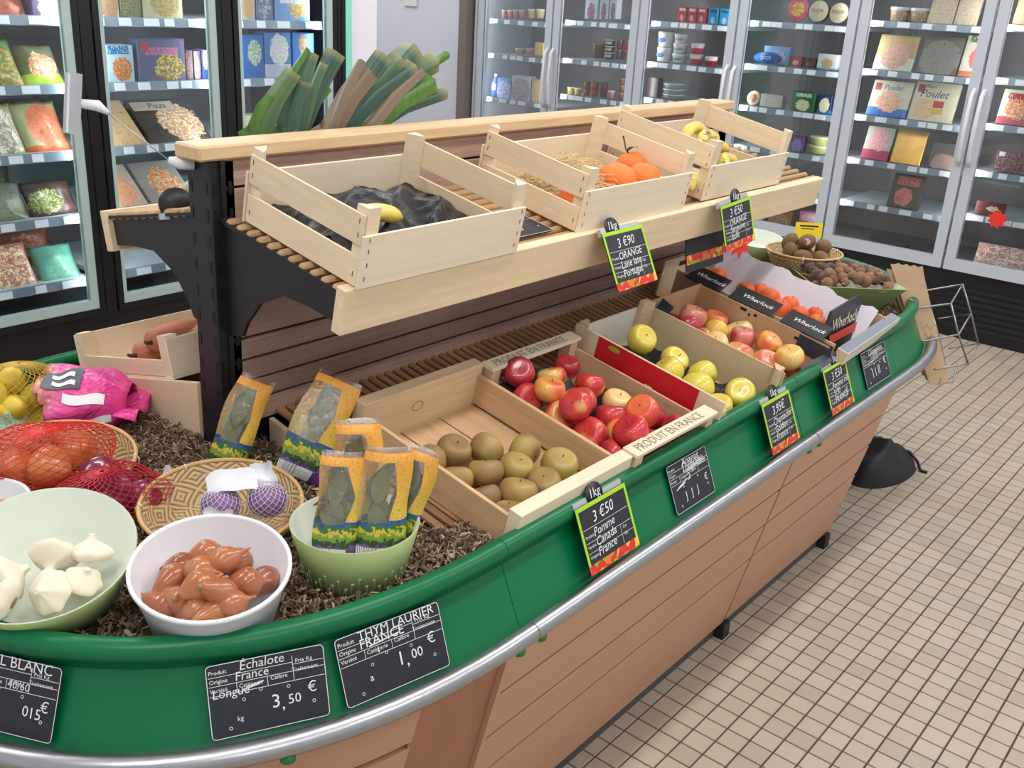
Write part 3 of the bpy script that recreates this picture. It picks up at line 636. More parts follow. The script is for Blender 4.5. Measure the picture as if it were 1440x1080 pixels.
RP = [
('cup', 'pinkpot', 4.372, 1.461, .053, .056), ('cup', 'pinkpot', 4.32, 1.464, .052, .056), ('cup', 'pinkpot', 4.268, 1.467, .052, .056), ('cup', 'pinkpot', 4.214, 1.47, .057, .055),
('cup', 'creamjar', 4.131, 1.475, .069, .06), ('cup', 'creamjar', 4.059, 1.479, .062, .059), ('box', 'yellowbox', 4.027, 1.239, .075, .084), ('cup', 'pinkpot', 4.225, 1.229, .078, .042), ('cup', 'pinkpot', 4.126, 1.236, .09, .042),
('bottle', 'bluebottle', 4.43, .92, .062, .16), ('box', 'bluepack', 4.324, .92, .127, .14), ('box', 'orangepack', 4.167, .92, .172, .17), ('box', 'tanpack', 4.033, .92, .076, .16),
('box', 'carton', 3.608, 1.499, .1, .18), ('box', 'carton', 3.508, 1.505, .068, .18), ('box', 'carton', 3.436, 1.509, .056, .18),
('cup', 'brownpot', 3.557, 1.257, .092, .094), ('cup', 'blackwhite', 3.461, 1.34, .073, .04), ('cup', 'blackwhite', 3.461, 1.3, .073, .04), ('cup', 'blackwhite', 3.461, 1.258, .074, .042),
('cup', 'maroon', 3.38, 1.328, .056, .061), ('cup', 'maroon', 3.32, 1.328, .058, .061), ('cup', 'maroon', 3.38, 1.265, .056, .061), ('cup', 'maroon', 3.32, 1.265, .058, .061),
('cup', 'yellowpot', 3.749, 1.006, .054, .046), ('cup', 'yellowpot', 3.689, 1.006, .054, .046), ('cup', 'redjar', 3.616, 1.055, .053, .046), ('cup', 'redjar', 3.614, 1.009, .053, .046), ('cup', 'redjar', 3.552, 1.056, .06, .046), ('cup', 'redjar', 3.552, 1.009, .06, .046),
('cup', 'darkjar', 3.482, 1.012, .063, .095), ('cup', 'pinkpot', 3.412, 1.012, .057, .05), ('cup', 'brownpot', 3.331, 1.103, .045, .044), ('cup', 'brownpot', 3.331, 1.058, .045, .045), ('cup', 'brownpot', 3.331, 1.012, .045, .045),
('box', 'redpack', 2.921, 1.52, .061, .09), ('box', 'redpack', 2.851, 1.52, .06, .09), ('box', 'redpack', 2.782, 1.52, .059, .09), ('box', 'skypack', 2.704, 1.52, .068, .092), ('box', 'skypack', 2.627, 1.52, .067, .092),
('tub', 'whiteblue', 3.05, 1.366, .104, .088), ('tub', 'whiteblue', 3.05, 1.278, .1, .085), ('tub', 'whitetub', 2.935, 1.395, .092, .054), ('tub', 'whitetub', 2.935, 1.335, .097, .06), ('tub', 'whitetub', 2.935, 1.278, .097, .055), ('tub', 'redband', 2.81, 1.34, .085, .064), ('tub', 'redband', 2.81, 1.278, .085, .06), ('tub', 'redband', 2.705, 1.278, .08, .056),
('tub', 'lidtub', 2.965, 1.118, .146, .03), ('tub', 'lidtub', 2.965, 1.086, .146, .03), ('tub', 'lidtub', 2.965, 1.054, .146, .03), ('box', 'darkbox', 3.085, 1.054, .091, .122),
('disc', 'pinkcheese', 2.167, 1.572, .122, 0), ('disc', 'creamcheese', 2.043, 1.572, .114, 0), ('disc', 'creamcheese', 1.922, 1.572, .107, 0), ('box', 'bluebox', 2.278, 1.322, .165, .1), ('oval', 'blueoval', 2.317, 1.322, .16, .066), ('box', 'redsmall', 2.132, 1.322, .074, .056), ('box', 'darksmall', 2.05, 1.322, .078, .052), ('box', 'whitefood', 1.943, 1.322, .115, .082),
('disc', 'brownround', 2.368, 1.08, .084, 0), ('box', 'whitefood2', 2.25, 1.08, .138, .072), ('box', 'greenpack', 2.049, 1.08, .14, .11), ('box', 'navypack', 1.918, 1.08, .08, .105), ('tub', 'greentub', 1.932, .898, .13, .048), ('tub', 'greentub', 1.932, .848, .13, .048), ('box', 'purplesmall', 2.047, .848, .071, .089),
('box', 'pinkpack', 1.90, .45, .119, .06), ('box', 'pinkpack', 1.90, .388, .119, .06), ('box', 'orangebrown', 2.084, .388, .151, .10), ('box', 'bluelow', 2.235, .388, .109, .05),
('tub', 'orangetub', 1.60, 1.603, .104, .07), ('tub', 'orangetub', 1.49, 1.603, .105, .07), ('pack', 'beigepack', 1.366, 1.603, .13, .16), ('pack', 'beigepack', 1.239, 1.603, .11, .16), ('pack', 'tanpack2', 1.572, 1.35, .215, .19), ('pack', 'greypack', 1.335, 1.35, .205, .20), ('pack', 'greenwhite', 1.172, 1.35, .10, .215),
('pack', 'poulet1', 1.561, 1.106, .222, .195), ('pack', 'poulet2', 1.322, 1.106, .232, .21), ('pack', 'hampack', 1.58, .866, .155, .185), ('pack', 'goldtray', 1.405, .866, .165, .19), ('pack', 'darkmeat', 1.207, .866, .155, .14), ('pack', 'burgerpack', 1.374, .626, .175, .19),
('pack', 'orangepack6', .96, 1.622, .1, .16), ('pack', 'pizzapack6', .895, 1.137, .18, .18), ('pack', 'purplemeat', .85, .897, .183, .11), ('pack', 'redmeat', .915, .664, .147, .07), ('pack', 'pinkwhite', .80, .388, .274, .13)]
cnt = {}
LBL = {
 'pinkpot': ['pink dessert pot, leftmost on the top shelf of the misted fridge', 'pink dessert pot, second from left on the misted top shelf', 'pink dessert pot, third from left on the misted top shelf', 'pink dessert pot next to the cream jars on the misted top shelf', 'wide pink pot on the middle misted shelf, farther from the yellow box', 'wide pink pot on the middle misted shelf, nearer the yellow box', 'small pink pot right of the tall dark red jar'],
 'creamjar': ['pale yellow cream jar beside the row of pink pots', 'pale yellow cream jar nearest the white door handle'],
 'carton': ['wide white milk carton, left of three in the second fridge', 'white milk carton, middle of three in the second fridge', 'narrow white milk carton, right of three in the second fridge'],
 'brownpot': ['wide brown chocolate pot left of the black and white stack', 'brown pot on top of the stack of three by the door frame', 'brown pot in the middle of the stack of three by the door frame', 'brown pot at the bottom of the stack of three by the door frame'],
 'blackwhite': ['black and white dessert pot, top of its stack', 'black and white dessert pot, middle of its stack', 'black and white dessert pot, bottom of its stack'],
 'maroon': ['dark maroon berry pot, upper left of four', 'dark maroon berry pot, upper right of four', 'dark maroon berry pot, lower left of four', 'dark maroon berry pot, lower right of four'],
 'yellowpot': ['small yellow custard pot, left of a pair', 'small yellow custard pot, right of a pair beside the orange jars'],
 'redjar': ['orange-red compote jar, upper left of four', 'orange-red compote jar, lower left of four', 'orange-red compote jar, upper right of four', 'orange-red compote jar, lower right of four'],
 'redpack': ['red yogurt carton, leftmost of three', 'red yogurt carton, middle of three', 'red yogurt carton beside the sky blue cartons'],
 'skypack': ['sky blue yogurt carton beside the red cartons', 'sky blue yogurt carton next to the door frame'],
 'whiteblue': ['white cheese tub with blue oval badge, on top of its twin', 'white cheese tub with blue oval badge, under its twin'],
 'whitetub': ['plain white yogurt tub, top of the stack of three', 'plain white yogurt tub, middle of the stack of three', 'plain white yogurt tub, bottom of the stack of three'],
 'redband': ['red-banded white tub on top of another', 'red-banded white tub at the bottom of the pair', 'lone red-banded white tub at the shelf end'],
 'lidtub': ['flat pale-lidded tub, top of the low stack', 'flat pale-lidded tub, middle of the low stack', 'flat pale-lidded tub, bottom of the low stack'],
 'creamcheese': ['round cream cheese box with red lettering, next to the pink one', 'round cream cheese box with red lettering, next to the door frame'],
 'greentub': ['pale green margarine tub, upper of two', 'pale green margarine tub, lower of two'],
 'pinkpack': ['pink ham pack, upper of two behind the yellow label', 'pink ham pack, lower of two behind the yellow label'],
 'orangetub': ['orange printed salad tub, left of two on the top shelf', 'orange printed salad tub, right of two on the top shelf'],
 'beigepack': ['beige wrapped poultry pack beside the orange tubs', 'beige wrapped poultry pack nearest the door frame'],
 'darkbox2': ['narrow dark maroon frozen box touching the purple box', 'narrow dark maroon frozen box touching the red-blue box']}
PR = -PI / 2
def product(kind, key, loc, rot, w, h, PKd, d=.06, lean=0.):
    nm, label, cat, mf = PKd[key]; mats = mf(); k2 = (key, round(w, 3), round(h, 3))
    if kind == 'cup': me = cupmesh(w, h, mats)
    elif kind == 'tub': me = tubmesh(w, h, mats)
    elif kind == 'bottle':
        b = MB(); r = w / 2; b.lathe([(.0001, 0), (r, .003), (r, h * .6), (r * .5, h * .82), (r * .42, h * .9)], 14); b.cur = 1; b.lathe([(r * .5, h * .9), (r * .5, h), (.0001, h)], 14); me = b.mesh('bottle', mats)
    elif kind == 'disc': me = discmesh(w, .03, mats)
    elif kind == 'oval':
        b = MB(); b.lathe([(1, 0), (1, .03), (.0001, .031)], 28, Matrix.Translation((0, .03, h / 2)) @ Matrix.Rotation(PI / 2, 4, 'X') @ Matrix.Diagonal((w / 2, h / 2, 1, 1))); me = b.mesh('oval', mats)
    elif kind in ('bag',): me = bagmesh(w, h, d, mats, sum(map(ord, key)) % 1000)
    else: me = carton(w, h, .03 if kind in ('pack', 'lean') else d, mats)
    o = place(nm, me, None, loc, (lean, 0, 0) if rot == 0 else Euler((lean, 0, rot)))
    n = sum(1 for q in RPALL if q[1] == key)
    lk = 'darkbox2' if (key == 'darkbox' and PKd is PL_) else key
    if lk in LBL: cnt[lk] = cnt.get(lk, -1) + 1; label = LBL[lk][cnt[lk]]
    return tag(o, label, cat, ('matching ' + nm.replace('_', ' ') + 's, ' + key) if n > 1 else None)
RPALL = RP; PL_ = None
whitep = M('print_white', rgb(238, 238, 238), .5); redp = M('print_red', rgb(196, 60, 50), .5); navyp = M('print_navy', rgb(34, 44, 92), .5); yelp = M('print_yellow', rgb(224, 180, 60), .5); bluep = M('print_blue', rgb(50, 96, 170), .5)
for kind, key, y, z, w_, h_ in RP:
    fx = 3.30
    lean = 0.
    if kind in ('cup', 'tub', 'bottle'): fx += w_ / 2 + .005
    if key == 'blueoval': fx = 3.298
    if key == 'bluebox': fx = 3.345
    if kind == 'pack': lean = -.32 if h_ > .12 else -.1
    if kind == 'disc': lean = -.12
    o = product(kind, key, (fx, y, z + (.001 if kind != 'pack' else .001)), PR, w_, h_, PK, lean=lean)
    e = -.0006
    if key == 'poulet2':
        lettering([('Blanc', -.06, .178, .026, .1), ('Poulet', -.085, .128, .058, .25)], navyp, o, (0, e, 0), (PI / 2, 0, 0))
        MB().box(.0, e, .075, .055, 0, .112).build('red_square', redp, o); MB().box(.0, e, .04, .06, 0, .068).build('yellow_square', yelp, o)
    if key == 'poulet1': lettering([('Poulet', -.05, .145, .042, .25)], bluep, o, (0, e, 0), (PI / 2, 0, 0))
    if key == 'creamcheese': lettering([('REJOR', -.042, .05, .026)], redp, o, (0, -.0018, 0), (PI / 2, 0, 0))
    if key == 'blueoval': lettering([('JOCK', -.032, .026, .026)], whitep, o, (0, -.002, 0), (PI / 2, 0, 0))
    if key == 'whiteblue':
        b = MB(); b.lathe([(1, 0), (.0001, .0008)], 18, Matrix.Translation((0, -w_ / 2 * .93 - .0035, h_ * .45)) @ Matrix.Rotation(PI / 2, 4, 'X') @ Matrix.Diagonal((.03, .014, 1, 1))); b.build('blue_badge', bluep, o)
for y, tx in ((1.45, 'left'), (1.22, 'right')):
    b = MB(); b.lathe([(.0001, 0), (.10, 0), (.118, .018), (.112, .018), (.095, .006), (.0001, .006)], 28); o = b.build('round_tray', M('dark_tray', rgb(84, 84, 78), .5, var=.3, ns=12), None, (3.46, y, .388)); tag(o, 'dark round platter on the fridge floor, the %s-hand one of two' % tx, 'platter')
o = MB(); n_ = 18; o.prism([((.035 if i % 2 else .05) * math.cos(2 * PI * i / n_), (.035 if i % 2 else .05) * math.sin(2 * PI * i / n_)) for i in range(n_)], 0, .002)
o = o.build('star_tag', M('star_red', rgb(230, 50, 40), .5), None, (3.17, .835, .675), (PI / 2, 0, -PI / 2)); tag(o, 'red starburst tag hanging on the fridge door at the right edge', 'tag')
# left freezer goods
PL = {
 'tomatobag': ('frozen_bag', 'cream and tomato-red frozen bag on the top shelf, far left', 'bag', lambda: A('tomatobag', (222, 200, 176), (206, 84, 60), (226, 140, 110), rad=.45)),
 'purplebox': ('frozen_box', 'purple frozen box with small food pictures at the top left', 'box', lambda: A('purplebox', (110, 92, 130), (224, 150, 140), (214, 200, 90), centre=(.55, .2), rad=.35)),
 'saladbag': ('frozen_bag', 'green and orange frozen vegetable bag on the second shelf, far left', 'bag', lambda: A('saladbag', (120, 160, 100), (190, 130, 84), (90, 150, 60), centre=(.5, .3), rad=.5, ns=5)),
 'limebag': ('frozen_bag', 'lime green and tan frozen bag next to the black pillar', 'bag', lambda: A('limebag', (104, 112, 84), (206, 180, 140), (214, 130, 90), centre=(.55, .45), rad=.3, ns=6, low=(170, 206, 60), lowz=.3)),
 'leafbag': ('frozen_bag', 'pale leafy green and white frozen bag on the third shelf', 'bag', lambda: A('leafbag', (176, 196, 120), (220, 214, 190), (170, 150, 110), centre=(.6, .5), rad=.45, ns=5)),
 'redgreenbag': ('frozen_bag', 'frozen vegetable bag with a red and orange picture, third shelf', 'bag', lambda: A('redgreenbag', (176, 180, 130), (186, 70, 54), (206, 140, 90), centre=(.65, .5), rad=.4, ns=6, low=(214, 110, 60), lowz=.14)),
 'greybag': ('frozen_bag', 'dull grey-black frozen bag on the fourth shelf', 'bag', lambda: A('greybag', (116, 116, 104), (70, 72, 66), (150, 160, 120), rad=.4)),
 'darkbag': ('frozen_bag', 'dark brown frozen bag with a lime patch on the fourth shelf', 'bag', lambda: A('darkbag', (84, 60, 54), (150, 170, 90), (90, 70, 60), centre=(.35, .4), rad=.3)),
 'salmonbag': ('frozen_bag', 'orange salmon-coloured frozen bag on the lowest shelf', 'bag', lambda: A('salmonbag', (204, 140, 104), (226, 190, 160), (186, 90, 60), rad=.55, ns=6)),
 'tealbag': ('frozen_bag', 'teal green flat frozen bag beside the salmon bag', 'bag', lambda: A('tealbag', (98, 166, 146), (84, 140, 84), (120, 180, 170), centre=(.6, .3), rad=.35)),
 'pietray': ('pie_tray', 'brown pie in a white tray on the top shelf', 'tray', lambda: A('pietray', (196, 150, 110), (160, 104, 66), (214, 180, 140), rad=.5, low=(222, 222, 222), lowz=.2)),
 'olivebox': ('frozen_box', 'olive green ridged frozen pack beside the pie tray', 'box', lambda: A('olivebox', (120, 130, 84), (150, 150, 100), (100, 110, 70), rad=.5, ns=14)),
 'creambox': ('frozen_box', 'cream frozen box picturing pink filled pastries', 'box', lambda: A('creambox', (222, 214, 170), (214, 130, 100), (150, 190, 90), centre=(.55, .4), rad=.36)),
 'stripebox': ('frozen_box', 'blue and white striped frozen box picturing golden nuggets', 'box', lambda: A('stripebox', (196, 224, 236), (214, 140, 84), (190, 100, 60), centre=(.6, .35), rad=.32, band=(40, 120, 180), bandz=(.75, .98))),
 'samosabox': ('frozen_box', 'dusky purple frozen box picturing a plate of yellow pastries', 'box', lambda: A('samosabox', (104, 104, 140), (214, 180, 90), (120, 90, 50), centre=(.66, .32), rad=.32, ns=7, band=(206, 120, 160), accent=(196, 70, 84), bandz=(.62, .8))),
 'darkbox': ('chocolate_box', 'narrow dark maroon frozen box between the purple and the red-blue boxes', 'box', lambda: A('darkbox2', (74, 44, 48), (130, 84, 84), (60, 36, 40), centre=(.5, .4), rad=.4, accent=(200, 60, 70))),
 'redbluebox': ('frozen_box', 'narrow red and blue frozen box against the right bead of the middle freezer', 'box', lambda: A('redbluebox', (50, 80, 170), (206, 50, 60), (230, 230, 235), centre=(.5, .7), rad=.36)),
 'pizzabox1': ('pizza_box', 'pizza box with topping-covered pizza, left one on the third shelf', 'pizza box', lambda: A('pizzabox1', (206, 176, 140), (176, 128, 84), (214, 190, 140), centre=(.5, .5), rad=.55, ns=10)),
 'pizzabox2': ('pizza_box', 'wide dark pizza box lettered Pizza on the third shelf', 'pizza box', lambda: A('pizzabox2', (62, 52, 50), (206, 176, 140), (170, 110, 84), centre=(.66, .42), rad=.34, ns=10, fz=.8)),
 'pizzabox3': ('pizza_box', 'pale pizza box on the fourth shelf, partly behind the rear shelf', 'pizza box', lambda: A('pizzabox3', (196, 176, 156), (190, 110, 80), (214, 170, 130), rad=.4)),
 'pizzabox4': ('pizza_box', 'grey pizza box with a round cheese pizza on the fourth shelf', 'pizza box', lambda: A('pizzabox4', (150, 146, 140), (206, 150, 100), (180, 110, 70), centre=(.55, .42), rad=.34, fz=.8)),
 'foodbox': ('frozen_box', 'tan and white frozen box at the left of the right-hand freezer top shelf', 'box', lambda: A('foodbox', (206, 200, 190), (190, 130, 80), (220, 180, 130), rad=.36)),
 'greyblue': ('frozen_pack', 'grey-blue frozen pack between two printed boxes, top shelf', 'pack', lambda: A('greyblue', (110, 122, 150), (170, 180, 200), (80, 90, 120), rad=.4, ns=5)),
 'bluefood': ('frozen_box', 'light blue and white frozen box picturing round pastries', 'box', lambda: A('bluefood', (120, 170, 220), (214, 170, 100), (190, 140, 80), centre=(.65, .35), rad=.26, band=(235, 240, 245), bandz=(.55, .9))),
 'fishbox': ('fish_box', 'blue frozen fish box with a white fillet and green herbs, leftmost of three', 'box', lambda: A('fishbox', (40, 110, 190), (214, 222, 214), (110, 160, 90), centre=(.6, .6), rad=.3)),
 'fishbox2': ('fish_box', 'blue frozen fish box with a large pale label, the middle of three', 'box', lambda: A('fishbox2', (60, 130, 205), (222, 214, 204), (230, 228, 222), centre=(.55, .62), rad=.36, low=(206, 214, 224), lowz=.3)),
 'fishbox3': ('fish_box', 'blue frozen fish box with a green and red picture behind the leek leaves', 'box', lambda: A('fishbox3', (46, 116, 196), (90, 150, 90), (200, 84, 84), centre=(.45, .75), rad=.2)),
 'yellowlow': ('frozen_pack', 'pale yellow frozen pack just above the cap board', 'pack', lambda: A('yellowlow', (206, 200, 160), (214, 180, 90), (196, 160, 80), rad=.4)),
}
LP = [('bag', 'tomatobag', -.685, 1.463, .13, .16), ('box', 'purplebox', -.562, 1.463, .115, .15), ('bag', 'saladbag', -.74, 1.229, .17, .20), ('bag', 'limebag', -.585, 1.229, .165, .175), ('bag', 'leafbag', -.765, .989, .18, .22), ('bag', 'redgreenbag', -.60, .989, .185, .22), ('bag', 'greybag', -.785, .749, .19, .17), ('bag', 'darkbag', -.60, .749, .20, .16), ('bag', 'salmonbag', -.79, .501, .20, .19), ('bag', 'tealbag', -.605, .501, .17, .16),
 ('box', 'pietray', -.326, 1.463, .077, .13), ('box', 'olivebox', -.24, 1.463, .085, .13), ('box', 'creambox', -.102, 1.463, .172, .14), ('box', 'stripebox', -.307, 1.229, .124, .135), ('box', 'samosabox', -.122, 1.229, .208, .158), ('box', 'darkbox', .0, 1.229, .033, .115), ('box', 'darkbox', .037, 1.229, .033, .112), ('box', 'redbluebox', .077, 1.229, .036, .115),
 ('lean', 'pizzabox1', -.288, .99, .155, .24), ('lean', 'pizzabox2', -.05, .99, .28, .24), ('lean', 'pizzabox3', -.318, .75, .18, .22), ('lean', 'pizzabox4', -.11, .75, .20, .22),
 ('box', 'foodbox', .296, 1.463, .072, .12), ('box', 'greyblue', .382, 1.463, .085, .12), ('box', 'bluefood', .53, 1.463, .19, .13), ('box', 'fishbox', .309, 1.229, .118, .175), ('box', 'fishbox2', .445, 1.229, .139, .185), ('box', 'fishbox3', .585, 1.229, .12, .185), ('box', 'yellowlow', .307, .99, .101, .085)]
RPALL = LP; PL_ = PL
for kind, key, x, z, w_, h_ in LP:
    ln = -.9 if kind == 'lean' else (-.62 if kind == 'bag' else 0)
    o = product(kind, key, (x, 3.22, z + .001), 0, w_, h_, PL, d=.07, lean=ln)
    if key == 'pizzabox2':
        MB().box(-.13, -.001, .175, .06, 0, .222).build('title_strip', M('strip_beige', rgb(190, 182, 166), .5), o); lettering([('Pizza', -.06, .184, .042, .1)], black, o, (0, -.0018, 0), (PI / 2, 0, 0))
# second layer of bags behind to fill the shelves of the left door
for i, (x, z, col) in enumerate(((-.70, 1.229, (90, 110, 70)), (-.60, .989, (96, 84, 60)), (-.76, .749, (80, 70, 60)), (-.63, .501, (110, 60, 50)), (.40, .749, (90, 100, 120)), (-.20, .501, (180, 180, 180)))):
    me = bagmesh(.24, .17, .08, A('backbag%d' % i, col, (col[0] + 40, col[1] + 30, col[2]), col, rad=.4), 50 + i); o = place('frozen_bag', me, None, (x, 3.44, z + .001), (-.25, 0, 0))
    tag(o, ['dull green frozen bag at the back of the second shelf, far left', 'brown-green frozen bag at the back of the third shelf', 'brown frozen bag at the back of the fourth shelf', 'dark red frozen bag at the back of the lowest shelf', 'grey-blue frozen bag deep in the right-hand freezer', 'light grey frozen bag at the bottom of the middle freezer'][i], 'bag')
# ------------------------------------------------------------------ crates
staplem = M('staple_grey', rgb(96, 90, 84), .4, .8)
def crate(name, label, cx, yf, w, dp, zfun, hside=.135, hfront=.10, slot=(.058, .078), tilt=TH, mats=(poplar_x, poplar_y, poplar), yaw=0., back=True, hback=None, lift=.002, sign=1, twoplank=True):
    """slatted fruit crate on a tilted shelf; local x = width, y = depth (0 at front), z = normal to shelf"""
    t = thing(name, label, 'crate', (cx, yf, zfun(yf) + lift), (tilt, 0, yaw))
    th = .0055; mx, my, mc = mats; hb = hback or hfront
    n = 4
    for i in range(n):
        a0 = -w / 2 + .006 + i * (w - .012) / n
        MB().box(a0 + .002, .006, 0, a0 + (w - .012) / n - .002, dp - .006, .005).build('floor_board', my, t)
    for s in (-1, 1):
        x0, x1 = (-w / 2, -w / 2 + th) if s < 0 else (w / 2 - th, w / 2)
        for z0, z1 in (((.004, slot[0]), (slot[1], hside)) if twoplank else ((.004, hside),)):
            MB().box(x0, .002, z0, x1, dp - .002, z1).build('side_plank', my, t, bevel=.0008)
    MB().box(-w / 2 - .002, -th, .002, w / 2 + .002, 0, hfront).build('front_plank', mx, t, bevel=.0008)
    MB().box(-w / 2 - .002, dp, .002, w / 2 + .002, dp + th, hb).build('back_plank', mx, t, bevel=.0008)
    for sx in (-1, 1):
        for yy, sy in ((.0005, 1), (dp - .0005, -1)):
            x = sx * (w / 2 - th - .0005); a = .028
            MB().prism([(x, yy), (x - sx * a, yy), (x - sx * a * .8, yy + sy * a * .3), (x - sx * a * .25, yy + sy * a * .85), (x, yy + sy * a)], .005, hside + .012).build('corner_post', mc, t)
    st = MB()
    for sx in (-1, 1):
        for zz in (.02, .045, .07, .09):
            if zz < hfront - .005: st.cbox((sx * (w / 2 - .012) + random.uniform(-.002, .002), -th - .0004, zz), (.0012, .001, .008))
        for zz in (.025, .095, .12):
            for yy in (.012, dp - .012):
                st.cbox((sx * (w / 2 + .0004), yy, zz), (.001, .0012, .009))
    stuff(st.build('staples', staplem, t))
    return t
U1 = crate('fruit_crate', 'pale slatted crate lined with black film at the near end of the upper shelf', -1.12, .748, .42, .308, ysh, .132, .098)
U2 = crate('fruit_crate', 'pale slatted crate with wood wool and oranges, middle of the upper shelf', -.46, .765, .445, .295, ysh, .132, .097)
U3 = crate('fruit_crate', 'pale slatted crate holding bananas at the far end of the upper shelf', .105, .780, .445, .305, ysh, .145, .096, slot=(.05, .085))
# crumpled film
def film(name, label, t, cat, x0, x1, y0, y1, zf, nx=44, ny=36, seed=1, mat=None, thick=.003, edge=.0):
    r = np.random.default_rng(seed); ks = r.normal(size=(9, 2)) * np.array([24, 24]); ph = r.random(9) * 6.3; am = r.random(9) * .006 + .002
    def f(u, v):
        x = x0 + (x1 - x0) * u; y = y0 + (y1 - y0) * v
        z = zf(u, v) + sum(a * (1 - 2 * abs(math.sin(.5 * (k[0] * x + k[1] * y) + p))) for a, k, p in zip(am, ks, ph)) * 1.3
        return (x + .004 * math.sin(40 * v + 3 * u), y + .004 * math.sin(37 * u + 5 * v), max(z, .006))
    b = MB(); b.grid(f, nx, ny); b.grid(lambda u, v: tuple(np.array(f(1 - u, v)) - (0, 0, thick)), nx, ny)
    o = b.build(name, mat or blackfoil, None, t.location, t.rotation_euler); tag(o, label, cat); return o
gs = lambda u, v, cu, cv, s: math.exp(-((u - cu) ** 2 + (v - cv) ** 2) / s)
film('black_film', 'crumpled black plastic film heaped inside the near upper crate', U1, 'film', -.185, .195, .015, .285, lambda u, v: .048 + .046 * gs(u, v, .62, .6, .05) + .04 * gs(u, v, .3, .62, .06) + .025 * gs(u, v, .88, .4, .05) + .03 * gs(u, v, .12, .3, .06), seed=3)
film('dark_film', 'dark blue-black film beside the bananas in the far upper crate', U3, 'film', .04, .205, .03, .28, lambda u, v: .02 + .03 * gs(u, v, .5, .5, .08), seed=5, nx=14, ny=14)
film('black_film', 'black film under the red apples, showing at the back of their crate', thing_dummy, 'film', 0, 1, 0, 1, lambda u, v: 0) if False else None
def loc_at(t, x, y, z): return tuple(Matrix.LocRotScale(t.location, t.rotation_euler, None) @ Vector((x, y, z)))
# ------------------------------------------------------------------ fruit
def fruit_mat(name, base, blush, blush2=None, amt=.5, speck=None, rough=.28, streak=True, coat=.25, bump=0., vary=.5):
    mt, nt, p, out = nodes(name); p.inputs['Roughness'].default_value = rough; p.inputs['Coat Weight'].default_value = coat; p.inputs['Subsurface Weight'].default_value = .05; p.inputs['Subsurface Radius'].default_value = (.3, .15, .08)
    v0 = coord(nt); v, r = randv(nt, v0, 9)
    f = noise(nt, v, .7, 1, .4, .2)
    f = math_(nt, 'ADD', f, math_(nt, 'MULTIPLY_ADD', r, vary, -vary / 2))
    if streak:
        mp = N(nt, 'ShaderNodeMapping'); mp.inputs['Scale'].default_value = (9, 9, 1.2); nt.links.new(v, mp.inputs[0])
        f = math_(nt, 'ADD', f, math_(nt, 'MULTIPLY_ADD', noise(nt, mp.outputs[0], 1.6, 3), .16, -.08))
    c = ramp(nt, f, [(amt - .16, base), (amt + .02, [(a + b) / 2 for a, b in zip(base, blush)]), (amt + .12, blush), (amt + .4, blush2 or blush)])
    if speck is not None:
        s = noise(nt, v, 26, 2, .5); c = mixc(nt, math_(nt, 'MULTIPLY_ADD', s, 3.5, -1.75, clamp=True), c, speck)
    nt.links.new(c, p.inputs['Base Color'])
    if bump: bumpn(nt, noise(nt, v, 30, 2), bump, .02, p)
    return mt
canada = fruit_mat('russet_skin', rgb(176, 158, 84), rgb(158, 126, 74), rgb(134, 106, 72), .40, rgb(148, 118, 74), .5, False, .05)
redap = fruit_mat('red_apple_skin', rgb(232, 200, 110), rgb(208, 54, 56), rgb(160, 24, 50), .36, rgb(214, 96, 80))
redorange = fruit_mat('orange_red_apple_skin', rgb(232, 180, 92), rgb(224, 104, 66), rgb(206, 60, 54), .42, rgb(230, 120, 80))
golden = fruit_mat('golden_apple_skin', rgb(222, 204, 84), rgb(226, 196, 88), rgb(230, 160, 90), .6, rgb(206, 190, 90), .3, False, .2, vary=.35)
mixed = fruit_mat('mixed_apple_skin', rgb(236, 206, 140), rgb(226, 130, 92), rgb(190, 60, 66), .48, rgb(226, 170, 110), .32, True, .2, vary=.9)
pinkred = fruit_mat('pinkred_apple_skin', rgb(222, 150, 120), rgb(190, 62, 78), rgb(160, 40, 60), .4, rgb(206, 100, 96))
orangem = fruit_mat('orange_peel', rgb(240, 128, 46), rgb(238, 118, 36), rgb(226, 100, 30), .5, rgb(226, 104, 34), .4, False, .1, bump=.25, vary=.2)
clemm = fruit_mat('clementine_peel', rgb(236, 116, 40), rgb(230, 96, 34), rgb(214, 78, 30), .5, rgb(206, 80, 30), .42, False, .1, bump=.25, vary=.2)
stemm = M('stem_brown', rgb(78, 62, 36), .7)
def apple_mesh(name, mat, squash=.92, seed=0, lob=.03):
    prof = []
    for i in range(19):
        a = -PI / 2 + PI * i / 18; r = math.cos(a) ** .92 if abs(math.cos(a)) > 1e-6 else 0; z = math.sin(a) * squash
        r *= 1 + .05 * math.sin(a)
        top = max(0, (math.sin(a) - .55) / .45); z -= .30 * top ** 2.2 * (1 if r < .8 else 1)
        bot = max(0, (-math.sin(a) - .7) / .3); z += .16 * bot ** 2
        prof.append((max(r, .0005), z))
    ph = seed * 1.7
    return MB().lathe(prof, 20, fn=lambda p, a: (p[0] * (1 + lob * math.cos(5 * a + ph) * (.4 - .6 * min(p[2], .5)) + .03 * math.cos(2 * a + ph)), p[1] * (1 + lob * math.cos(5 * a + ph) * (.4 - .6 * min(p[2], .5)) + .02 * math.sin(a)), p[2])).mesh(name, mat)
stem_me = MB().tube([(0, 0, .56), (.02, 0, .66), (.05, .02, .74)], [.03, .025, .035], 6).mesh('stem', stemm)
calyx_me = MB().tube([(0, 0, -.80), (0, 0, -.74), (0, 0, -.7)], [.10, .08, .02], 7).mesh('calyx', stemm)
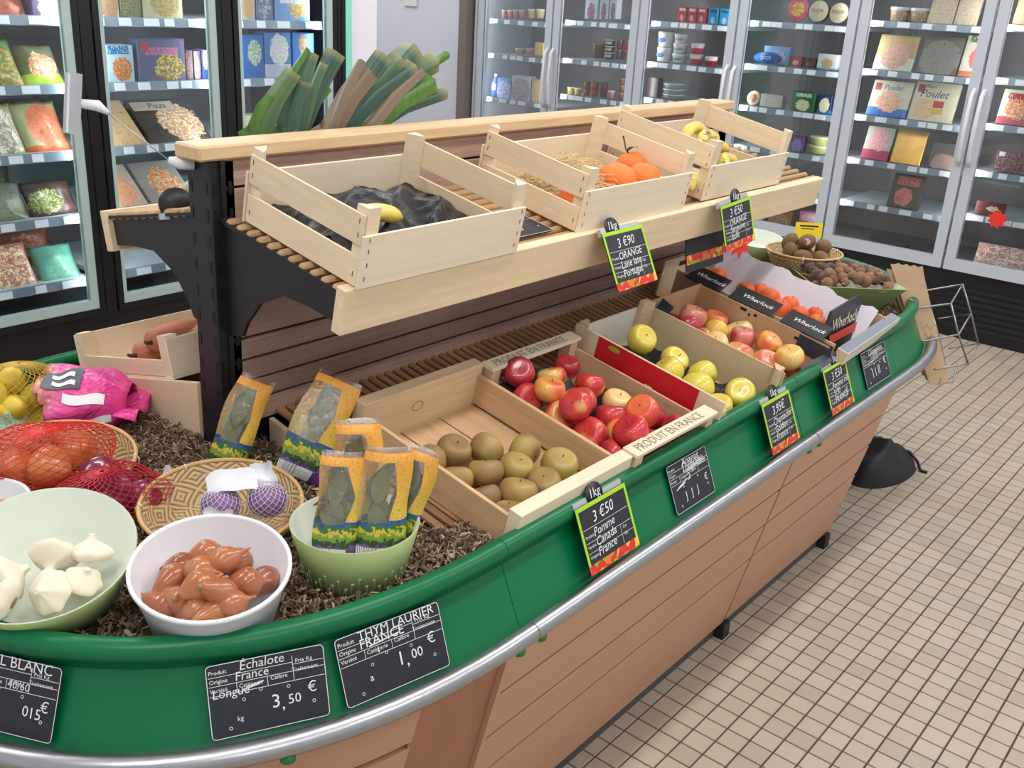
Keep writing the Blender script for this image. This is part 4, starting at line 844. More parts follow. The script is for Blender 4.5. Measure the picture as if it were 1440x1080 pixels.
AM = {k: [apple_mesh('apple', mt, s, i) for i, s in enumerate((.92, .86, .96))] for k, mt in dict(canada=canada, red=redap, orr=redorange, gold=golden, mix=mixed, pink=pinkred).items()}
stk = M('sticker_white', rgb(228, 222, 228), .4)
def lpoint(x, y, h): return (x, y, zl(y) + h)
def apples(lst, kinds, name, labels, cat, group, squash=True, seed=3):
    r = np.random.default_rng(seed)
    for i, (x, y, h, rad) in enumerate(lst):
        k = kinds[i % len(kinds)] if isinstance(kinds, list) else kinds
        me = AM[k][i % 3]
        rot = (r.normal(0, .45) - .1, r.normal(0, .5), r.random() * 6.3)
        o = place(name, me, None, lpoint(x, y, h), rot, rad)
        place('stem', stem_me, o); place('calyx', calyx_me, o)
        tag(o, labels[i] if isinstance(labels, list) else labels, cat, group)
C1A = [(-1.146, .737, .046, .034), (-1.08, .736, .049, .036), (-1.018, .704, .048, .036), (-.95, .658, .048, .036), (-1.082, .649, .05, .037), (-1.017, .625, .048, .036), (-.932, .58, .051, .039), (-1.146, .667, .046, .034), (-1.011, .557, .049, .036), (-1.085, .564, .052, .039), (-1.146, .597, .046, .034), (-1.146, .534, .046, .034)]
apples(C1A, 'canada', 'russet_apple', ['dull yellow-brown russet apple, back left corner of the heap in the bare wooden crate', 'yellowish russet apple second from the left in the back row of the bare crate', 'brownest russet apple in the middle of the back row of the bare crate', 'tan russet apple at the right end of the back row of the bare crate', 'greenest russet apple in the middle of the bare crate', 'ochre russet apple right of the greenest one', 'oblong brown russet apple against the right side of the bare crate', 'pale russet apple against the left side, just in front of the back row', 'brown russet apple in front of the oblong one', 'large tan russet apple in the front row of the bare crate', 'pale yellow russet apple left in the front row of the bare crate', 'half hidden russet apple in the front left corner of the bare crate'], 'apple', 'russet apples in the bare wooden crate')
C2A = [(-.771, .826, .109, .036), (-.703, .783, .09, .034), (-.582, .828, .063, .033), (-.796, .778, .066, .036), (-.772, .736, .113, .036), (-.723, .681, .088, .033), (-.647, .714, .091, .035), (-.794, .686, .068, .038), (-.795, .646, .128, .037), (-.793, .604, .069, .039), (-.612, .659, .066, .036), (-.686, .624, .068, .038), (-.729, .567, .068, .038), (-.76, .525, .119, .04), (-.64, .572, .104, .04), (-.586, .518, .064, .033), (-.664, .518, .063, .033), (-.584, .581, .063, .033), (-.799, .536, .063, .033)]
C2A = [(x, y, h - (.016 if h > .1 else .006), r) for x, y, h, r in C2A]
LB2 = ['deep red apple at the back left of the red apple crate', 'deep red apple second in the back row, beside a round sticker', 'dark red apple in the far back corner of the red apple crate', 'red and yellow apple against the left side of the red apple crate', 'orange-red apple in the second row of the red apple crate', 'yellow-flushed apple in the middle of the red apple crate', 'red apple near the red printed panel', 'striped pink-red apple on the left, third row', 'bright red apple on top in the third row', 'red and cream apple low on the left, fourth row', 'yellow and red apple near the right wall of the red apple crate', 'red apple in the hollow between the larger ones', 'plain orange apple near the front of the red apple crate', 'largest glossy red apple, at the front on top of the heap', 'large orange and red apple on top, right of the glossy red one', 'small red apple in the front right corner', 'small red apple behind the front bar', 'red apple tucked by the right wall near the front', 'red apple low at the front left corner']
apples(C2A, ['red', 'red', 'red', 'red', 'orr', 'mix', 'red', 'red', 'red', 'red', 'mix', 'red', 'orr', 'red', 'orr', 'red', 'red', 'red', 'red'], 'red_apple', LB2, 'apple', 'red apples in the crate marked produit en France', seed=11)
C3A = [(-.311, .793, .083, .039), (-.271, .713, .053, .038), (-.348, .684, .056, .041), (-.419, .634, .053, .038), (-.274, .627, .055, .04), (-.357, .592, .059, .042), (-.262, .524, .054, .039), (-.377, .521, .051, .036)]
apples(C3A, 'gold', 'golden_apple', ['lone yellow apple perched on black film at the back', 'yellow apple with an orange blush, backmost of the front cluster', 'yellow apple left of the orange-blushed one', 'yellow apple against the left wall of the golden apple crate', 'yellow apple against the right wall of the golden apple crate', 'yellow apple facing up with a dark calyx in the cluster centre', 'yellow apple alone in the front right corner', 'yellow apple half hidden behind the front edge'], 'apple', 'golden apples in the red-sided crate', seed=21)
C4A = [(-.041, .799, .093, .039), (-.111, .775, .091, .034), (.078, .79, .057, .037), (.018, .753, .056, .036), (-.11, .686, .083, .035), (-.066, .75, .053, .033), (.075, .71, .06, .04), (-.004, .661, .089, .035), (-.064, .637, .06, .04), (.031, .598, .09, .037), (-.028, .569, .06, .04), (-.069, .847, .053, .033), (-.004, .519, .095, .039), (.039, .515, .055, .035), (-.097, .576, .053, .033)]
C4A = [(x, y, h - .006, r) for x, y, h, r in C4A]
apples(C4A, ['pink', 'pink', 'orr', 'gold', 'mix', 'pink', 'mix', 'pink', 'mix', 'orr', 'mix', 'pink', 'red', 'orr', 'pink'], 'bicolour_apple', ['dark pink-red apple at the back of the cardboard tray', 'pink-red apple in front of the darkest one', 'orange apple at the back right of the cardboard tray', 'clear yellow apple in the middle of the cardboard tray', 'cream apple with a dark stem, second row left', 'pink apple by the left wall of the cardboard tray', 'pink and orange striped apple beside the tray wall', 'crimson striped apple in the centre of the cardboard tray', 'cream and pink apple near the left edge', 'orange apple in the front right cluster', 'cream-yellow apple at the front of the cardboard tray', 'pink apple hidden in the back left corner', 'elongated bright red apple at the front', 'orange-flushed apple under the bright red one', 'dark pink apple low at the front left'], 'apple', 'bicoloured apples in the cardboard tray', seed=31)
sph = lambda n, m, sq=.88: MB().lathe([(max(math.cos(a), .0005), math.sin(a) * sq - .06 * (math.sin(a) > .95)) for a in angs(-H, H, 14)], 20).mesh(n, m)
cl_me = sph('clementine', clemm, .84); dot_me = MB().tube([(0, 0, .80), (0, 0, .86)], [.09, .05], 7).mesh('stem_button', M('stem_green', rgb(110, 130, 60), .7))
C5A = [(.42, .975, .048, .030), (.41, .868, .047, .030), (.465, .838, .046, .029), (.425, .79, .055, .033), (.455, .733, .048, .031), (.375, .729, .055, .033), (.392, .675, .055, .031), (.403, .617, .05, .031), (.475, .654, .048, .030)]
for i, (x, y, h, r) in enumerate(C5A):
    o = place('clementine', cl_me, None, lpoint(x, y, h + .004), (.3 * math.sin(i * 3), .3 * math.cos(i * 5), i), r); place('stem_button', dot_me, o)
    tag(o, ['lone clementine at the back of the paper-lined box', 'clementine heading the row in the paper-lined box', 'second clementine of the row, against the white paper', 'largest clementine in the middle of the row', 'clementine right of the largest one', 'clementine tucked against the black printed side', 'clementine in the front part of the row', 'foremost clementine by the black carton end', 'clementine lying on the white paper near the front'][i], 'clementine', 'clementines in the black printed box')
# oranges, bananas on the upper shelf
or_me = sph('orange', orangem, .95)
leafm = M('leaf_green', rgb(70, 110, 50), .45); dryst = M('dry_stalk', rgb(70, 60, 40), .8)
for i, (x, y, z, r) in enumerate(((.06, .10, .055, .046), (.15, .085, .053, .044), (.19, .15, .055, .043), (-.168, .05, .05, .042))):
    o = place('orange', or_me, None, loc_at(U2, x, y, z), (.2, .3, i), r); place('stem_button', dot_me, o)
    tag(o, ['plump orange resting on wood wool, left of the leafy one', 'orange at the front of the middle crate, half behind the front plank', 'orange with a dry stalk and leaf on top', 'orange showing through the slot of the middle crate'][i], 'orange', 'oranges on wood wool')
    if i == 2:
        MB().tube([(0, 0, .9), (.1, .1, 1.15), (.05, .3, 1.5), (.1, .2, 1.9)], [.05, .04, .04, .06], 6).build('stalk', dryst, o)
        MB().grid(lambda u, v: ((v) * 1.0 - .1, (u - .5) * .5 * math.sin(PI * v), .98 + .2 * math.sin(3 * v)), 4, 6).build('leaf', leafm, o, rot=(0, 0, 2.5))
bananam, nt, p, out = nodes('banana_skin'); p.inputs['Roughness'].default_value = .45
v = coord(nt); v2, r_ = randv(nt, v)
nt.links.new(ramp(nt, noise(nt, v2, 34, 3, .6), [(.3, rgb(226, 198, 84)), (.55, rgb(222, 200, 110)), (.63, rgb(96, 74, 40)), (.7, rgb(50, 40, 30))]), p.inputs['Base Color'])
def banana(parent_t, x, y, z, rotz, tilt, length=.17, label='', seed=0):
    pts = []; rs = []
    for i in range(13):
        s = i / 12; a = (s - .5) * 1.6; pts.append((math.sin(a) * length / 1.6, 0, -math.cos(a) * length / 1.6 + length / 1.6)); rs.append(.017 * min(1, .35 + 4 * s, .4 + 4 * (1 - s)) * (1 if 0 < i < 12 else .4))
    t = MB().tube(pts, rs, 6).build('banana', bananam, None, loc_at(parent_t, x, y, z), (tilt, 0, rotz)); tag(t, label, 'banana', 'bananas'); return t
for i, (x, y, z, rz, ti) in enumerate(((-.01, .19, .12, .1, 2.7), (.005, .155, .11, .2, 2.5), (.015, .12, .09, .25, 2.4), (.02, .085, .065, .3, 2.3))):
    b = banana(U3, x, y, z, rz, ti, .16, ['topmost banana of the spotted bunch in the far crate', 'second banana of the spotted bunch in the far crate', 'third banana of the spotted bunch in the far crate', 'lowest banana of the spotted bunch behind the front plank'][i])
    MB().tube([(-.078, 0, .028), (-.10, 0, .045)], [.006, .007], 6).build('stalk', dryst, b)
for i, (x, y, z, rz) in enumerate(((-.10, .10, .085, .2), (.03, .04, .055, .1))):
    banana(U1, x, y, z, rz, 2.2, .15, ['spotted banana peeping out of black film by the crate corner post', 'spotted banana tip showing above the front plank of the near crate'][i])
banana(U3, -.19, .05, .04, .2, 2.4, .14, 'dark spotted banana seen through the slot of the far crate')
# wood wool and mulch made of many thin curls
def curls(name, label, cat, mat, n, posf, L0=.05, r=.0007, seed=0, curl=1.0):
    rr = np.random.default_rng(seed); b = MB()
    for i in range(n):
        x, y, z = posf(rr); a = rr.random() * 6.28; el = rr.normal(0, .35); k = rr.normal(0, 40 * curl); l = L0 * (.6 + rr.random() * .8); pts = []
        px, py, pz = x, y, z
        for s in range(6):
            pts.append((px, py, pz)); px += math.cos(a) * l / 5; py += math.sin(a) * l / 5; pz += math.sin(el) * l / 5; a += k * l / 5; el = -el * .8 + rr.normal(0, .2)
        b.tube(pts, r, 3, caps=False)
    o = b.build(name, mat); o['kind'] = 'stuff'; return tag(o, label, cat)
woolm = M('wood_wool', rgb(226, 196, 150), .7, var=.12, ns=20)
MU2 = Matrix.LocRotScale(U2.location, U2.rotation_euler, None)
def wool_pos(rr):
    x = rr.uniform(-.165, .165); y = rr.uniform(.055, .24); z = .012 + rr.random() * (.042 + .035 * math.exp(-((x + .03) ** 2 + (y - .2) ** 2) / .01)); return tuple(MU2 @ Vector((x, y, z)))
curls('wood_wool', 'pale curly wood wool lining the middle orange crate', 'wood wool', woolm, 1500, wool_pos, .05, .0009, 2)
# ------------------------------------------------------------------ lower crates
def slab(b, *a): return b.box(*a)
def lower(name, label, x0, x1, yf, yb, lift=.001):
    return thing(name, label, 'crate', ((x0 + x1) / 2, yf, zl(yf) + lift), (TH, 0, 0)), (x1 - x0), (yb - yf) * math.sqrt(1.04)
t, w_, d_ = lower('wooden_crate', 'bare wooden crate of russet apples with thick pale end bars', -1.195, -.848, .487, .915)
C1T = t; h = .098; th = .009
for i in range(3): MB().box(-w_ / 2 + i * w_ / 3 + .002, .01, 0, -w_ / 2 + (i + 1) * w_ / 3 - .003, d_ - .01, .006).build('floor_board', oldwood_y, t)
for s in (-1, 1): MB().box(min(s * w_ / 2, s * (w_ / 2 - th)), .004, .012, max(s * w_ / 2, s * (w_ / 2 - th)), d_ - .004, .084).build('side_plank', oldwood_y, t, bevel=.001)
MB().box(-w_ / 2 - .004, -.004, .002, w_ / 2 + .004, .026, h + .006).build('front_bar', pale, t, bevel=.0015)
bb = MB().box(-w_ / 2 - .004, d_ - .026, .002, w_ / 2 + .004, d_ + .004, h + .012).build('back_bar', oldwood_x, t, bevel=.0015)
MB().lathe([(.013, 0), (.0135, .0008), (.0145, .0006), (.015, 0)], 20, Matrix.Translation((-.02, d_ - .0262, .06)) @ Matrix.Rotation(PI / 2, 4, 'X') @ Matrix.Diagonal((1.15, .8, 1, 1))).build('knot', M('knot_brown', rgb(150, 104, 64), .6), bb)
t, w_, d_ = lower('wooden_crate', 'open wooden crate of red apples, end bars printed produit en France', -.843, -.512, .478, .895)
for i in range(3): MB().box(-w_ / 2 + i * w_ / 3 + .002, .01, 0, -w_ / 2 + (i + 1) * w_ / 3 - .003, d_ - .01, .005).build('floor_board', oldwood_y, t)
for s in (-1, 1): MB().box(min(s * w_ / 2, s * (w_ / 2 - .006)), .004, .004, max(s * w_ / 2, s * (w_ / 2 - .006)), d_ - .004, .078).build('side_plank', oldwood_y, t, bevel=.001)
stamp = M('stamp_grey', rgb(130, 124, 112), .7)
for yy, nm in ((-.004, 'front_bar'), (d_ - .034, 'back_bar')):
    o = MB().box(-w_ / 2, yy, .100, w_ / 2, yy + .038, .109).build(nm, pale, t, bevel=.001); lettering([('PRODUIT EN FRANCE', -.145, yy + .008, .031, 0, 0, .86)], stamp, o, (0, 0, .1096))
    if nm == 'front_bar': MB().box(-w_ / 2, -.004, .004, w_ / 2, .003, .07).build('front_plank', oldwood_x, t)
for sx in (-1, 1):
    for y0 in (0, d_ - .03): MB().box(min(sx * (w_ / 2 - .006), sx * (w_ / 2 - .034)), y0, .004, max(sx * (w_ / 2 - .006), sx * (w_ / 2 - .034)), y0 + .03, .100).build('corner_post', oldwood_x, t)
film('black_film', 'black film pulled up behind the red apples', t, 'film', -.145, .06, d_ - .12, d_ - .036, lambda u, v: .035 + .045 * v, nx=14, ny=8, seed=9)
film('black_film', 'black film on the floor beneath the red apples', t, 'film', -.15, .15, .012, d_ - .12, lambda u, v: .014, nx=14, ny=14, seed=19)
t, w_, d_ = lower('printed_crate', 'white and red printed crate of golden apples with wooden corner posts', -.485, -.165, .475, .905)
cream = M('cream_board', rgb(226, 208, 176), .6, var=.05, ns=6); redside = M('red_print', rgb(206, 32, 38), .45)
wht = M('white_board', rgb(222, 218, 208), .6)
MB().box(-w_ / 2, 0, 0, w_ / 2, d_, .005).build('floor_board', cream, t)
o = MB().box(-w_ / 2, .002, .004, -w_ / 2 + .005, d_ - .002, .122).build('side_wall', cream, t)
pnl = MB().box(-w_ / 2 - .001, .07, .03, -w_ / 2 - .0002, d_ - .075, .1205).build('red_panel', redside, o)
lettering([('T', .15, .040, .04)], whitep, pnl, (-w_ / 2 - .0016, d_ - .08, 0), (PI / 2, 0, -PI / 2))
MB().lathe([(.5, 0), (.0001, .0004)], 14, Matrix.Translation((-w_ / 2 - .0014, d_ - .125, .108)) @ Matrix.Rotation(-PI / 2, 4, 'Y') @ Matrix.Diagonal((.014, .036, 1, 1))).build('leaf_print', M('leaf_print', rgb(150, 180, 50), .5), pnl)
MB().box(w_ / 2 - .005, .002, .004, w_ / 2, d_ - .002, .112).build('side_wall', kraftl, t)
MB().box(-w_ / 2, d_ - .005, .004, w_ / 2, d_, .106).build('back_wall', wht, t); MB().box(-w_ / 2, 0, .004, w_ / 2, .005, .062).build('front_wall', wht, t)
for sx in (-1, 1):
    for yy, sy in ((.006, 1), (d_ - .006, -1)):
        x = sx * (w_ / 2 - .0055); MB().prism([(x, yy), (x - sx * .034, yy), (x - sx * .03, yy + sy * .012), (x, yy + sy * .03)], .005, .128 if not (sx < 0 and yy < .1) else .09).build('corner_post', oldwood_x, t)
film('black_liner', 'bubbled black fruit liner under the golden apples', t, 'film', -.15, .15, .02, d_ - .02, lambda u, v: .014 + .03 * max(0, v - .75) * 2, nx=30, ny=36, seed=12)
t, w_, d_ = lower('cardboard_tray', 'brown cardboard tray of bicoloured apples with dark folded corners', -.157, .128, .475, .90)
navyc = M('navy_flap', rgb(44, 48, 60), .5)
MB().box(-w_ / 2, 0, 0, w_ / 2, d_, .004).build('floor_sheet', kraft, t)
MB().box(-w_ / 2, .02, .004, -w_ / 2 + .004, d_ - .03, .088).build('side_wall', kraftl, t); o = MB().box(w_ / 2 - .004, .01, .004, w_ / 2, d_, .112).build('side_wall', kraft, t)
mk = MB()
for y0, y1, z0 in ((.10, .112, .088), (.235, .245, .096), (.255, .262, .09), (.27, .29, .098)): mk.box(w_ / 2 - .0048, y0, z0, w_ / 2 - .0042, y1, z0 + .008)
mk.build('ink_marks', black, o)
MB().box(-w_ / 2 + .01, d_ - .004, .004, w_ / 2, d_, .115).build('back_wall', kraft, t); MB().box(-w_ / 2, 0, .004, w_ / 2, .004, .05).build('front_wall', kraft, t)
for nm, q in (('corner_flap', [(-w_ / 2 + .002, d_ - .02, .085), (-w_ / 2 + .06, d_ - .01, .118), (-w_ / 2 + .05, d_ - .055, .112), (-w_ / 2 + .002, d_ - .06, .085)]), ('corner_flap', [(w_ / 2 - .12, .03, .07), (w_ / 2 - .005, .015, .088), (w_ / 2 - .01, -.012, .08), (w_ / 2 - .16, -.008, .062)]), ('corner_flap', [(w_ / 2 - .003, .0, .115), (w_ / 2 - .003, .10, .118), (w_ / 2 - .008, .10, .07), (w_ / 2 - .008, .0, .06)])):
    b = MB(); b.add(q + [(a, b_, c_ - .003) for a, b_, c_ in q], [(0, 1, 2, 3), (7, 6, 5, 4), (0, 4, 5, 1), (1, 5, 6, 2), (2, 6, 7, 3), (3, 7, 4, 0)]); b.build(nm, navyc, t)
# clementine box: cardboard, black printed left side, white tissue lining
t, w_, d_ = lower('clementine_box', 'black printed cardboard box of clementines lined with white tissue', .165, .555, .485, 1.05)
C5T = t
MB().box(-w_ / 2, 0, 0, w_ / 2, d_, .004).build('floor_sheet', kraft, t)
blk = M('black_print_card', rgb(30, 31, 36), .4)
o = MB().box(-w_ / 2, .0, .004, -w_ / 2 + .005, d_ - .05, .108).build('side_wall', kraftl, t)
for y0, y1 in ((.03, .16), (.19, .33), (.36, .48)):
    q = [(-w_ / 2 - .034, y0, .114), (-w_ / 2 + .032, y0, .138), (-w_ / 2 + .032, y1, .138), (-w_ / 2 - .034, y1, .114)]
    b = MB(); b.add(q + [(a, b_, c_ - .004) for a, b_, c_ in q], [(3, 2, 1, 0), (4, 5, 6, 7), (0, 1, 5, 4), (1, 2, 6, 5), (2, 3, 7, 6), (3, 0, 4, 7)]); f = b.build('black_flap', blk, t, bevel=.001)
    lettering([('Wherlock', -.042, -.008, .024, .3)], whitep, f, (-w_ / 2 - .001, (y0 + y1) / 2, .1268), (Matrix.Rotation(-.35, 3, 'Y') @ Matrix.Rotation(-PI / 2, 3, 'Z')).to_euler())
MB().box(-w_ / 2, d_ - .005, .004, w_ / 2, d_, .115).build('back_wall', kraftl, t)
MB().box(-w_ / 2 + .09, d_ - .0056, .085, -w_ / 2 + .16, d_ - .0051, .1).build('hand_hole', black, t)
MB().box(w_ / 2 - .005, 0, .004, w_ / 2, d_, .105).build('side_wall', kraftl, t)
MB().box(-w_ / 2 + .18, 0, .004, w_ / 2, .005, .06).build('front_wall', kraftl, t)
tissue = M('white_tissue', rgb(208, 203, 214), .7, var=.03, ns=20, bump=.3)
def tis(u, v):
    y = .02 + (d_ - .05) * v; s = u
    x = -w_ / 2 + .02 + s * (w_ - .06); z = .006 + .115 * max(0, (s - .74) / .26) ** .8 + .006 * math.sin(21 * v + 7 * u) * u + .004 * math.sin(45 * v) * u
    return (x, y, z + .002)
b = MB(); b.grid(tis, 18, 24); b.grid(lambda u, v: tuple(np.array(tis(1 - u, v)) - (0, 0, .0015)), 18, 24); o = b.build('tissue_paper', tissue, None, t.location, t.rotation_euler); tag(o, 'white tissue paper lining the clementine box', 'paper')
def batten():
    b = MB(); b.box(-.195, -.022, .060, .275, .010, .100); b.mi[1] = 1; b.mi[5] = 2; return b
q = [(-w_ / 2 + .02, .02, .01), (w_ / 2 - .16, -.004, .125), (w_ / 2 - .02, -.004, .13), (w_ / 2 - .02, -.012, .05), (-w_ / 2 + .02, -.012, .01)]
b = MB(); yy0 = -.004
poly = [(-w_ / 2 - .01, .005), (-w_ / 2 + .06, .08), (-.06, .150), (.15, .162), (.19, .09), (.12, .01)]
b.prism(poly, -.004, .004, Matrix.Translation((0, .035, 0)) @ Matrix.Rotation(PI / 2 - .35, 4, 'X')); f = b.build('end_flap', blk, t)
lettering([('Wherlock', -.075, .097, .046, .3)], M('print_cream', rgb(216, 206, 180), .5), f, (0, .0300, 0), (PI / 2 - .35, 0, 0), z=.0046)
MB().box(-.09, .062, .0042, .135, .086, .0048, Matrix.Translation((0, .0300, 0)) @ Matrix.Rotation(PI / 2 - .35, 4, 'X')).build('red_print', redp, f)
o = batten().build('wooden_block', [M('block_pale', rgb(214, 206, 190), .6), M('block_grey', rgb(126, 132, 146), .6), oldwood_x], None, t.location, Euler((TH + .1, 0, .05)), bevel=.0015); tag(o, 'grey-topped wooden batten lying in front of the clementine box', 'batten')
# carrot crate on the rear slope
RZ = lambda y: .865 - .24 * (y - 1.17)
t = thing('carrot_crate', 'light wooden crate of carrots on the rear slope behind the post', 'crate', (-1.36, 1.275, RZ(1.275)), (-math.atan(.24), 0, 0)); CT = t
MB().box(0, 0, 0, .42, .40, .005).build('floor_board', poplar_x, t)
MB().box(0, .395, .004, .42, .402, .088).build('back_plank', poplar_x, t); MB().box(.0, 0, .004, .42, .007, .086).build('front_plank', poplar_x, t)
MB().box(0, .03, .004, .006, .37, .04).build('end_plank', poplar_y, t); MB().box(.414, .0, .004, .42, .40, .08).build('end_plank', poplar_y, t)
for x in (.002, .39):
    for y0 in (.007, .365): MB().box(x, y0, .004, x + .028, y0 + .03, .092).build('corner_post', poplar, t)
carm = M('carrot_skin', rgb(176, 104, 74), .6, var=.25, ns=40, stretch=(1, 1, 3), bump=.3)
for i, (x, y, z, rz, L_) in enumerate(((.06, .17, .062, -2.75, .17), (.045, .22, .034, -3.0, .16), (.10, .08, .033, -3.1, .17), (.12, .30, .034, -3.0, .15))):
    o = MB().tube([(0, 0, 0), (.01, 0, 0), (L_ * .3, 0, 0), (L_ * .7, 0, 0), (L_ * .95, 0, 0), (L_ * 1.15, .01, 0)], [.010, .026, .027, .021, .010, .001], 12).build('carrot', carm, None, loc_at(CT, x, y, z), (-.2, 0, rz + PI)); tag(o, ['topmost dusty carrot in the crate behind the post', 'lower dusty carrot at the front of the carrot crate', 'dusty carrot under the topmost one', 'dusty carrot at the far side of the carrot crate'][i], 'carrot', 'carrots')
    MB().tube([(0, 0, 0), (-.012, .002, .003), (-.02, 0, .008)], [.006, .005, .003], 6).build('crown', stemm, o)
# ------------------------------------------------------------------ near end of the tray: mulch, bowls, baskets, nets
def zc(x, y): return .695 + .04 * math.exp(-((x + 1.40) ** 2 / .05 + (y - 1.2) ** 2 / .12)) + .012 * math.exp(-((x + 1.33) ** 2 / .02 + (y - .6) ** 2 / .02))
def inside(x, y, m=.035):
    if x < XL: u = abs((x - XL) / (A0 - m)); v = abs((y - YC) / (W0 - m)); return u ** NE + v ** NE < 1
    if x > XR: u = abs((x - XR) / (A0 + .02 - m)); v = abs((y - YC) / (W0 - m)); return u ** NE + v ** NE < 1
    return abs(y - YC) < W0 - m
mulchm, nt, p, out = nodes('brown_mulch'); p.inputs['Roughness'].default_value = .9
g_ = N(nt, 'ShaderNodeNewGeometry'); nt.links.new(ramp(nt, g_.outputs['Random Per Island'], [(0, rgb(78, 62, 48)), (.4, rgb(122, 100, 78)), (.75, rgb(154, 130, 104)), (1, rgb(204, 184, 156))]), p.inputs['Base Color'])
def flakes(n, xr, yr, zfun, seed, cond, rise=.022):
    r = np.random.default_rng(seed); V = []; F = []
    k = 0
    while k < n:
        x = r.uniform(*xr); y = r.uniform(*yr)
        if not cond(x, y): continue
        L_ = r.uniform(.007, .021) / 2; W_2 = r.uniform(.0016, .0042) / 2; T = r.uniform(.0006, .0016)
        a, b_, c_ = r.random() * 6.28, r.normal(0, .45), r.normal(0, .6)
        R_ = Euler((c_, b_, a)).to_matrix(); z = zfun(x, y) + r.random() * rise * r.random(); bend = r.normal(0, .004)
        o = len(V)
        for sx, zz in ((-1, -1), (0, 1), (1, -1)):
            for sy in (-1, 1):
                for sz in (-1, 1):
                    q = R_ @ Vector((sx * L_, sy * W_2, sz * T + zz * bend)); V.append((x + q.x, y + q.y, z + q.z))
        for i in (0, 1):
            a0 = o + i * 4; b0 = a0 + 4
            F += [(a0, a0 + 2, b0 + 2, b0), (a0 + 1, b0 + 1, b0 + 3, a0 + 3), (a0, b0, b0 + 1, a0 + 1), (a0 + 2, a0 + 3, b0 + 3, b0 + 2)]
        F += [(o, o + 1, o + 3, o + 2), (o + 8, o + 10, o + 11, o + 9)]
        k += 1
    return V, F
HOLES = [(-1.685, .678, .105), (-1.85, .885, .10), (-1.442, .625, .085), (-1.52, .888, .125), (-1.655, 1.225, .13), (-1.852, 1.115, .08)]
V, F = flakes(12000, (-2.0, -1.2), (.46, 1.8), zc, 4, lambda x, y: inside(x, y, .045) and not (x > -1.258 and not (y < .60 and x < -1.2)) and all((x - a) ** 2 + (y - b_) ** 2 > c_ * c_ for a, b_, c_ in HOLES))
V2, F2 = flakes(2200, (.62, 1.38), (.5, 1.75), lambda x, y: .70, 5, lambda x, y: inside(x, y, .045)); o_ = len(V)
me = bpy.data.meshes.new('bark_mulch'); me.from_pydata(V, [], F); me.materials.append(mulchm); o = place('bark_mulch', me); stuff(o); tag(o, 'brown shredded bark filling the near end of the tray', 'mulch')
b = MB(); b.grid(lambda u, v: ((lambda x, y: (x, y, zc(x, y) - .004))(XL - (A0 - .03) * u * 1.0 * (1 - abs(2 * v - 1) ** NE) ** (1 / NE), YC + (W0 - .03) * (2 * v - 1))), 16, 40); bb_ = b.build('mulch_bed', M('mulch_dark', rgb(74, 56, 42), .95, var=.3, ns=60), o)
me = bpy.data.meshes.new('bark_mulch'); me.from_pydata(V2, [], F2); me.materials.append(mulchm); o = place('bark_mulch', me); stuff(o); tag(o, 'brown shredded bark at the far rounded end of the tray', 'mulch')
b = MB(); b.grid(lambda u, v: (XR + (A0 - .02) * u * (1 - abs(2 * v - 1) ** NE) ** (1 / NE), YC + (W0 - .03) * (2 * v - 1), .70), 4, 40); b.build('mulch_bed', MATS['mulch_dark'], o)
CAMP = Vector((-2.4314, -.4804, 1.6262))
def tilt_to(axis, spin=0.):
    a = Vector(axis).normalized(); q = Vector((0, 0, 1)).rotation_difference(a); return (q.to_matrix() @ Matrix.Rotation(spin, 3, 'Z')).to_euler()
def bowl(name, label, rimc, axis, r, h, rb, mat, cat='bowl', rim=.004, wall=.003, spin=0., inner=None):
    ax = Vector(axis).normalized(); base = Vector(rimc) - ax * h
    t = thing(name, label, cat, tuple(base), tilt_to(axis, spin))
    b = MB(); b.lathe([(.0001, 0), (rb * .96, 0), (rb, .004), (r - rim * .3, h - .012), (r, h - .010), (r + rim, h - .006), (r + rim, h - .001), (r + rim * .5, h), (r - wall * .5, h), (r - wall, h - .004), (rb - wall, .030), (.0001, .030)], 44)
    b.build('shell', mat, t); return t
cd = (CAMP - Vector((-1.69, .67, .8))); cd.z = 0; cd.normalize()
ax = (cd.x * .20, cd.y * .20, 1)
whitepl = M('white_bowl_plastic', rgb(226, 224, 228), .3)
wb = bowl('white_bowl', 'round white plastic bowl full of shallots, tilted forward', (-1.692, .668, .803), ax, .116, .105, .094, whitepl)
shm = fruit_mat('shallot_skin', rgb(172, 104, 64), rgb(140, 72, 42), rgb(100, 50, 34), .46, rgb(180, 118, 78), .28, True, .4, vary=.5, bump=.2)
def bulb(L_, R_, mat, tip=.25, name='bulb'):
    prof = [(.0005, -.5), (.10, -.49), (.34, -.42), (.72, -.22), (.96, 0), (1, .12), (.86, .26), (.55, .38), (.28, .46), (.13, .54), (.10, .48 + tip * .6), (.02, .52 + tip * .6)]
    return MB().lathe([(r * R_, z * L_) for r, z in smoothp(prof, 22)], 16, fn=lambda p, a: (p[0] + .1 * R_ * max(0, p[2] / L_ - .4) * 3, p[1], p[2])).mesh(name, mat)
shal_me = [bulb(.070, .0235, shm), bulb(.062, .0255, shm), bulb(.076, .022, shm)]
root_me = MB().tube([(0, 0, -.5), (0, 0, -.54), (0, 0, -.57)], [.006, .005, .001], 6).mesh('root', M('root_tan', rgb(150, 120, 84), .9))
SH = [(-1.708, .741, .79), (-1.667, .725, .795), (-1.743, .718, .785), (-1.772, .702, .77), (-1.703, .689, .78), (-1.67, .673, .79), (-1.752, .676, .765), (-1.731, .65, .785), (-1.711, .618, .785), (-1.635, .674, .785), (-1.656, .624, .775), (-1.62, .622, .78), (-1.705, .607, .765), (-1.746, .643, .755), (-1.728, .614, .76)]
bc = Vector((-1.692, .668, .80))
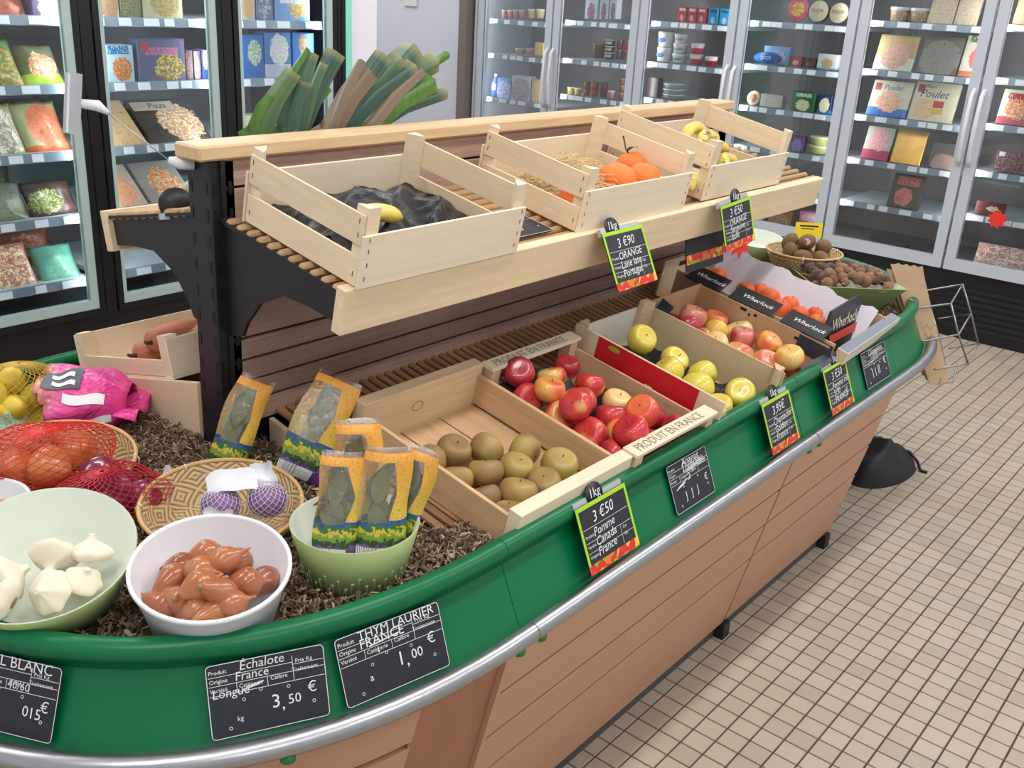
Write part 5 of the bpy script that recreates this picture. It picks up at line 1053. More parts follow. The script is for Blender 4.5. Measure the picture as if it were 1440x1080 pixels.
SL = ['shallot at the back left of the heap', 'shallot lying across the back of the heap', 'long shallot pointing left across the heap', 'shallot against the left wall of the bowl', 'small round shallot in the middle of the heap', 'broad glossy shallot on top in the centre', 'shallot low on the left side', 'upright small shallot in the front centre', 'wide shallot in front right of the centre', 'shallot at the back right of the heap', 'shallot with a papery tail on the right', 'shallot against the right wall of the bowl', 'shallot low at the front right', 'shallot at the very front with loose skin', 'shallot at the front centre rim']
for i, q in enumerate(SH):
    q = Vector(q); d = q - bc; d *= .86; q = bc + d; q.z += .006; q.z -=  .03 * min(1, (d.x ** 2 + d.y ** 2) / .006)
    r = np.random.default_rng(60 + i)
    o = place('shallot', shal_me[i % 3], None, q, Euler((PI / 2 + r.normal(0, .35), r.normal(0, .3), r.uniform(.2, 2.4))))
    place('root', MB().tube([(0, 0, -.034), (0, 0, -.041)], [.006, .003], 6).mesh('root', MATS['root_tan']), o)
    tag(o, SL[i] + ' in the white bowl', 'shallot', 'shallots in the white bowl')
# tilted green pot of garlic
gpot = M('sage_green_pot', rgb(176, 196, 130), .35); gin = M('pot_inside', rgb(206, 214, 198), .4)
def pot(name, label, rimc, axis, r, h, rb):
    ax_ = Vector(axis).normalized(); base = Vector(rimc) - ax_ * h; t = thing(name, label, 'pot', tuple(base), tilt_to(axis))
    b = MB(); b.lathe([(.0001, 0), (rb, 0), (r, h), (r - .001, h + .0015)], 44); b.cur = 1; b.lathe([(r - .001, h + .0015), (r - .004, h), (rb + .006, .048), (.0001, .048)], 44)
    b.build('shell', [gpot, gin], t); return t
gp = pot('garlic_pot', 'sage green pot tilted forward with white garlic heads and a pale strap', (-1.848, .874, .804), (cd.x * .28 - .06, cd.y * .26, 1), .138, .110, .092)
strap = MB(); strap.grid(lambda u, v: (lambda a, z: ((.0925 + .046 * z / .110 + .0015) * math.cos(a), (.0925 + .046 * z / .110 + .0015) * math.sin(a), z))(-.95 + .16 * (u - .5) - .38 * (v - .5), .004 + .106 * v), 4, 8); strap.build('label_strap', M('strap_white', rgb(206, 208, 222), .4), gp)
garm = M('garlic_skin', rgb(232, 222, 200), .5, var=.07, stretch=(1, 1, .3), ns=40, sss=.1)
def garlic_mesh():
    return MB().lathe(smoothp([(.0005, -.36), (.3, -.40), (.75, -.32), (1, -.08), (.95, .16), (.62, .42), (.28, .62), (.17, .80), (.15, .92), (.02, .93)], 26), 48, fn=lambda p, a: (p[0] * (1 + .06 * math.cos(6 * a)), p[1] * (1 + .06 * math.cos(7 * a)), p[2])).mesh('garlic', garm)
gme = garlic_mesh(); groot = MB().tube([(0, 0, -.36), (0, 0, -.42), (0, 0, -.44)], [.3, .26, .05], 9).mesh('root_plate', M('garlic_root', rgb(140, 124, 80), .9))
GH = [(-1.832, .868, .796, .035), (-1.90, .878, .784, .035), (-1.79, .838, .796, .032), (-1.925, .835, .778, .034), (-1.868, .816, .774, .033), (-1.822, .806, .776, .028), (-1.955, .885, .778, .031)]
for i, (x, y, z, r) in enumerate(GH):
    o = place('garlic_bulb', gme, None, (x, y, z - .004), Euler((1.9 if i == 0 else (.9 + .5 * math.sin(i * 2.3)), .3 * math.cos(i), 5.6 if i == 0 else i * 1.3)), r); place('root_plate', groot, o)
    tag(o, ['garlic head showing its brown root plate, top of the heap', 'round garlic head on the left of the green pot', 'garlic head at the right side of the green pot', 'large garlic head at the front left, cut by the photo edge', 'garlic head in front of the root-plate one', 'small garlic head between the right ones', 'garlic head at the far left of the green pot'][i], 'garlic', 'garlic heads in the tilted green pot')
# upright green pot of herb packets
tp = pot('herb_pot', 'upright sage green pot with embossed flowers holding herb packets', (-1.442, .625, .797), (0, 0, 1), .108, .102, .082)
emb = M('embossed_flower', rgb(196, 214, 160), .35)
for k in range(22):
    a = -2.35 + (k - 11) * .125; hh_ = .016 + .022 * ((k * 7) % 5) / 4; pts = []
    for s in range(4): z = .006 + hh_ * s / 3; rr_ = .082 + .026 * z / .102 + .0006; pts.append((rr_ * math.cos(a + .02 * math.sin(k)), rr_ * math.sin(a + .02 * math.sin(k)), z))
    o = MB().tube(pts, .0003, 4); zt = .006 + hh_; rr_ = .082 + .026 * zt / .102 + .0004
    o.lathe([(.0032, 0), (.0022, .0005), (.0001, .0007)], 8, Matrix.Translation((rr_ * math.cos(a), rr_ * math.sin(a), zt + .003)) @ Matrix.Rotation(a, 4, 'Z') @ Matrix.Rotation(PI / 2, 4, 'Y')); o.build('flower_relief', emb, tp)
def herb_mat():
    mt, nt, p, out = nodes('herb_packet_print'); p.inputs['Roughness'].default_value = .18
    uv = N(nt, 'ShaderNodeTexCoord').outputs['UV']; sp = N(nt, 'ShaderNodeSeparateXYZ'); nt.links.new(uv, sp.inputs[0]); u, v = sp.outputs[0], sp.outputs[1]
    up = ramp(nt, v, [(0, rgb(224, 190, 80)), (.45, rgb(226, 190, 76)), (.8, rgb(232, 172, 70)), (1, rgb(234, 160, 70))])
    lf = math_(nt, 'GREATER_THAN', noise(nt, coord(nt, 'UV', (14, 30, 1)), 1, 1), .62); up = mixc(nt, math_(nt, 'MULTIPLY', lf, .5), up, rgb(180, 150, 50))
    n2 = noise(nt, coord(nt, 'UV', (5, 7, 1)), 1.6, 3, .6, 1.0)
    land = ramp(nt, math_(nt, 'ADD', math_(nt, 'MULTIPLY', v, 2.6), math_(nt, 'MULTIPLY_ADD', n2, .5, -.25)), [(0, rgb(96, 60, 130)), (.22, rgb(120, 84, 150)), (.3, rgb(40, 70, 40)), (.45, rgb(120, 150, 50)), (.6, rgb(206, 190, 60)), (.7, rgb(60, 110, 60)), (.82, rgb(40, 84, 160)), (.95, rgb(90, 130, 190))], 'CONSTANT')
    c = mixc(nt, math_(nt, 'LESS_THAN', v, .36), up, land)
    lab = math_(nt, 'MULTIPLY', math_(nt, 'LESS_THAN', v, .10), math_(nt, 'LESS_THAN', u, .75)); bar = math_(nt, 'GREATER_THAN', noise(nt, coord(nt, 'UV', (60, .01, 1)), 1, 0), .55)
    c = mixc(nt, lab, c, mixc(nt, math_(nt, 'MULTIPLY', bar, math_(nt, 'LESS_THAN', u, .4)), rgb(226, 226, 232), rgb(70, 70, 80)))
    nt.links.new(c, p.inputs['Base Color'])
    win = math_(nt, 'MULTIPLY', math_(nt, 'MULTIPLY', math_(nt, 'LESS_THAN', math_(nt, 'ADD', u, math_(nt, 'MULTIPLY', math_(nt, 'ABSOLUTE', math_(nt, 'SUBTRACT', v, .6)), .5)), .74), math_(nt, 'GREATER_THAN', v, .34)), math_(nt, 'LESS_THAN', v, .88))
    win = math_(nt, 'MAXIMUM', win, math_(nt, 'GREATER_THAN', v, .955))
    t = N(nt, 'ShaderNodeBsdfTransparent'); gl = N(nt, 'ShaderNodeBsdfGlossy'); gl.inputs['Roughness'].default_value = .1; m1 = N(nt, 'ShaderNodeMixShader'); m1.inputs[0].default_value = .2
    nt.links.new(t.outputs[0], m1.inputs[1]); nt.links.new(gl.outputs[0], m1.inputs[2])
    m2 = N(nt, 'ShaderNodeMixShader'); nt.links.new(win, m2.inputs[0]); nt.links.new(p.outputs[0], m2.inputs[1]); nt.links.new(m1.outputs[0], m2.inputs[2]); nt.links.new(m2.outputs[0], out.inputs[0])
    b = N(nt, 'ShaderNodeBump'); b.inputs['Strength'].default_value = .6; b.inputs['Distance'].default_value = .004; nt.links.new(noise(nt, coord(nt, 'UV', (6, 12, 1)), 1.5, 3, .6, 1.5), b.inputs['Height'])
    nt.links.new(b.outputs[0], p.inputs['Normal']); nt.links.new(b.outputs[0], gl.inputs['Normal']); return mt
herbm = herb_mat(); bayl = M('bay_leaf', rgb(116, 120, 74), .5, var=.2, ns=20)
def herb_packet(loc, rot, w_, h_, label, seed, d_=.03):
    t = thing('herb_packet', label, 'packet', loc, rot, 'herb packets'); r = np.random.default_rng(seed); ph = r.random(6) * 6
    def f(sg):
        def g(u, v):
            e = (1 - (2 * u - 1) ** 4) * max(0, (1 - (2 * v - 1) ** 8)); wv = .88 + .12 * math.sin(PI * v)
            return ((u - .5) * w_ * wv + .003 * math.sin(8 * v + ph[3]), sg * (d_ / 2 * e * (1 + .18 * math.sin(11 * v + ph[0]) * math.cos(7 * u + ph[1])) + .0004) + .004 * math.sin(9 * v + ph[2] + 5 * u) * (1 - e), v * h_)
        return g
    b = MB(); b.grid(f(-1), 12, 18, uv=True); b.grid(lambda u, v: f(1)(1 - u, v), 12, 18, uv=True); b.build('film', herbm, t)
    for k in range(6):
        z0 = h_ * (.30 + .08 * k); a = r.normal(0, .35); L_ = .075
        lb = MB(); fn = lambda u, v: ((v - .5) * L_ * math.sin(a) + (u - .5) * .032 * math.sin(PI * v) - .008, r_off + .004 * math.sin(PI * u), z0 + (v - .4) * L_ * math.cos(a))
        r_off = -.006 + .003 * (k % 4); lb.grid(fn, 4, 6); lb.build('dried_leaf', bayl, t)
    return t
FZ = -.585
def hp(px_loc, roll, lean, w_, h_, label, seed, yaw=0.):
    R_ = Matrix.Rotation(FZ + yaw, 3, 'Z') @ Matrix.Rotation(lean, 3, 'X') @ Matrix.Rotation(roll, 3, 'Y'); return herb_packet(px_loc, R_.to_euler(), w_, h_, label, seed)
hp((-1.425, 1.035, .728), .42, -.25, .075, .205, 'herb packet leaning on the black post', 1)
hp((-1.335, .915, .735), .48, -.45, .10, .215, 'wide herb packet of bay leaves right of the black post', 2)
hp((-1.482, .632, .742), .12, -.10, .078, .185, 'herb packet at the left in the green pot', 3)
hp((-1.425, .588, .738), .10, -.08, .088, .195, 'wide bay leaf packet in the middle of the green pot', 4)
hp((-1.375, .592, .742), .22, -.12, .06, .18, 'narrow herb packet at the right in the green pot', 5, -.5)
hp((-1.412, .655, .745), .05, -.2, .085, .205, 'herb packet standing behind the others in the green pot', 6)
# woven bamboo baskets
def basket_mat():
    mt, nt, p, out = nodes('bamboo_weave'); p.inputs['Roughness'].default_value = .55
    uv = coord(nt, 'UV', (60, 14, 1)); w1 = N(nt, 'ShaderNodeTexWave', wave_type='BANDS', bands_direction='DIAGONAL'); w1.inputs['Scale'].default_value = .5; nt.links.new(uv, w1.inputs[0]); ck = N(nt, 'ShaderNodeTexChecker'); ck.inputs['Scale'].default_value = .34; nt.links.new(uv, ck.inputs[0])
    uv2 = coord(nt, 'UV', (-60, 14, 1)); w2 = N(nt, 'ShaderNodeTexWave', wave_type='BANDS', bands_direction='DIAGONAL'); w2.inputs['Scale'].default_value = .5; nt.links.new(uv2, w2.inputs[0])
    mx = N(nt, 'ShaderNodeMix'); nt.links.new(ck.outputs['Fac'], mx.inputs[0]); nt.links.new(w1.outputs['Fac'], mx.inputs[2]); nt.links.new(w2.outputs['Fac'], mx.inputs[3])
    c = ramp(nt, mx.outputs[0], [(0, rgb(140, 110, 70)), (.3, rgb(196, 164, 118)), (1, rgb(218, 192, 150))]); nt.links.new(c, p.inputs['Base Color']); bumpn(nt, mx.outputs[0], .5, .003, p); return mt
bambm = basket_mat(); bamr = M('bamboo_rim', rgb(206, 166, 112), .5, var=.12, ns=20)
def basket(name, label, c, axis, r, h, rb, sx=1.):
    ax_ = Vector(axis).normalized(); base = Vector(c) - ax_ * h; t = thing(name, label, 'basket', tuple(base), tilt_to(axis))
    prof = [(.001, 0), (rb * .6, 0), (rb, .004), (rb + (r - rb) * .6, h * .5), (r, h - .004)]
    b = MB(); n = 40
    def srf(k):
        def g(u, v):
            i = min(int(v * 4), 3); s = v * 4 - i; rr_ = prof[i][0] * (1 - s) + prof[i + 1][0] * s - k; z = prof[i][1] * (1 - s) + prof[i + 1][1] * s + k * .6; a = 2 * PI * u; return (max(rr_, .0005) * math.cos(a) * sx, max(rr_, .0005) * math.sin(a), z)
        return g
    b.grid(srf(0), n, 12, uv=True); b.grid(lambda u, v: srf(.003)(1 - u, v), n, 12, uv=True); b.build('weave', bambm, t)
    for z, q in ((h, .0042), (h - .014, .003)):
        MB().tube([((r - (h - z) * .4 + .001) * math.cos(a) * sx, (r - (h - z) * .4 + .001) * math.sin(a), z) for a in angs(0, 2 * PI, 47)[:-1]], q, 8, True).build('rim_hoop', bamr, t)
    for k in range(6):
        a = k * PI / 3 + .4; MB().tube([((r + .005) * math.cos(a) * sx, (r + .005) * math.sin(a), h - .018), ((r + .006) * math.cos(a) * sx, (r + .006) * math.sin(a), h - .004), (r * math.cos(a) * sx, r * math.sin(a), h + .0055), ((r - .006) * math.cos(a) * sx, (r - .006) * math.sin(a), h - .004)], .0022, 6).build('binding', M('binding_white', rgb(224, 216, 200), .5), t)
    return t
basket('bamboo_basket', 'low round bamboo basket with netted garlic behind the white bowl', (-1.522, .885, .762), (cd.x * .12, cd.y * .12, 1), .138, .058, .105)
basket('bamboo_basket', 'round bamboo basket holding the red-netted onions', (-1.655, 1.222, .772), (cd.x * .10, cd.y * .10, 1), .145, .065, .115)
# nets with bulbs
def net(name, label, c, rad, rotz, mat, bumps, n=26, r=.0007, cat='net bag', turns=.5, squash=None, tail=None):
    def srf(u, v):
        a = 2 * PI * u; el = (v - .5) * PI * .98; q = 1
        dx, dy, dz = math.cos(a) * math.cos(el), math.sin(a) * math.cos(el), math.sin(el)
        q = 1 + sum(am * math.exp(-((dx - bx) ** 2 + (dy - by) ** 2 + (dz - bz) ** 2) / .25) for bx, by, bz, am in bumps)
        x, y, z = dx * rad[0] * q, dy * rad[1] * q, dz * rad[2] * q
        if z < -rad[2] * .8: z = -rad[2] * .8
        return (x, y, z)
    b = MB()
    for k in range(n):
        for s in (1, -1):
            b.tube([srf(k / n + s * turns * (j / 26), j / 26) for j in range(27)], r, 3, caps=False)
    o = b.build(name, mat, None, c, (0, 0, rotz)); tag(o, label, cat)
    if tail: MB().tube(tail, [.006, .004, .003, .008], 6).build('tied_end', mat, o)
    return o, srf
onm = fruit_mat('onion_skin', rgb(206, 138, 80), rgb(192, 112, 62), rgb(176, 92, 56), .5, rgb(214, 150, 96), .28, True, .3, vary=.3)
ronm = fruit_mat('red_onion_skin', rgb(140, 40, 74), rgb(112, 26, 58), rgb(90, 20, 50), .5, rgb(150, 60, 90), .25, True, .35, vary=.4)
on_me = bulb(2.0, 1.0, onm, .1, 'onion'); ron_me = bulb(2.0, 1.0, ronm, .1, 'onion')
rednet = M('red_net', rgb(222, 34, 30), .4); crnet = M('crimson_net', rgb(196, 32, 48), .45)
for i, (x, y, z, r) in enumerate(((-1.629, 1.181, .795, .038), (-1.675, 1.244, .797, .04), (-1.735, 1.205, .785, .04), (-1.690, 1.155, .79, .041), (-1.610, 1.235, .775, .036))):
    o = place('onion', on_me, None, (x, y, z), (1.1 + i, .5 * i, i * 2.), r); tag(o, ['yellow onion nearest the post in the red net', 'yellow onion at the back of the red net', 'yellow onion at the left of the red net', 'yellow onion at the front of the red net', 'yellow onion low on the right of the red net'][i], 'onion', 'onions in the red net')
net('onion_net', 'bright red net bag of yellow onions in the bamboo basket', (-1.675, 1.20, .792), (.115, .085, .05), -.3, rednet, ((.6, 0, .6, .25), (-.3, .6, .6, .25), (-.8, -.2, .2, .2), (0, -.8, .4, .25)), 30, .0009)
for i, (x, y, z, r) in enumerate(((-1.634, 1.089, .775, .04), (-1.695, 1.052, .75, .037), (-1.652, 1.04, .748, .037), (-1.590, 1.02, .742, .036), (-1.604, 1.068, .755, .034))):
    o = place('red_onion', ron_me, None, (x, y, z), (.8 + i, .4 * i, i * 1.7), r); tag(o, ['red onion on top of the crimson net', 'red onion at the left of the crimson net', 'red onion in the front of the crimson net', 'red onion at the right end of the crimson net', 'red onion at the back right of the crimson net'][i], 'red onion', 'red onions in the crimson net')
net('red_onion_net', 'crimson net bag of red onions in front of the bamboo basket', (-1.648, 1.055, .752), (.100, .070, .045), -.35, crnet, ((.2, .3, .8, .35), (.9, 0, 0, .2), (-.8, -.3, -.2, .25)), 26, .0009, tail=[(-.11, -.02, -.01), (-.125, -.03, -.025), (-.14, -.035, -.03), (-.155, -.04, -.034)])
gnet = M('white_net', rgb(224, 214, 228), .5); purpm = M('purple_garlic', rgb(136, 96, 150), .5, var=.2, ns=30)
pg = MB().lathe([(max(math.cos(a), .0005) * .034, math.sin(a) * .03) for a in angs(-H, H, 12)], 18).mesh('garlic', purpm)
for i, (x, y, z) in enumerate(((-1.541, .862, .772), (-1.474, .818, .774))):
    o = place('netted_garlic', pg, None, (x, y, z)); tag(o, ['purple garlic in white net, left one in the low basket', 'purple garlic in white net, right one in the low basket'][i], 'garlic', 'netted purple garlic')
    n_, _ = net('garlic_net', 'x', (0, 0, 0), (.0355, .0355, .0315), 0, gnet, (), 16, .0006); n_.parent = o
    for k_ in ('label', 'category'): del n_[k_]
def paper(name, label, c, rot, w_, h_, mat, cat='paper label', bend=.012):
    f = lambda u, v: ((u - .5) * w_, (v - .5) * h_ + .004 * math.sin(9 * u), bend * math.sin(PI * u * 1.3) + .004 * math.sin(7 * v))
    b = MB(); b.grid(f, 8, 6); b.grid(lambda u, v: tuple(np.array(f(1 - u, v)) - (0, 0, .0008)), 8, 6); return tag(b.build(name, mat, None, c, rot), label, cat)
paperm = M('label_paper', rgb(228, 230, 238), .6)
paper('garlic_label', 'blank-looking white paper label lying over the netted garlic', (-1.515, .862, .806), (.35, -.2, FZ), .085, .05, paperm)
paper('garlic_label', 'folded white label beside the right netted garlic', (-1.452, .855, .802), (.9, 0, FZ + .4), .05, .04, paperm)
paper('garlic_label', 'white paper strip at the front edge of the low basket', (-1.575, .82, .775), (1.0, .2, FZ), .05, .03, paperm)
lb = paper('price_slip', 'small white price slip standing in the mulch left of the low basket', (-1.528, 1.035, .745), (1.2, .3, FZ - .2), .04, .06, paperm)
# white tub at the photo edge
wt = bowl('white_tub', 'white tub cut by the left photo edge with a dark red onion', (-1.852, 1.115, .797), (0, 0, 1), .092, .10, .078, whitepl, 'tub')
o = place('red_onion', ron_me, None, (-1.83, 1.10, .745), (.4, .3, 0), .037); tag(o, 'red onion inside the white tub at the left edge', 'red onion')
# lemon bag with pink film
lemm = fruit_mat('lemon_skin', rgb(222, 198, 70), rgb(216, 186, 60), rgb(206, 176, 50), .5, rgb(206, 180, 70), .4, False, .15, bump=.2, vary=.3)
lem_me = MB().lathe([(max(math.cos(a) ** .9 if math.cos(a) > 0 else 0, .0005) * .8, math.sin(a) * 1.05 + (.14 if a > 1.3 else (-.06 if a < -1.45 else 0))) for a in angs(-H, H, 14)], 18).mesh('lemon', lemm)
LM = [(-1.617, 1.455, .793, .036), (-1.561, 1.464, .80, .036), (-1.562, 1.438, .752, .038), (-1.60, 1.452, .748, .034), (-1.636, 1.475, .815, .033), (-1.596, 1.49, .835, .034), (-1.645, 1.50, .77, .034)]
for i, (x, y, z, r) in enumerate(LM):
    o = place('lemon', lem_me, None, (x, y, z), (1.2 + .5 * i, .7 * i, i * 1.9), r); tag(o, ['lemon bulging at the left of the netted bag', 'lemon next to the pink film', 'largest lemon at the bottom front of the netted bag', 'lemon at the bottom left of the netted bag', 'lemon at the upper left of the netted bag', 'lemon under the top net of the bag', 'lemon at the far left of the netted bag'][i], 'lemon', 'lemons in the pink bag')
pinkm, nt, p, out = nodes('pink_film'); p.inputs['Roughness'].default_value = .25
gg = coord(nt); nn = noise(nt, gg, 9, 3, .6, 1.2); sp = N(nt, 'ShaderNodeSeparateXYZ'); nt.links.new(gg, sp.inputs[0])
fade = math_(nt, 'ADD', math_(nt, 'MULTIPLY', sp.outputs[0], 5), math_(nt, 'MULTIPLY_ADD', nn, .9, -.1))
nt.links.new(ramp(nt, fade, [(-.0, rgb(130, 104, 150)), (.12, rgb(226, 170, 90)), (.25, rgb(220, 130, 150)), (.38, rgb(240, 104, 170)), (.6, rgb(240, 84, 162)), (1, rgb(238, 70, 154))]), p.inputs['Base Color']); bumpn(nt, nn, .9, .03, p)
LB = thing('lemon_bag', 'bright pink film and net bag of lemons lying on the mulch', 'bag', (-1.515, 1.455, .785), (0, 0, -.80))
def pb(u, v):
    a = 2 * PI * u; x = (-.115 + .26 * v); e = max(0, 1 - ((x - .0) / .150) ** 4) ** .5
    if v > .97: e = .5
    w_ = .088 * e * (1 + .05 * math.sin(7 * a + 9 * v)); h_ = .068 * e * (1 + .07 * math.sin(5 * a - 11 * v))
    return (x, w_ * math.cos(a), max(h_ * math.sin(a), -.06))
b = MB(); b.grid(pb, 40, 24)
keep = []
for fi, f in enumerate(b.f):
    c_ = sum((Vector(b.v[i]) for i in f), Vector()) / 4
    if c_.x + .55 * c_.z + .10 * c_.y * 0 > .012 + .25 * min(0, c_.y + .02): keep.append(fi)
b2 = MB(); b2.add(b.v, [b.f[i] for i in keep], True); o = b2.build('pink_film', pinkm, LB); md = o.modifiers.new('s', 'SOLIDIFY'); md.thickness = .0012
b = MB(); b.grid(lambda u, v: (.128 + .045 * v, -.085 + .15 * u, .0 + .014 * math.sin(9 * u) * v - .012 * v), 12, 4); o = b.build('sealed_end', pinkm, LB); md = o.modifiers.new('s', 'SOLIDIFY'); md.thickness = .0012
gr = M('print_grey', rgb(84, 90, 100), .4)
def patch(name, mat, x0, x1, a0, a1, off, wob=0.):
    def f(u, v):
        x = x0 + (x1 - x0) * u; vv = (x + .115) / .26; q = pb((a0 + (a1 - a0) * v + wob * math.sin(6 * u)) / (2 * PI), vv); k = 1 + off / .078; return (q[0], q[1] * k, q[2] * k)
    b = MB(); b.grid(f, 10, 6); return b.build(name, mat, LB)
patch('grey_patch', gr, -.015, .06, 1.75, 2.35, .003, .06)
patch('white_strip', whitep, .03, .11, 2.5, 2.78, .003, .05); patch('white_strip', whitep, .06, .12, 3.25, 3.5, .003, .05)
patch('white_print', whitep, .0, .045, 1.88, 2.0, .0045, .06); patch('white_print', whitep, .005, .05, 2.1, 2.22, .0045, .06)
pn, _ = net('lemon_net', 'x', (0, 0, 0), (.105, .088, .075), 0, M('yellow_net', rgb(196, 160, 50), .5), (), 34, .0008); pn.parent = LB; pn.location = (-.075, -.005, .003)
for k_ in ('label', 'category'): del pn[k_]
yb = bagmesh(.10, .12, .06, A('yellowgreenbag', (226, 196, 30), (60, 150, 50), (240, 240, 230), centre=(.7, .5), rad=.3), 77); o = place('lemon_packet', yb, None, (-1.655, 1.44, zc(-1.65, 1.45)), (-.1, 0, -.8)); tag(o, 'yellow and green printed bag at the far left edge of the tray', 'bag')
# ------------------------------------------------------------------ far end of the tray
from math import radians
tp2 = thing('nut_tray', 'square sage green tray of brown nuts on straw at the far end', 'tray', (.90, .745, .700), (0, 0, .76))
def frustum(a, b_, h, th=.004):
    m_ = MB(); r = [(-1, -1), (1, -1), (1, 1), (-1, 1)]
    vs = [(x * a, y * a, 0) for x, y in r] + [(x * b_, y * b_, h) for x, y in r] + [(x * (b_ - th), y * (b_ - th), h) for x, y in r] + [(x * (a - th), y * (a - th), th) for x, y in r]
    fs = [(3, 2, 1, 0)] + [(i, (i + 1) % 4, (i + 1) % 4 + 4, i + 4) for i in range(4)] + [(i + 4, (i + 1) % 4 + 4, (i + 1) % 4 + 8, i + 8) for i in range(4)]
    m_.add(vs, fs); m_.cur = 1; m_.add(vs, [(i + 8, (i + 1) % 4 + 8, (i + 1) % 4 + 12, i + 12) for i in range(4)] + [(12, 13, 14, 15)]); return m_
frustum(.10, .158, .086).build('shell', [M('tray_green', rgb(142, 160, 104), .4), gin], tp2, bevel=.0015)
nutm = fruit_mat('nut_shell', rgb(150, 110, 74), rgb(118, 78, 54), rgb(70, 46, 38), .45, rgb(90, 62, 46), .5, True, .1, vary=.9, bump=.4)
nut_me = MB().lathe([(max(math.cos(a), .0005), math.sin(a) * 1.1 + (.15 if a > 1.3 else 0)) for a in angs(-H, H, 10)], 12).mesh('nut', nutm)
r = np.random.default_rng(8); k = 0
for i in range(7):
    for j in range(7):
        u = (i - 3) * .035 + r.normal(0, .004); v = (j - 3) * .035 + r.normal(0, .004)
        if abs(u) > .125 or abs(v) > .125: continue
        c_, s_ = math.cos(.76), math.sin(.76); hh_ = .782 + .024 * (1 - (u * u + v * v) / .03) + r.normal(0, .003)
        o = place('nut', nut_me, None, (.90 + u * c_ - v * s_, .745 + u * s_ + v * c_, hh_), tuple(r.random(3) * 6), r.uniform(.015, .021)); tag(o, 'small brown nut heaped in the square green tray', 'nut', 'brown nuts in the square green tray')
def pos1(rr):
    u, v = rr.uniform(-.14, .14), rr.uniform(-.14, .14); c_, s_ = math.cos(.76), math.sin(.76); return (.90 + u * c_ - v * s_, .745 + u * s_ + v * c_, .776 + .02 * rr.random())
curls('straw', 'pale straw curls among the brown nuts', 'straw', woolm, 130, pos1, .05, .0008, 14)
kb = basket('kiwi_basket', 'pale woven oval basket heaped with kiwis', (.985, .935, .822), (0, 0, 1), .132, .085, .09)
kiwm = M('kiwi_skin', rgb(122, 94, 66), .85, var=.2, ns=3, bump=.3)
kiw_me = MB().lathe([(max(math.cos(a), .0005) * .82, math.sin(a) * 1.08) for a in angs(-H, H, 12)], 18).mesh('kiwi', kiwm)
knub = MB().tube([(0, 0, 1.04), (0, 0, 1.12)], [.14, .08], 8).mesh('knub', stemm)
KW = [(.965, .986, .848), (.981, .929, .858), (1.008, .876, .846), (.925, .962, .822), (.914, .905, .815), (.965, .862, .812), (1.029, .885, .815), (.985, .915, .80), (1.03, .96, .82)]
KL = ['kiwi at the upper left of the heap', 'topmost kiwi with a pink sticker', 'long kiwi slanting down on the right of the heap', 'kiwi low on the left of the basket', 'kiwi at the front left of the basket', 'kiwi at the front right of the basket', 'kiwi at the right rim of the basket', 'kiwi in the middle under the topmost one', 'kiwi at the back of the basket']
for i, (x, y, z) in enumerate(KW):
    o = place('kiwi', kiw_me, None, (x, y, z), (.5 + i * .9, 1.2 * math.sin(i), i * 1.1), .033); place('knub', knub, o); tag(o, KL[i], 'kiwi', 'kiwis in the woven basket')
    if i == 1: MB().lathe([(.36, 0), (.0001, .02)], 12, Matrix.Translation((CAMP - Vector((x, y, z))).normalized().to_tuple() if False else (0, 0, 0))).build('sticker', M('sticker_pink', rgb(226, 170, 170), .5), o, tuple(Euler((.5 + i * .9, 1.2 * math.sin(i), i * 1.1)).to_matrix().inverted() @ ((CAMP - Vector((x, y, z))).normalized() * .9)), (Euler((.5 + i * .9, 1.2 * math.sin(i), i * 1.1)).to_matrix().inverted() @ Vector((0, 0, 1)).rotation_difference((CAMP - Vector((x, y, z))).normalized()).to_matrix()).to_euler())
pot('green_bowl', 'empty sage green bowl behind the kiwi basket', (1.075, 1.165, .812), (-.1, -.1, 1), .105, .09, .08)
def pos2(rr): return (rr.uniform(.68, .86), rr.uniform(.86, 1.06), .705 + .05 * rr.random())
curls('straw', 'straw tangle between the tissue paper and the kiwi basket', 'straw', M('straw_brown', rgb(160, 128, 90), .8), 260, pos2, .06, .001, 15)
yl = MB().box(-.05, -.001, 0, .05, .001, .055).build('yellow_label', M('label_yellow', rgb(236, 208, 30), .5), None, (1.13, .99, .84), (-.2, 0, -.9)); tag(yl, 'yellow price label standing behind the kiwis', 'label')
lettering([], black, yl, (0, -.0014, 0), (PI / 2, 0, 0), 'printed_line', lines=((-.035, .042, .035, .042, .006), (-.03, .032, .02, .032, .003)))
# wire rack with paper bags
wirem = M('wire_grey', rgb(150, 150, 146), .3, .9); kb_m = M('paper_bag', rgb(196, 166, 132), .75, var=.07, ns=10)
LA = [[(.94, .505, .716), (1.09, .430, .722), (1.28, .455, .75), (1.125, .535, .737)], [(.935, .455, .614), (1.095, .385, .62), (1.31, .412, .645), (1.166, .480, .64)], [(.98, .408, .515), (1.12, .340, .52), (1.31, .365, .543), (1.177, .425, .54)]]
rk = thing('bag_rack', 'grey wire rack hooked on the rounded far end of the stand', 'rack', (1.05, .48, .60)); o3 = Vector((1.05, .48, .60))
sub = lambda pts: [tuple(Vector(p) - o3) for p in pts]
for l in LA: MB().tube(sub(l), .0035, 8).build('wire_loop', wirem, rk)
for k in (1, 2): MB().tube(sub([LA[0][k], LA[1][k], LA[2][k]]), .0035, 8).build('upright_wire', wirem, rk)
MB().tube(sub([(1.05, .488, .713), (1.05, .436, .612), (1.07, .40, .513), (1.03, .395, .45), (1.08, .365, .455), (1.12, .372, .51)]), .0035, 8).build('bottom_wire', wirem, rk)
MB().tube(sub([(.90, .515, .755), (.92, .495, .745), (.94, .505, .716)]), .003, 8).build('hook', wirem, rk)
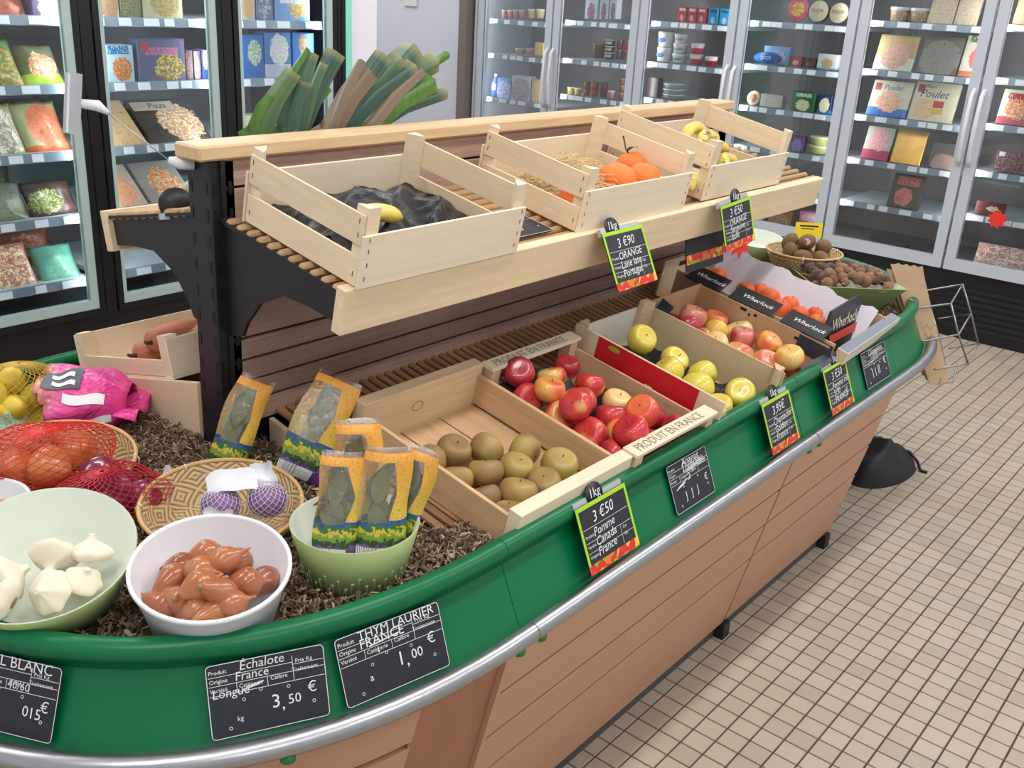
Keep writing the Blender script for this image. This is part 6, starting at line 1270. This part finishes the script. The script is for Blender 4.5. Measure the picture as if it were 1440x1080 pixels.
for i in range(3):
    e = i * .006
    q = [(.935 + e, .607 + e * 2, .85 - .02 * i), (.993 + e, .520 + e * 2, .845 - .03 * i), (1.068 + e * .6, .372 + e * 2.6, .452 + .012 * i), (1.005 + e * .6, .418 + e * 2.6, .448 + .012 * i)]
    n_ = Vector(q[1]) - Vector(q[0]); n2 = Vector(q[3]) - Vector(q[0]); nn_ = n_.cross(n2).normalized() * .004
    def f(u, v):
        a = Vector(q[0]).lerp(Vector(q[1]), u); b_ = Vector(q[3]).lerp(Vector(q[2]), u); pp = a.lerp(b_, v); return tuple(pp + Vector((0, 0, .006 * ((int(u * 7) % 2) if v == 0 else 0))) + nn_ * (.4 * math.sin(5 * v + i)))
    b = MB(); b.grid(f, 8, 10); b.grid(lambda u, v: tuple(Vector(f(1 - u, v)) + nn_), 8, 10)
    o = b.build('paper_bag', kb_m, None); tag(o, ['foremost brown paper bag in the wire rack, pinked top edge', 'second brown paper bag in the wire rack', 'rearmost brown paper bag in the wire rack'][i], 'paper bag', 'paper bags in the wire rack')
    if i == 0:
        xs = Vector(q[1]) - Vector(q[0]); ys = Vector(q[0]) - Vector(q[3]); zz_ = xs.cross(ys).normalized(); ys = zz_.cross(xs.normalized()); Mx = Matrix((xs.normalized(), ys, zz_)).transposed()
        c0 = Vector(q[0]).lerp(Vector(q[2]), .55)
        for tx, col, dy in (('fruits', M('ink_green', rgb(120, 150, 100), .6), 0), ('frais', M('ink_red', rgb(200, 90, 80), .6), -.03)): lettering([], col, o, tuple(c0 - nn_ * 1.0 + zz_ * .004), Mx.to_euler(), 'ink_scrawl', lines=[(-.03 + .012 * k_, dy + .02 * (k_ % 2), -.018 + .012 * k_, dy + .02 * ((k_ + 1) % 2) + .006, .002) for k_ in range(5)])
# black bag on the floor
clothm = M('black_nylon', rgb(24, 25, 32), .6, var=.3, ns=12, bump=.2)
fb = thing('black_bag', 'limp black fabric bag lying on the floor past the stand', 'bag', (1.16, .60, 0), (0, 0, -.5))
def bg(u, v):
    a = 2 * PI * u; r_ = min(1, v * 1.02); ox = .19 * (1 + .10 * math.sin(3 * a + 1)); oy = .135 * (1 + .14 * math.sin(2 * a + .4))
    x = ox * r_ * math.cos(a); y = oy * r_ * math.sin(a); hm = .135 - .20 * max(0, x + .06)
    return (x, y, max(0, hm) * max(0, 1 - r_ ** 3.2) * (1.15 - .35 * abs(math.sin(17 * x + 12 * y)) - .25 * abs(math.sin(19 * y - 11 * x + 1))) + (.022 * math.sqrt(max(0, 1 - r_ ** 8)) if r_ < 1 else 0))
MB().grid(bg, 36, 20).build('body', clothm, fb)
MB().tube([(.13, .02, .07), (.17, .0, .06), (.19, -.03, .03), (.185, -.06, .006), (.20, -.08, .005)], .006, 8).build('strap', clothm, fb)
MB().tube([(-.08, .0, .10), (-.02, .03, .125), (.05, .04, .11), (.10, .03, .08)], .012, 8).build('grip', clothm, fb)
# ------------------------------------------------------------------ leeks behind the cap board
leekm, nt, p, out = nodes('leek_leaf'); p.inputs['Roughness'].default_value = .45
v = coord(nt, 'UV', (30, 1.2, 1)); v2, r_ = randv(nt, v); fl = noise(nt, v2, 1.0, 3)
u2 = N(nt, 'ShaderNodeSeparateXYZ'); nt.links.new(N(nt, 'ShaderNodeTexCoord').outputs['UV'], u2.inputs[0])
c = ramp(nt, math_(nt, 'ADD', fl, math_(nt, 'MULTIPLY_ADD', r_, .5, -.25)), [(.2, rgb(44, 72, 62)), (.5, rgb(74, 104, 88)), (.75, rgb(92, 122, 76)), (1, rgb(120, 140, 84))])
c = mixc(nt, math_(nt, 'MULTIPLY_ADD', u2.outputs[1], 9, -8.3, clamp=True), c, rgb(160, 156, 104)); nt.links.new(c, p.inputs['Base Color'])
leek2 = leekm.copy(); leek2.name = 'leek_leaf_dry'; leek2.node_tree.nodes['Principled BSDF'].inputs['Base Color'].default_value = rgb(122, 104, 82) + (1,)
for l in list(leek2.node_tree.links):
    if l.to_socket.name == 'Base Color': leek2.node_tree.links.remove(l)
leek3 = M('leek_bright', rgb(84, 124, 50), .45, var=.35, ns=10, stretch=(6, 6, 2))
shaftm = M('leek_white', rgb(216, 220, 190), .4)
def blade(pts, w0, w1, fold, mat, parent, roll=0., o0=(0, 0, 0)):
    P_ = [Vector(p_) - Vector(o0) for p_ in pts]
    def at(s):
        k_ = s * (len(P_) - 1); i = min(int(k_), len(P_) - 2); return P_[i].lerp(P_[i + 1], k_ - i)
    vd = (CAMP - Vector(pts[0])).normalized()
    def f(k_):
        def g(u, v):
            p0 = at(v); tg = (at(min(1, v + .05)) - at(max(0, v - .05))).normalized(); sd = tg.cross(vd).normalized(); nr = sd.cross(tg).normalized(); sd2 = sd * math.cos(roll) + nr * math.sin(roll); nr2 = nr * math.cos(roll) - sd * math.sin(roll)
            w_ = (w0 + (w1 - w0) * v); x = (u - .5) * w_; return tuple(p0 + sd2 * x + nr2 * (-abs(u - .5) * 2 * fold * w_ + k_))
        return g
    b = MB(); b.grid(f(0), 6, 12, uv=True); b.grid(lambda u, v: f(-.0022)(1 - u, v), 6, 12, uv=True); return b.build('leaf', mat, parent)
def leek(label, base, mid, tips, loc_=None):
    t = thing('leek', label, 'leek', base, group='leeks on the rear shelf')
    MB().tube([(0, 0, 0), tuple((Vector(mid) - Vector(base)) * .45), tuple((Vector(mid) - Vector(base)) * .84)], [.012, .014, .016], 10).build('shaft', shaftm, t)
    for (tip, w0, w1, fold, mat, roll) in tips:
        a, b_ = Vector(mid), Vector(tip); m1 = a.lerp(b_, .5) + Vector((0, 0, .012)); s0 = a.lerp(Vector(base), .15); blade([tuple(s0), tuple(a), tuple(m1), tuple(b_)], w0, w1, fold, mat, t, roll, base)
    return t
RS_ = lambda y: ysh(2 * YC - y) + .016
leek('dark green leek leaning left, leftmost of the near bunch', (-1.22, 1.44, RS_(1.44)), (-1.13, 1.27, 1.325), [((-1.065, 1.23, 1.455), .05, .035, .35, leekm, .1), ((-1.02, 1.24, 1.50), .03, .012, .5, leek3, .5), ((-1.10, 1.25, 1.40), .05, .03, .3, leek3, -.3)])
leek('grey-green leek with broad folded leaves in the near bunch', (-1.15, 1.46, RS_(1.46)), (-1.06, 1.26, 1.32), [((-1.005, 1.24, 1.49), .06, .03, .3, leekm, -.1), ((-1.04, 1.24, 1.435), .065, .05, .25, leekm, .2), ((-1.085, 1.185, 1.32), .02, .02, .4, leekm, .6)])
leek('tall thin-leaved leek at the right of the near bunch', (-1.10, 1.44, RS_(1.44)), (-1.03, 1.26, 1.325), [((-.945, 1.24, 1.495), .03, .045, .45, leekm, .2), ((-.955, 1.25, 1.42), .035, .02, .4, leek3, .1), ((-.98, 1.24, 1.47), .03, .02, .4, leekm, .5)])
leek('dry brown-leaved leek, leftmost of the far bunch', (-1.08, 1.45, RS_(1.45)), (-.955, 1.25, 1.325), [((-.845, 1.24, 1.455), .05, .052, .35, leek2, .1), ((-.86, 1.25, 1.475), .03, .02, .4, leek2, .4)])
leek('dark leek with cut flat tops in the far bunch', (-1.04, 1.46, RS_(1.46)), (-.92, 1.26, 1.325), [((-.79, 1.25, 1.487), .05, .045, .3, leekm, .1), ((-.745, 1.24, 1.478), .05, .045, .3, leekm, -.2), ((-.71, 1.23, 1.462), .045, .05, .35, leekm, .1)])
leek('stout leek with a pale cut end in the far bunch', (-1.0, 1.47, RS_(1.47)), (-.87, 1.27, 1.33), [((-.68, 1.26, 1.505), .05, .07, .45, leekm, .2), ((-.60, 1.26, 1.47), .05, .05, .5, leekm, -.1), ((-.565, 1.26, 1.485), .02, .02, .5, leek3, 0)])
leek('bright green leek bending low at the right of the far bunch', (-.98, 1.44, RS_(1.44)), (-.86, 1.24, 1.325), [((-.655, 1.22, 1.43), .055, .05, .35, leek3, .1), ((-.61, 1.22, 1.40), .04, .03, .4, leekm, .1), ((-.69, 1.23, 1.455), .05, .03, .3, leek2, .3)])
# ------------------------------------------------------------------ price signs
FA = -.405
fruitstrip, nt, p, out = nodes('fruit_strip'); p.inputs['Roughness'].default_value = .4
vo = N(nt, 'ShaderNodeTexVoronoi'); vo.inputs['Scale'].default_value = 70; nt.links.new(coord(nt), vo.inputs['Vector']); hs_ = N(nt, 'ShaderNodeSeparateXYZ'); nt.links.new(vo.outputs['Color'], hs_.inputs[0])
nt.links.new(ramp(nt, hs_.outputs[0], [(0, rgb(206, 40, 30)), (.3, rgb(230, 110, 40)), (.5, rgb(240, 190, 60)), (.65, rgb(130, 170, 40)), (.8, rgb(226, 70, 40)), (1, rgb(236, 210, 140))], 'CONSTANT'), p.inputs['Base Color'])
def rrect(w_, h_, r=.006, n=4):
    pts = []
    for cx_, cz_, a0 in ((w_ / 2 - r, r, -H), (w_ / 2 - r, h_ - r, 0), (-w_ / 2 + r, h_ - r, H), (-w_ / 2 + r, r, PI)):
        pts += [(cx_ + r * math.cos(a0 + H * i / n), cz_ + r * math.sin(a0 + H * i / n)) for i in range(n + 1)]
    return pts
UPR = Matrix.Rotation(PI / 2, 4, 'X')
def slate_sign(label, loc, rot, w_, h_, hand, price, small=True, scr=()):
    t = thing('slate_sign', label, 'price sign', loc, rot)
    b = MB(); b.prism(rrect(w_, h_), 0, .002, UPR); bd = b.build('board', slate, t)
    b = MB(); q = rrect(w_ - .002, h_ - .002); n_ = len(q)
    edge = [(q[i][0], q[i][1] + .001, q[(i + 1) % n_][0], q[(i + 1) % n_][1] + .001, .0011) for i in range(n_)]
    x0 = -w_ / 2; k = w_ / .172
    items = []
    if small:
        for tx, x, y in (('Produit', .004, .865), ('Origine', .004, .745), ('Variété', .004, .625), ('Catégorie', .045, .63), ('Calibre', .09, .65), ('Prix Kg', .128, .815), ('Traitement', .122, .70)): items.append((tx, x0 + x * k, y * h_, .0085 * k))
    lines = [(x0 + .003, .83 * h_, x0 + .124 * k, .83 * h_, .0008), (x0 + .003, .71 * h_, w_ / 2 - .003, .71 * h_, .0008), (x0 + .003, .58 * h_, w_ / 2 - .003, .58 * h_, .0008), (x0 + .124 * k, .92 * h_, x0 + .124 * k, .58 * h_, .0008), (x0 + .042 * k, .71 * h_, x0 + .042 * k, .58 * h_, .0008), (x0 + .086 * k, .71 * h_, x0 + .086 * k, .58 * h_, .0008), (x0 + .124 * k, .80 * h_, w_ / 2 - .003, .80 * h_, .0008)] if small else [(x0 + .004, .72 * h_, w_ / 2 - .004, .72 * h_, .0008), (x0 + .004, .56 * h_, w_ / 2 - .004, .56 * h_, .0008)]
    lettering(items, chalk, bd, (0, -.0026, 0), (PI / 2, 0, 0), 'printed_form', lines=edge + lines)
    hw = [(tx, x0 + x * k, y * h_, s * k, sh) for tx, x, y, s, sh in hand]
    pr = [(tx, x0 + x * k, y * h_, s * k) for tx, x, y, s in price]
    lettering(hw + pr, chalk, bd, (0, -.0030, 0), (PI / 2, 0, 0), 'chalk_writing', lines=[(x0 + a * k, b_ * h_, x0 + c * k, d * h_, .0022) for a, b_, c, d in scr])
    for i, (x, y) in enumerate(((.028, .12), (.05, .47), (.075, .56), (.115, .52), (.15, .25))):
        MB().tube([(x0 + x * k + .0022 * math.cos(a), -.0026, y * h_ + .0022 * math.sin(a)) for a in angs(0, 2 * PI, 10)[:-1]], .0005, 4, True).build('peg_ring', chalk, bd)
    return t
def on_lip(an, off=.003):
    x, y = st_left(an)(.0475 + off); x1, y1 = st_left(an + .01)(.05); x2, y2 = st_left(an - .01)(.05); tx, ty = x1 - x2, y1 - y2; n_ = Vector((-ty, tx, 0)).normalized()
    if n_.dot(Vector((x, y, 0)) - Vector((-1.25, YC, 0))) < 0: n_ = -n_
    return (x, y, .606), math.atan2(n_.x, -n_.y)
def find_an(X):
    return min((abs(st_left(a)(.025)[0] - X), a) for a in angs(.02, 1.56, 400))[1]
def rot_face(yaw): return (Matrix.Rotation(yaw, 3, 'Z') @ Matrix.Rotation(FA, 3, 'X')).to_euler()
l, yw = on_lip(find_an(-1.695), .005)
slate_sign('black slate price sign chalked Échalote at 3,50 € below the white bowl', l, rot_face(yw), .172, .108, [('Échalote', .047, .865, .019, .15), ('France', .04, .735, .018, .1), ('Longue', .006, .545, .018, .1)], [('3', .088, .27, .028), (',', .102, .23, .026), ('50', .112, .28, .02), ('€', .142, .38, .022), ('kg', .038, .20, .010)], scr=((.05, .60, .075, .64), (.055, .62, .08, .665)))
l, yw = on_lip(find_an(-1.508), .006)
slate_sign('black slate price sign chalked THYM LAURIER at 1,00 € below the herb pot', l, rot_face(yw), .19, .108, [('THYM LAURIER', .036, .86, .0185, .0), ('FRANCE', .036, .735, .0195, .0), ('I', .062, .60, .013, 0)], [('1', .088, .30, .028), (',', .102, .26, .026), ('00', .112, .32, .02), ('€', .142, .44, .022), ('a', .042, .25, .014)], scr=((.05, .735, .10, .775),))
l, yw = on_lip(find_an(-1.955), .005)
slate_sign('black slate price sign ending in ANC at the left photo edge', l, rot_face(yw), .172, .108, [('AIL BLANC', .05, .865, .022, .0), ('40/60', .088, .60, .016, .1)], [('0', .118, .28, .022), ('15', .128, .27, .022), ('€', .146, .38, .022)])
def slate_flat(label, X, w_, hand, price, scr): return slate_sign(label, (X, .4155, .606), (FA, 0, 0), w_, .108, hand, price, True, scr)
slate_flat('black slate price sign with smudged chalk writing under the golden apples', -.635, .165, [('Ananas', .06, .85, .026, .2), ('Longues', .06, .735, .024, .2), ('2', .075, .55, .022, 0)], [('J', .05, .2, .026), ('J', .075, .2, .026), ('J', .1, .2, .026), ('€', .14, .34, .022)], ((.06, .74, .15, .80), (.07, .71, .16, .77), (.03, .5, .07, .58), (.02, .47, .06, .53)))
slate_flat('black slate price sign near the far end of the stand, beside the wire rack', .447, .185, [('Clémentine', .05, .84, .021, .2), ('Corse', .06, .73, .021, .2)], [('I', .05, .22, .035), ('I', .07, .22, .035), ('II', .09, .24, .035), ('€', .14, .42, .026)], ((.05, .84, .12, .88), (.03, .62, .09, .68)))
ovalm = M('black_oval', rgb(28, 29, 36), .45)
clipm = M('clip_grey', rgb(186, 190, 196), .3, .3)
def price_card(label, loc, rot, w_, h_, lines_, kg=True, oval=-.0):
    t = thing('price_card', label, 'price sign', loc, rot)
    bd = MB(); bd.prism(rrect(w_, h_, .003), 0, .0025, UPR); bd = bd.build('card', slate, t); f = .008
    fr = MB(); fr.box(-w_ / 2, -.0032, h_ * .14, -w_ / 2 + f * .8, -.0024, h_); fr.box(w_ / 2 - f * .8, -.0032, h_ * .14, w_ / 2, -.0024, h_); fr.box(-w_ / 2 + f * .8, -.0032, h_ - f, w_ / 2 - f * .8, -.0024, h_); fr.build('lime_frame', limegr, bd)
    MB().box(-w_ / 2, -.0034, 0, w_ / 2, -.0024, h_ * .14).build('fruit_border', fruitstrip, bd)
    x0 = -w_ / 2 + f; it = []; ln = []
    ys_ = [.70, .50, .35, .20]
    for i, tx in enumerate(lines_):
        s = .030 if i == 0 else .024
        it.append((tx, x0 + (.035 if i == 0 else .028), h_ * ys_[i], s, .25, .05, .95))
        if i: it.append((('Produit', 'Variété', 'Origine')[i - 1], x0 + .002, h_ * (ys_[i] + .02), .0085))
        if i < 3: ln.append((x0, h_ * (ys_[i] - .045), w_ / 2 - f, h_ * (ys_[i] - .045), .0008))
    ln.append((w_ * .22, h_ * .46, w_ * .22, h_ * .16, .0008)); it += [('Cat', w_ * .26, h_ * .38, .009), ('Cal', w_ * .26, h_ * .27, .009)]
    lettering(it, chalk, bd, (0, -.0036, 0), (PI / 2, 0, 0), 'chalk_writing', lines=ln)
    if kg:
        ov = MB(); ov.lathe([(1, 0), (1, .002), (.0001, .002)], 24, Matrix.Translation((oval, -.0005 + .004, h_ + .008)) @ UPR @ Matrix.Diagonal((.027, .024, 1, 1))); ov = ov.build('oval_tag', ovalm, t)
        lettering([('1kg', -.020, -.006, .026, .1)], chalk, ov, (oval, -.0014 + .002, h_ + .010), (PI / 2, 0, 0), z=.0012)
    MB().box(-w_ / 2 + .004, .002, h_ - .006, w_ / 2 - .004, .012, h_ + .010).build('clip', clipm, t)
    return t
def card_lip(label, X, lines_, w_=.155, h_=.128, ov=0.): return price_card(label, (X, .398, .618), (FA, 0, 0), w_, h_, lines_, True, ov)
card_lip('lime-framed price card, 3 €50 Pomme Canada France, below the russet apples', -.978, ['3 €50', 'Pomme', 'Canada', 'France'], .165, .13, -.01)
card_lip('lime-framed price card, 3,95€, below the golden apples', -.228, ['3,95€', 'Chantecler', 'Golden', 'France'], .15, .128, .0)
card_lip('lime-framed price card, €50, below the cardboard tray', .128, ['3 €50', 'Pomme rub', '5/30', 'FRANCE'], .15, .125, .02)
price_card('lime-framed price card, 3 €90 ORANGE Portugal, on the upper shelf board', (-.557, .670, 1.030), (-.45, 0, 0), .16, .132, ['3 €90', 'ORANGE', 'Lane late', 'Portugal'], True, -.03)
price_card('lime-framed price card, 3 €50, hanging crooked at the far end of the upper board', (-.035, .690, 1.040), (Matrix.Rotation(-.25, 3, 'X') @ Matrix.Rotation(-.06, 3, 'Y')).to_euler(), .165, .118, ['3 €50', 'ORANGE', 'Sanguine', 'Italie'], True, .01)
b = MB(); b.prism([((.030 if i % 2 else .05) * math.cos(2 * PI * i / 16), (.030 if i % 2 else .05) * math.sin(2 * PI * i / 16)) for i in range(16)], 0, .0015, UPR)
o = b.build('star_tag', MATS.get('star_red2') or M('star_red2', rgb(232, 54, 36), .5), None, (.06, .735, 1.03), (0, 0, -.2)); tag(o, 'red starburst tag under the far end of the upper board', 'tag')
o = MB(); o.prism(rrect(.20, .13, .004), 0, .003, UPR); o = o.build('dark_card', slate, None, (-.055, .775, .968), (-.15, 0, 0)); tag(o, 'dark card with orange print hanging below the upper shelf board', 'price sign')
MB().box(-.098, -.0036, .02, .098, -.003, .045).build('fruit_border', fruitstrip, o)
o = slate_sign('black slate sign lying flat on the shelf between the two near crates', (-.80, .79, ysh(.79) + .004), (TH - PI / 2, 0, 0), .15, .12, [('Kiwi', .03, .8, .03, .2), ('Ananas', .03, .6, .03, .2)], [('3,50', .04, .2, .03)], False, ((.02, .5, .1, .6), (.03, .45, .12, .55)))
# rear shelf: oval tag, label holder
o = MB(); o.lathe([(1, 0), (1, .002), (.0001, .002)], 24, UPR @ Matrix.Diagonal((.034, .032, 1, 1))); o = o.build('oval_tag', ovalm, None, (-1.318, 1.29, ysh(2 * YC - 1.29) + .008), (-.2, 0, -.4)); tag(o, 'blank black oval tag clipped on the rear shelf left of the post', 'tag')
MB().box(-.035, -.012, -.03, .0, .004, -.018).build('clip', clipm, o)
t = thing('label_holder', 'clear plastic label holder on a thin wire clamped to the post', 'label holder', (-1.375, 1.155, 1.305))
wp = M('holder_white', rgb(226, 228, 232), .3); o3 = Vector((-1.375, 1.155, 1.305))
def hq(p_): return tuple(Vector(p_) - o3)
MB().tube([hq((-1.362, 1.15, 1.302)), hq((-1.385, 1.165, 1.305)), hq((-1.40, 1.175, 1.31))], [.011, .012, .006], 10).build('clamp', wp, t)
MB().tube([hq((-1.40, 1.175, 1.31)), hq((-1.475, 1.235, 1.39))], .0013, 6).build('wire', M('wire_thin', rgb(190, 190, 186), .3, .8), t)
MB().tube([hq((-1.475, 1.235, 1.39)), hq((-1.488, 1.245, 1.402)), hq((-1.51, 1.26, 1.405))], [.004, .010, .008], 10).build('neck', wp, t)
gp_ = MB(); gp_.box(-.014, -.004, -.052, .014, .004, .052); gp_.build('gripper', M('frosted_plastic', rgb(214, 218, 224), .2, trans=.5), t, hq((-1.522, 1.268, 1.405)), (0, .13, FZ)); MB().box(-.009, -.005, -.05, -.005, .005, .05).build('gripper_spine', wp, t, hq((-1.522, 1.268, 1.405)), (0, .13, FZ))
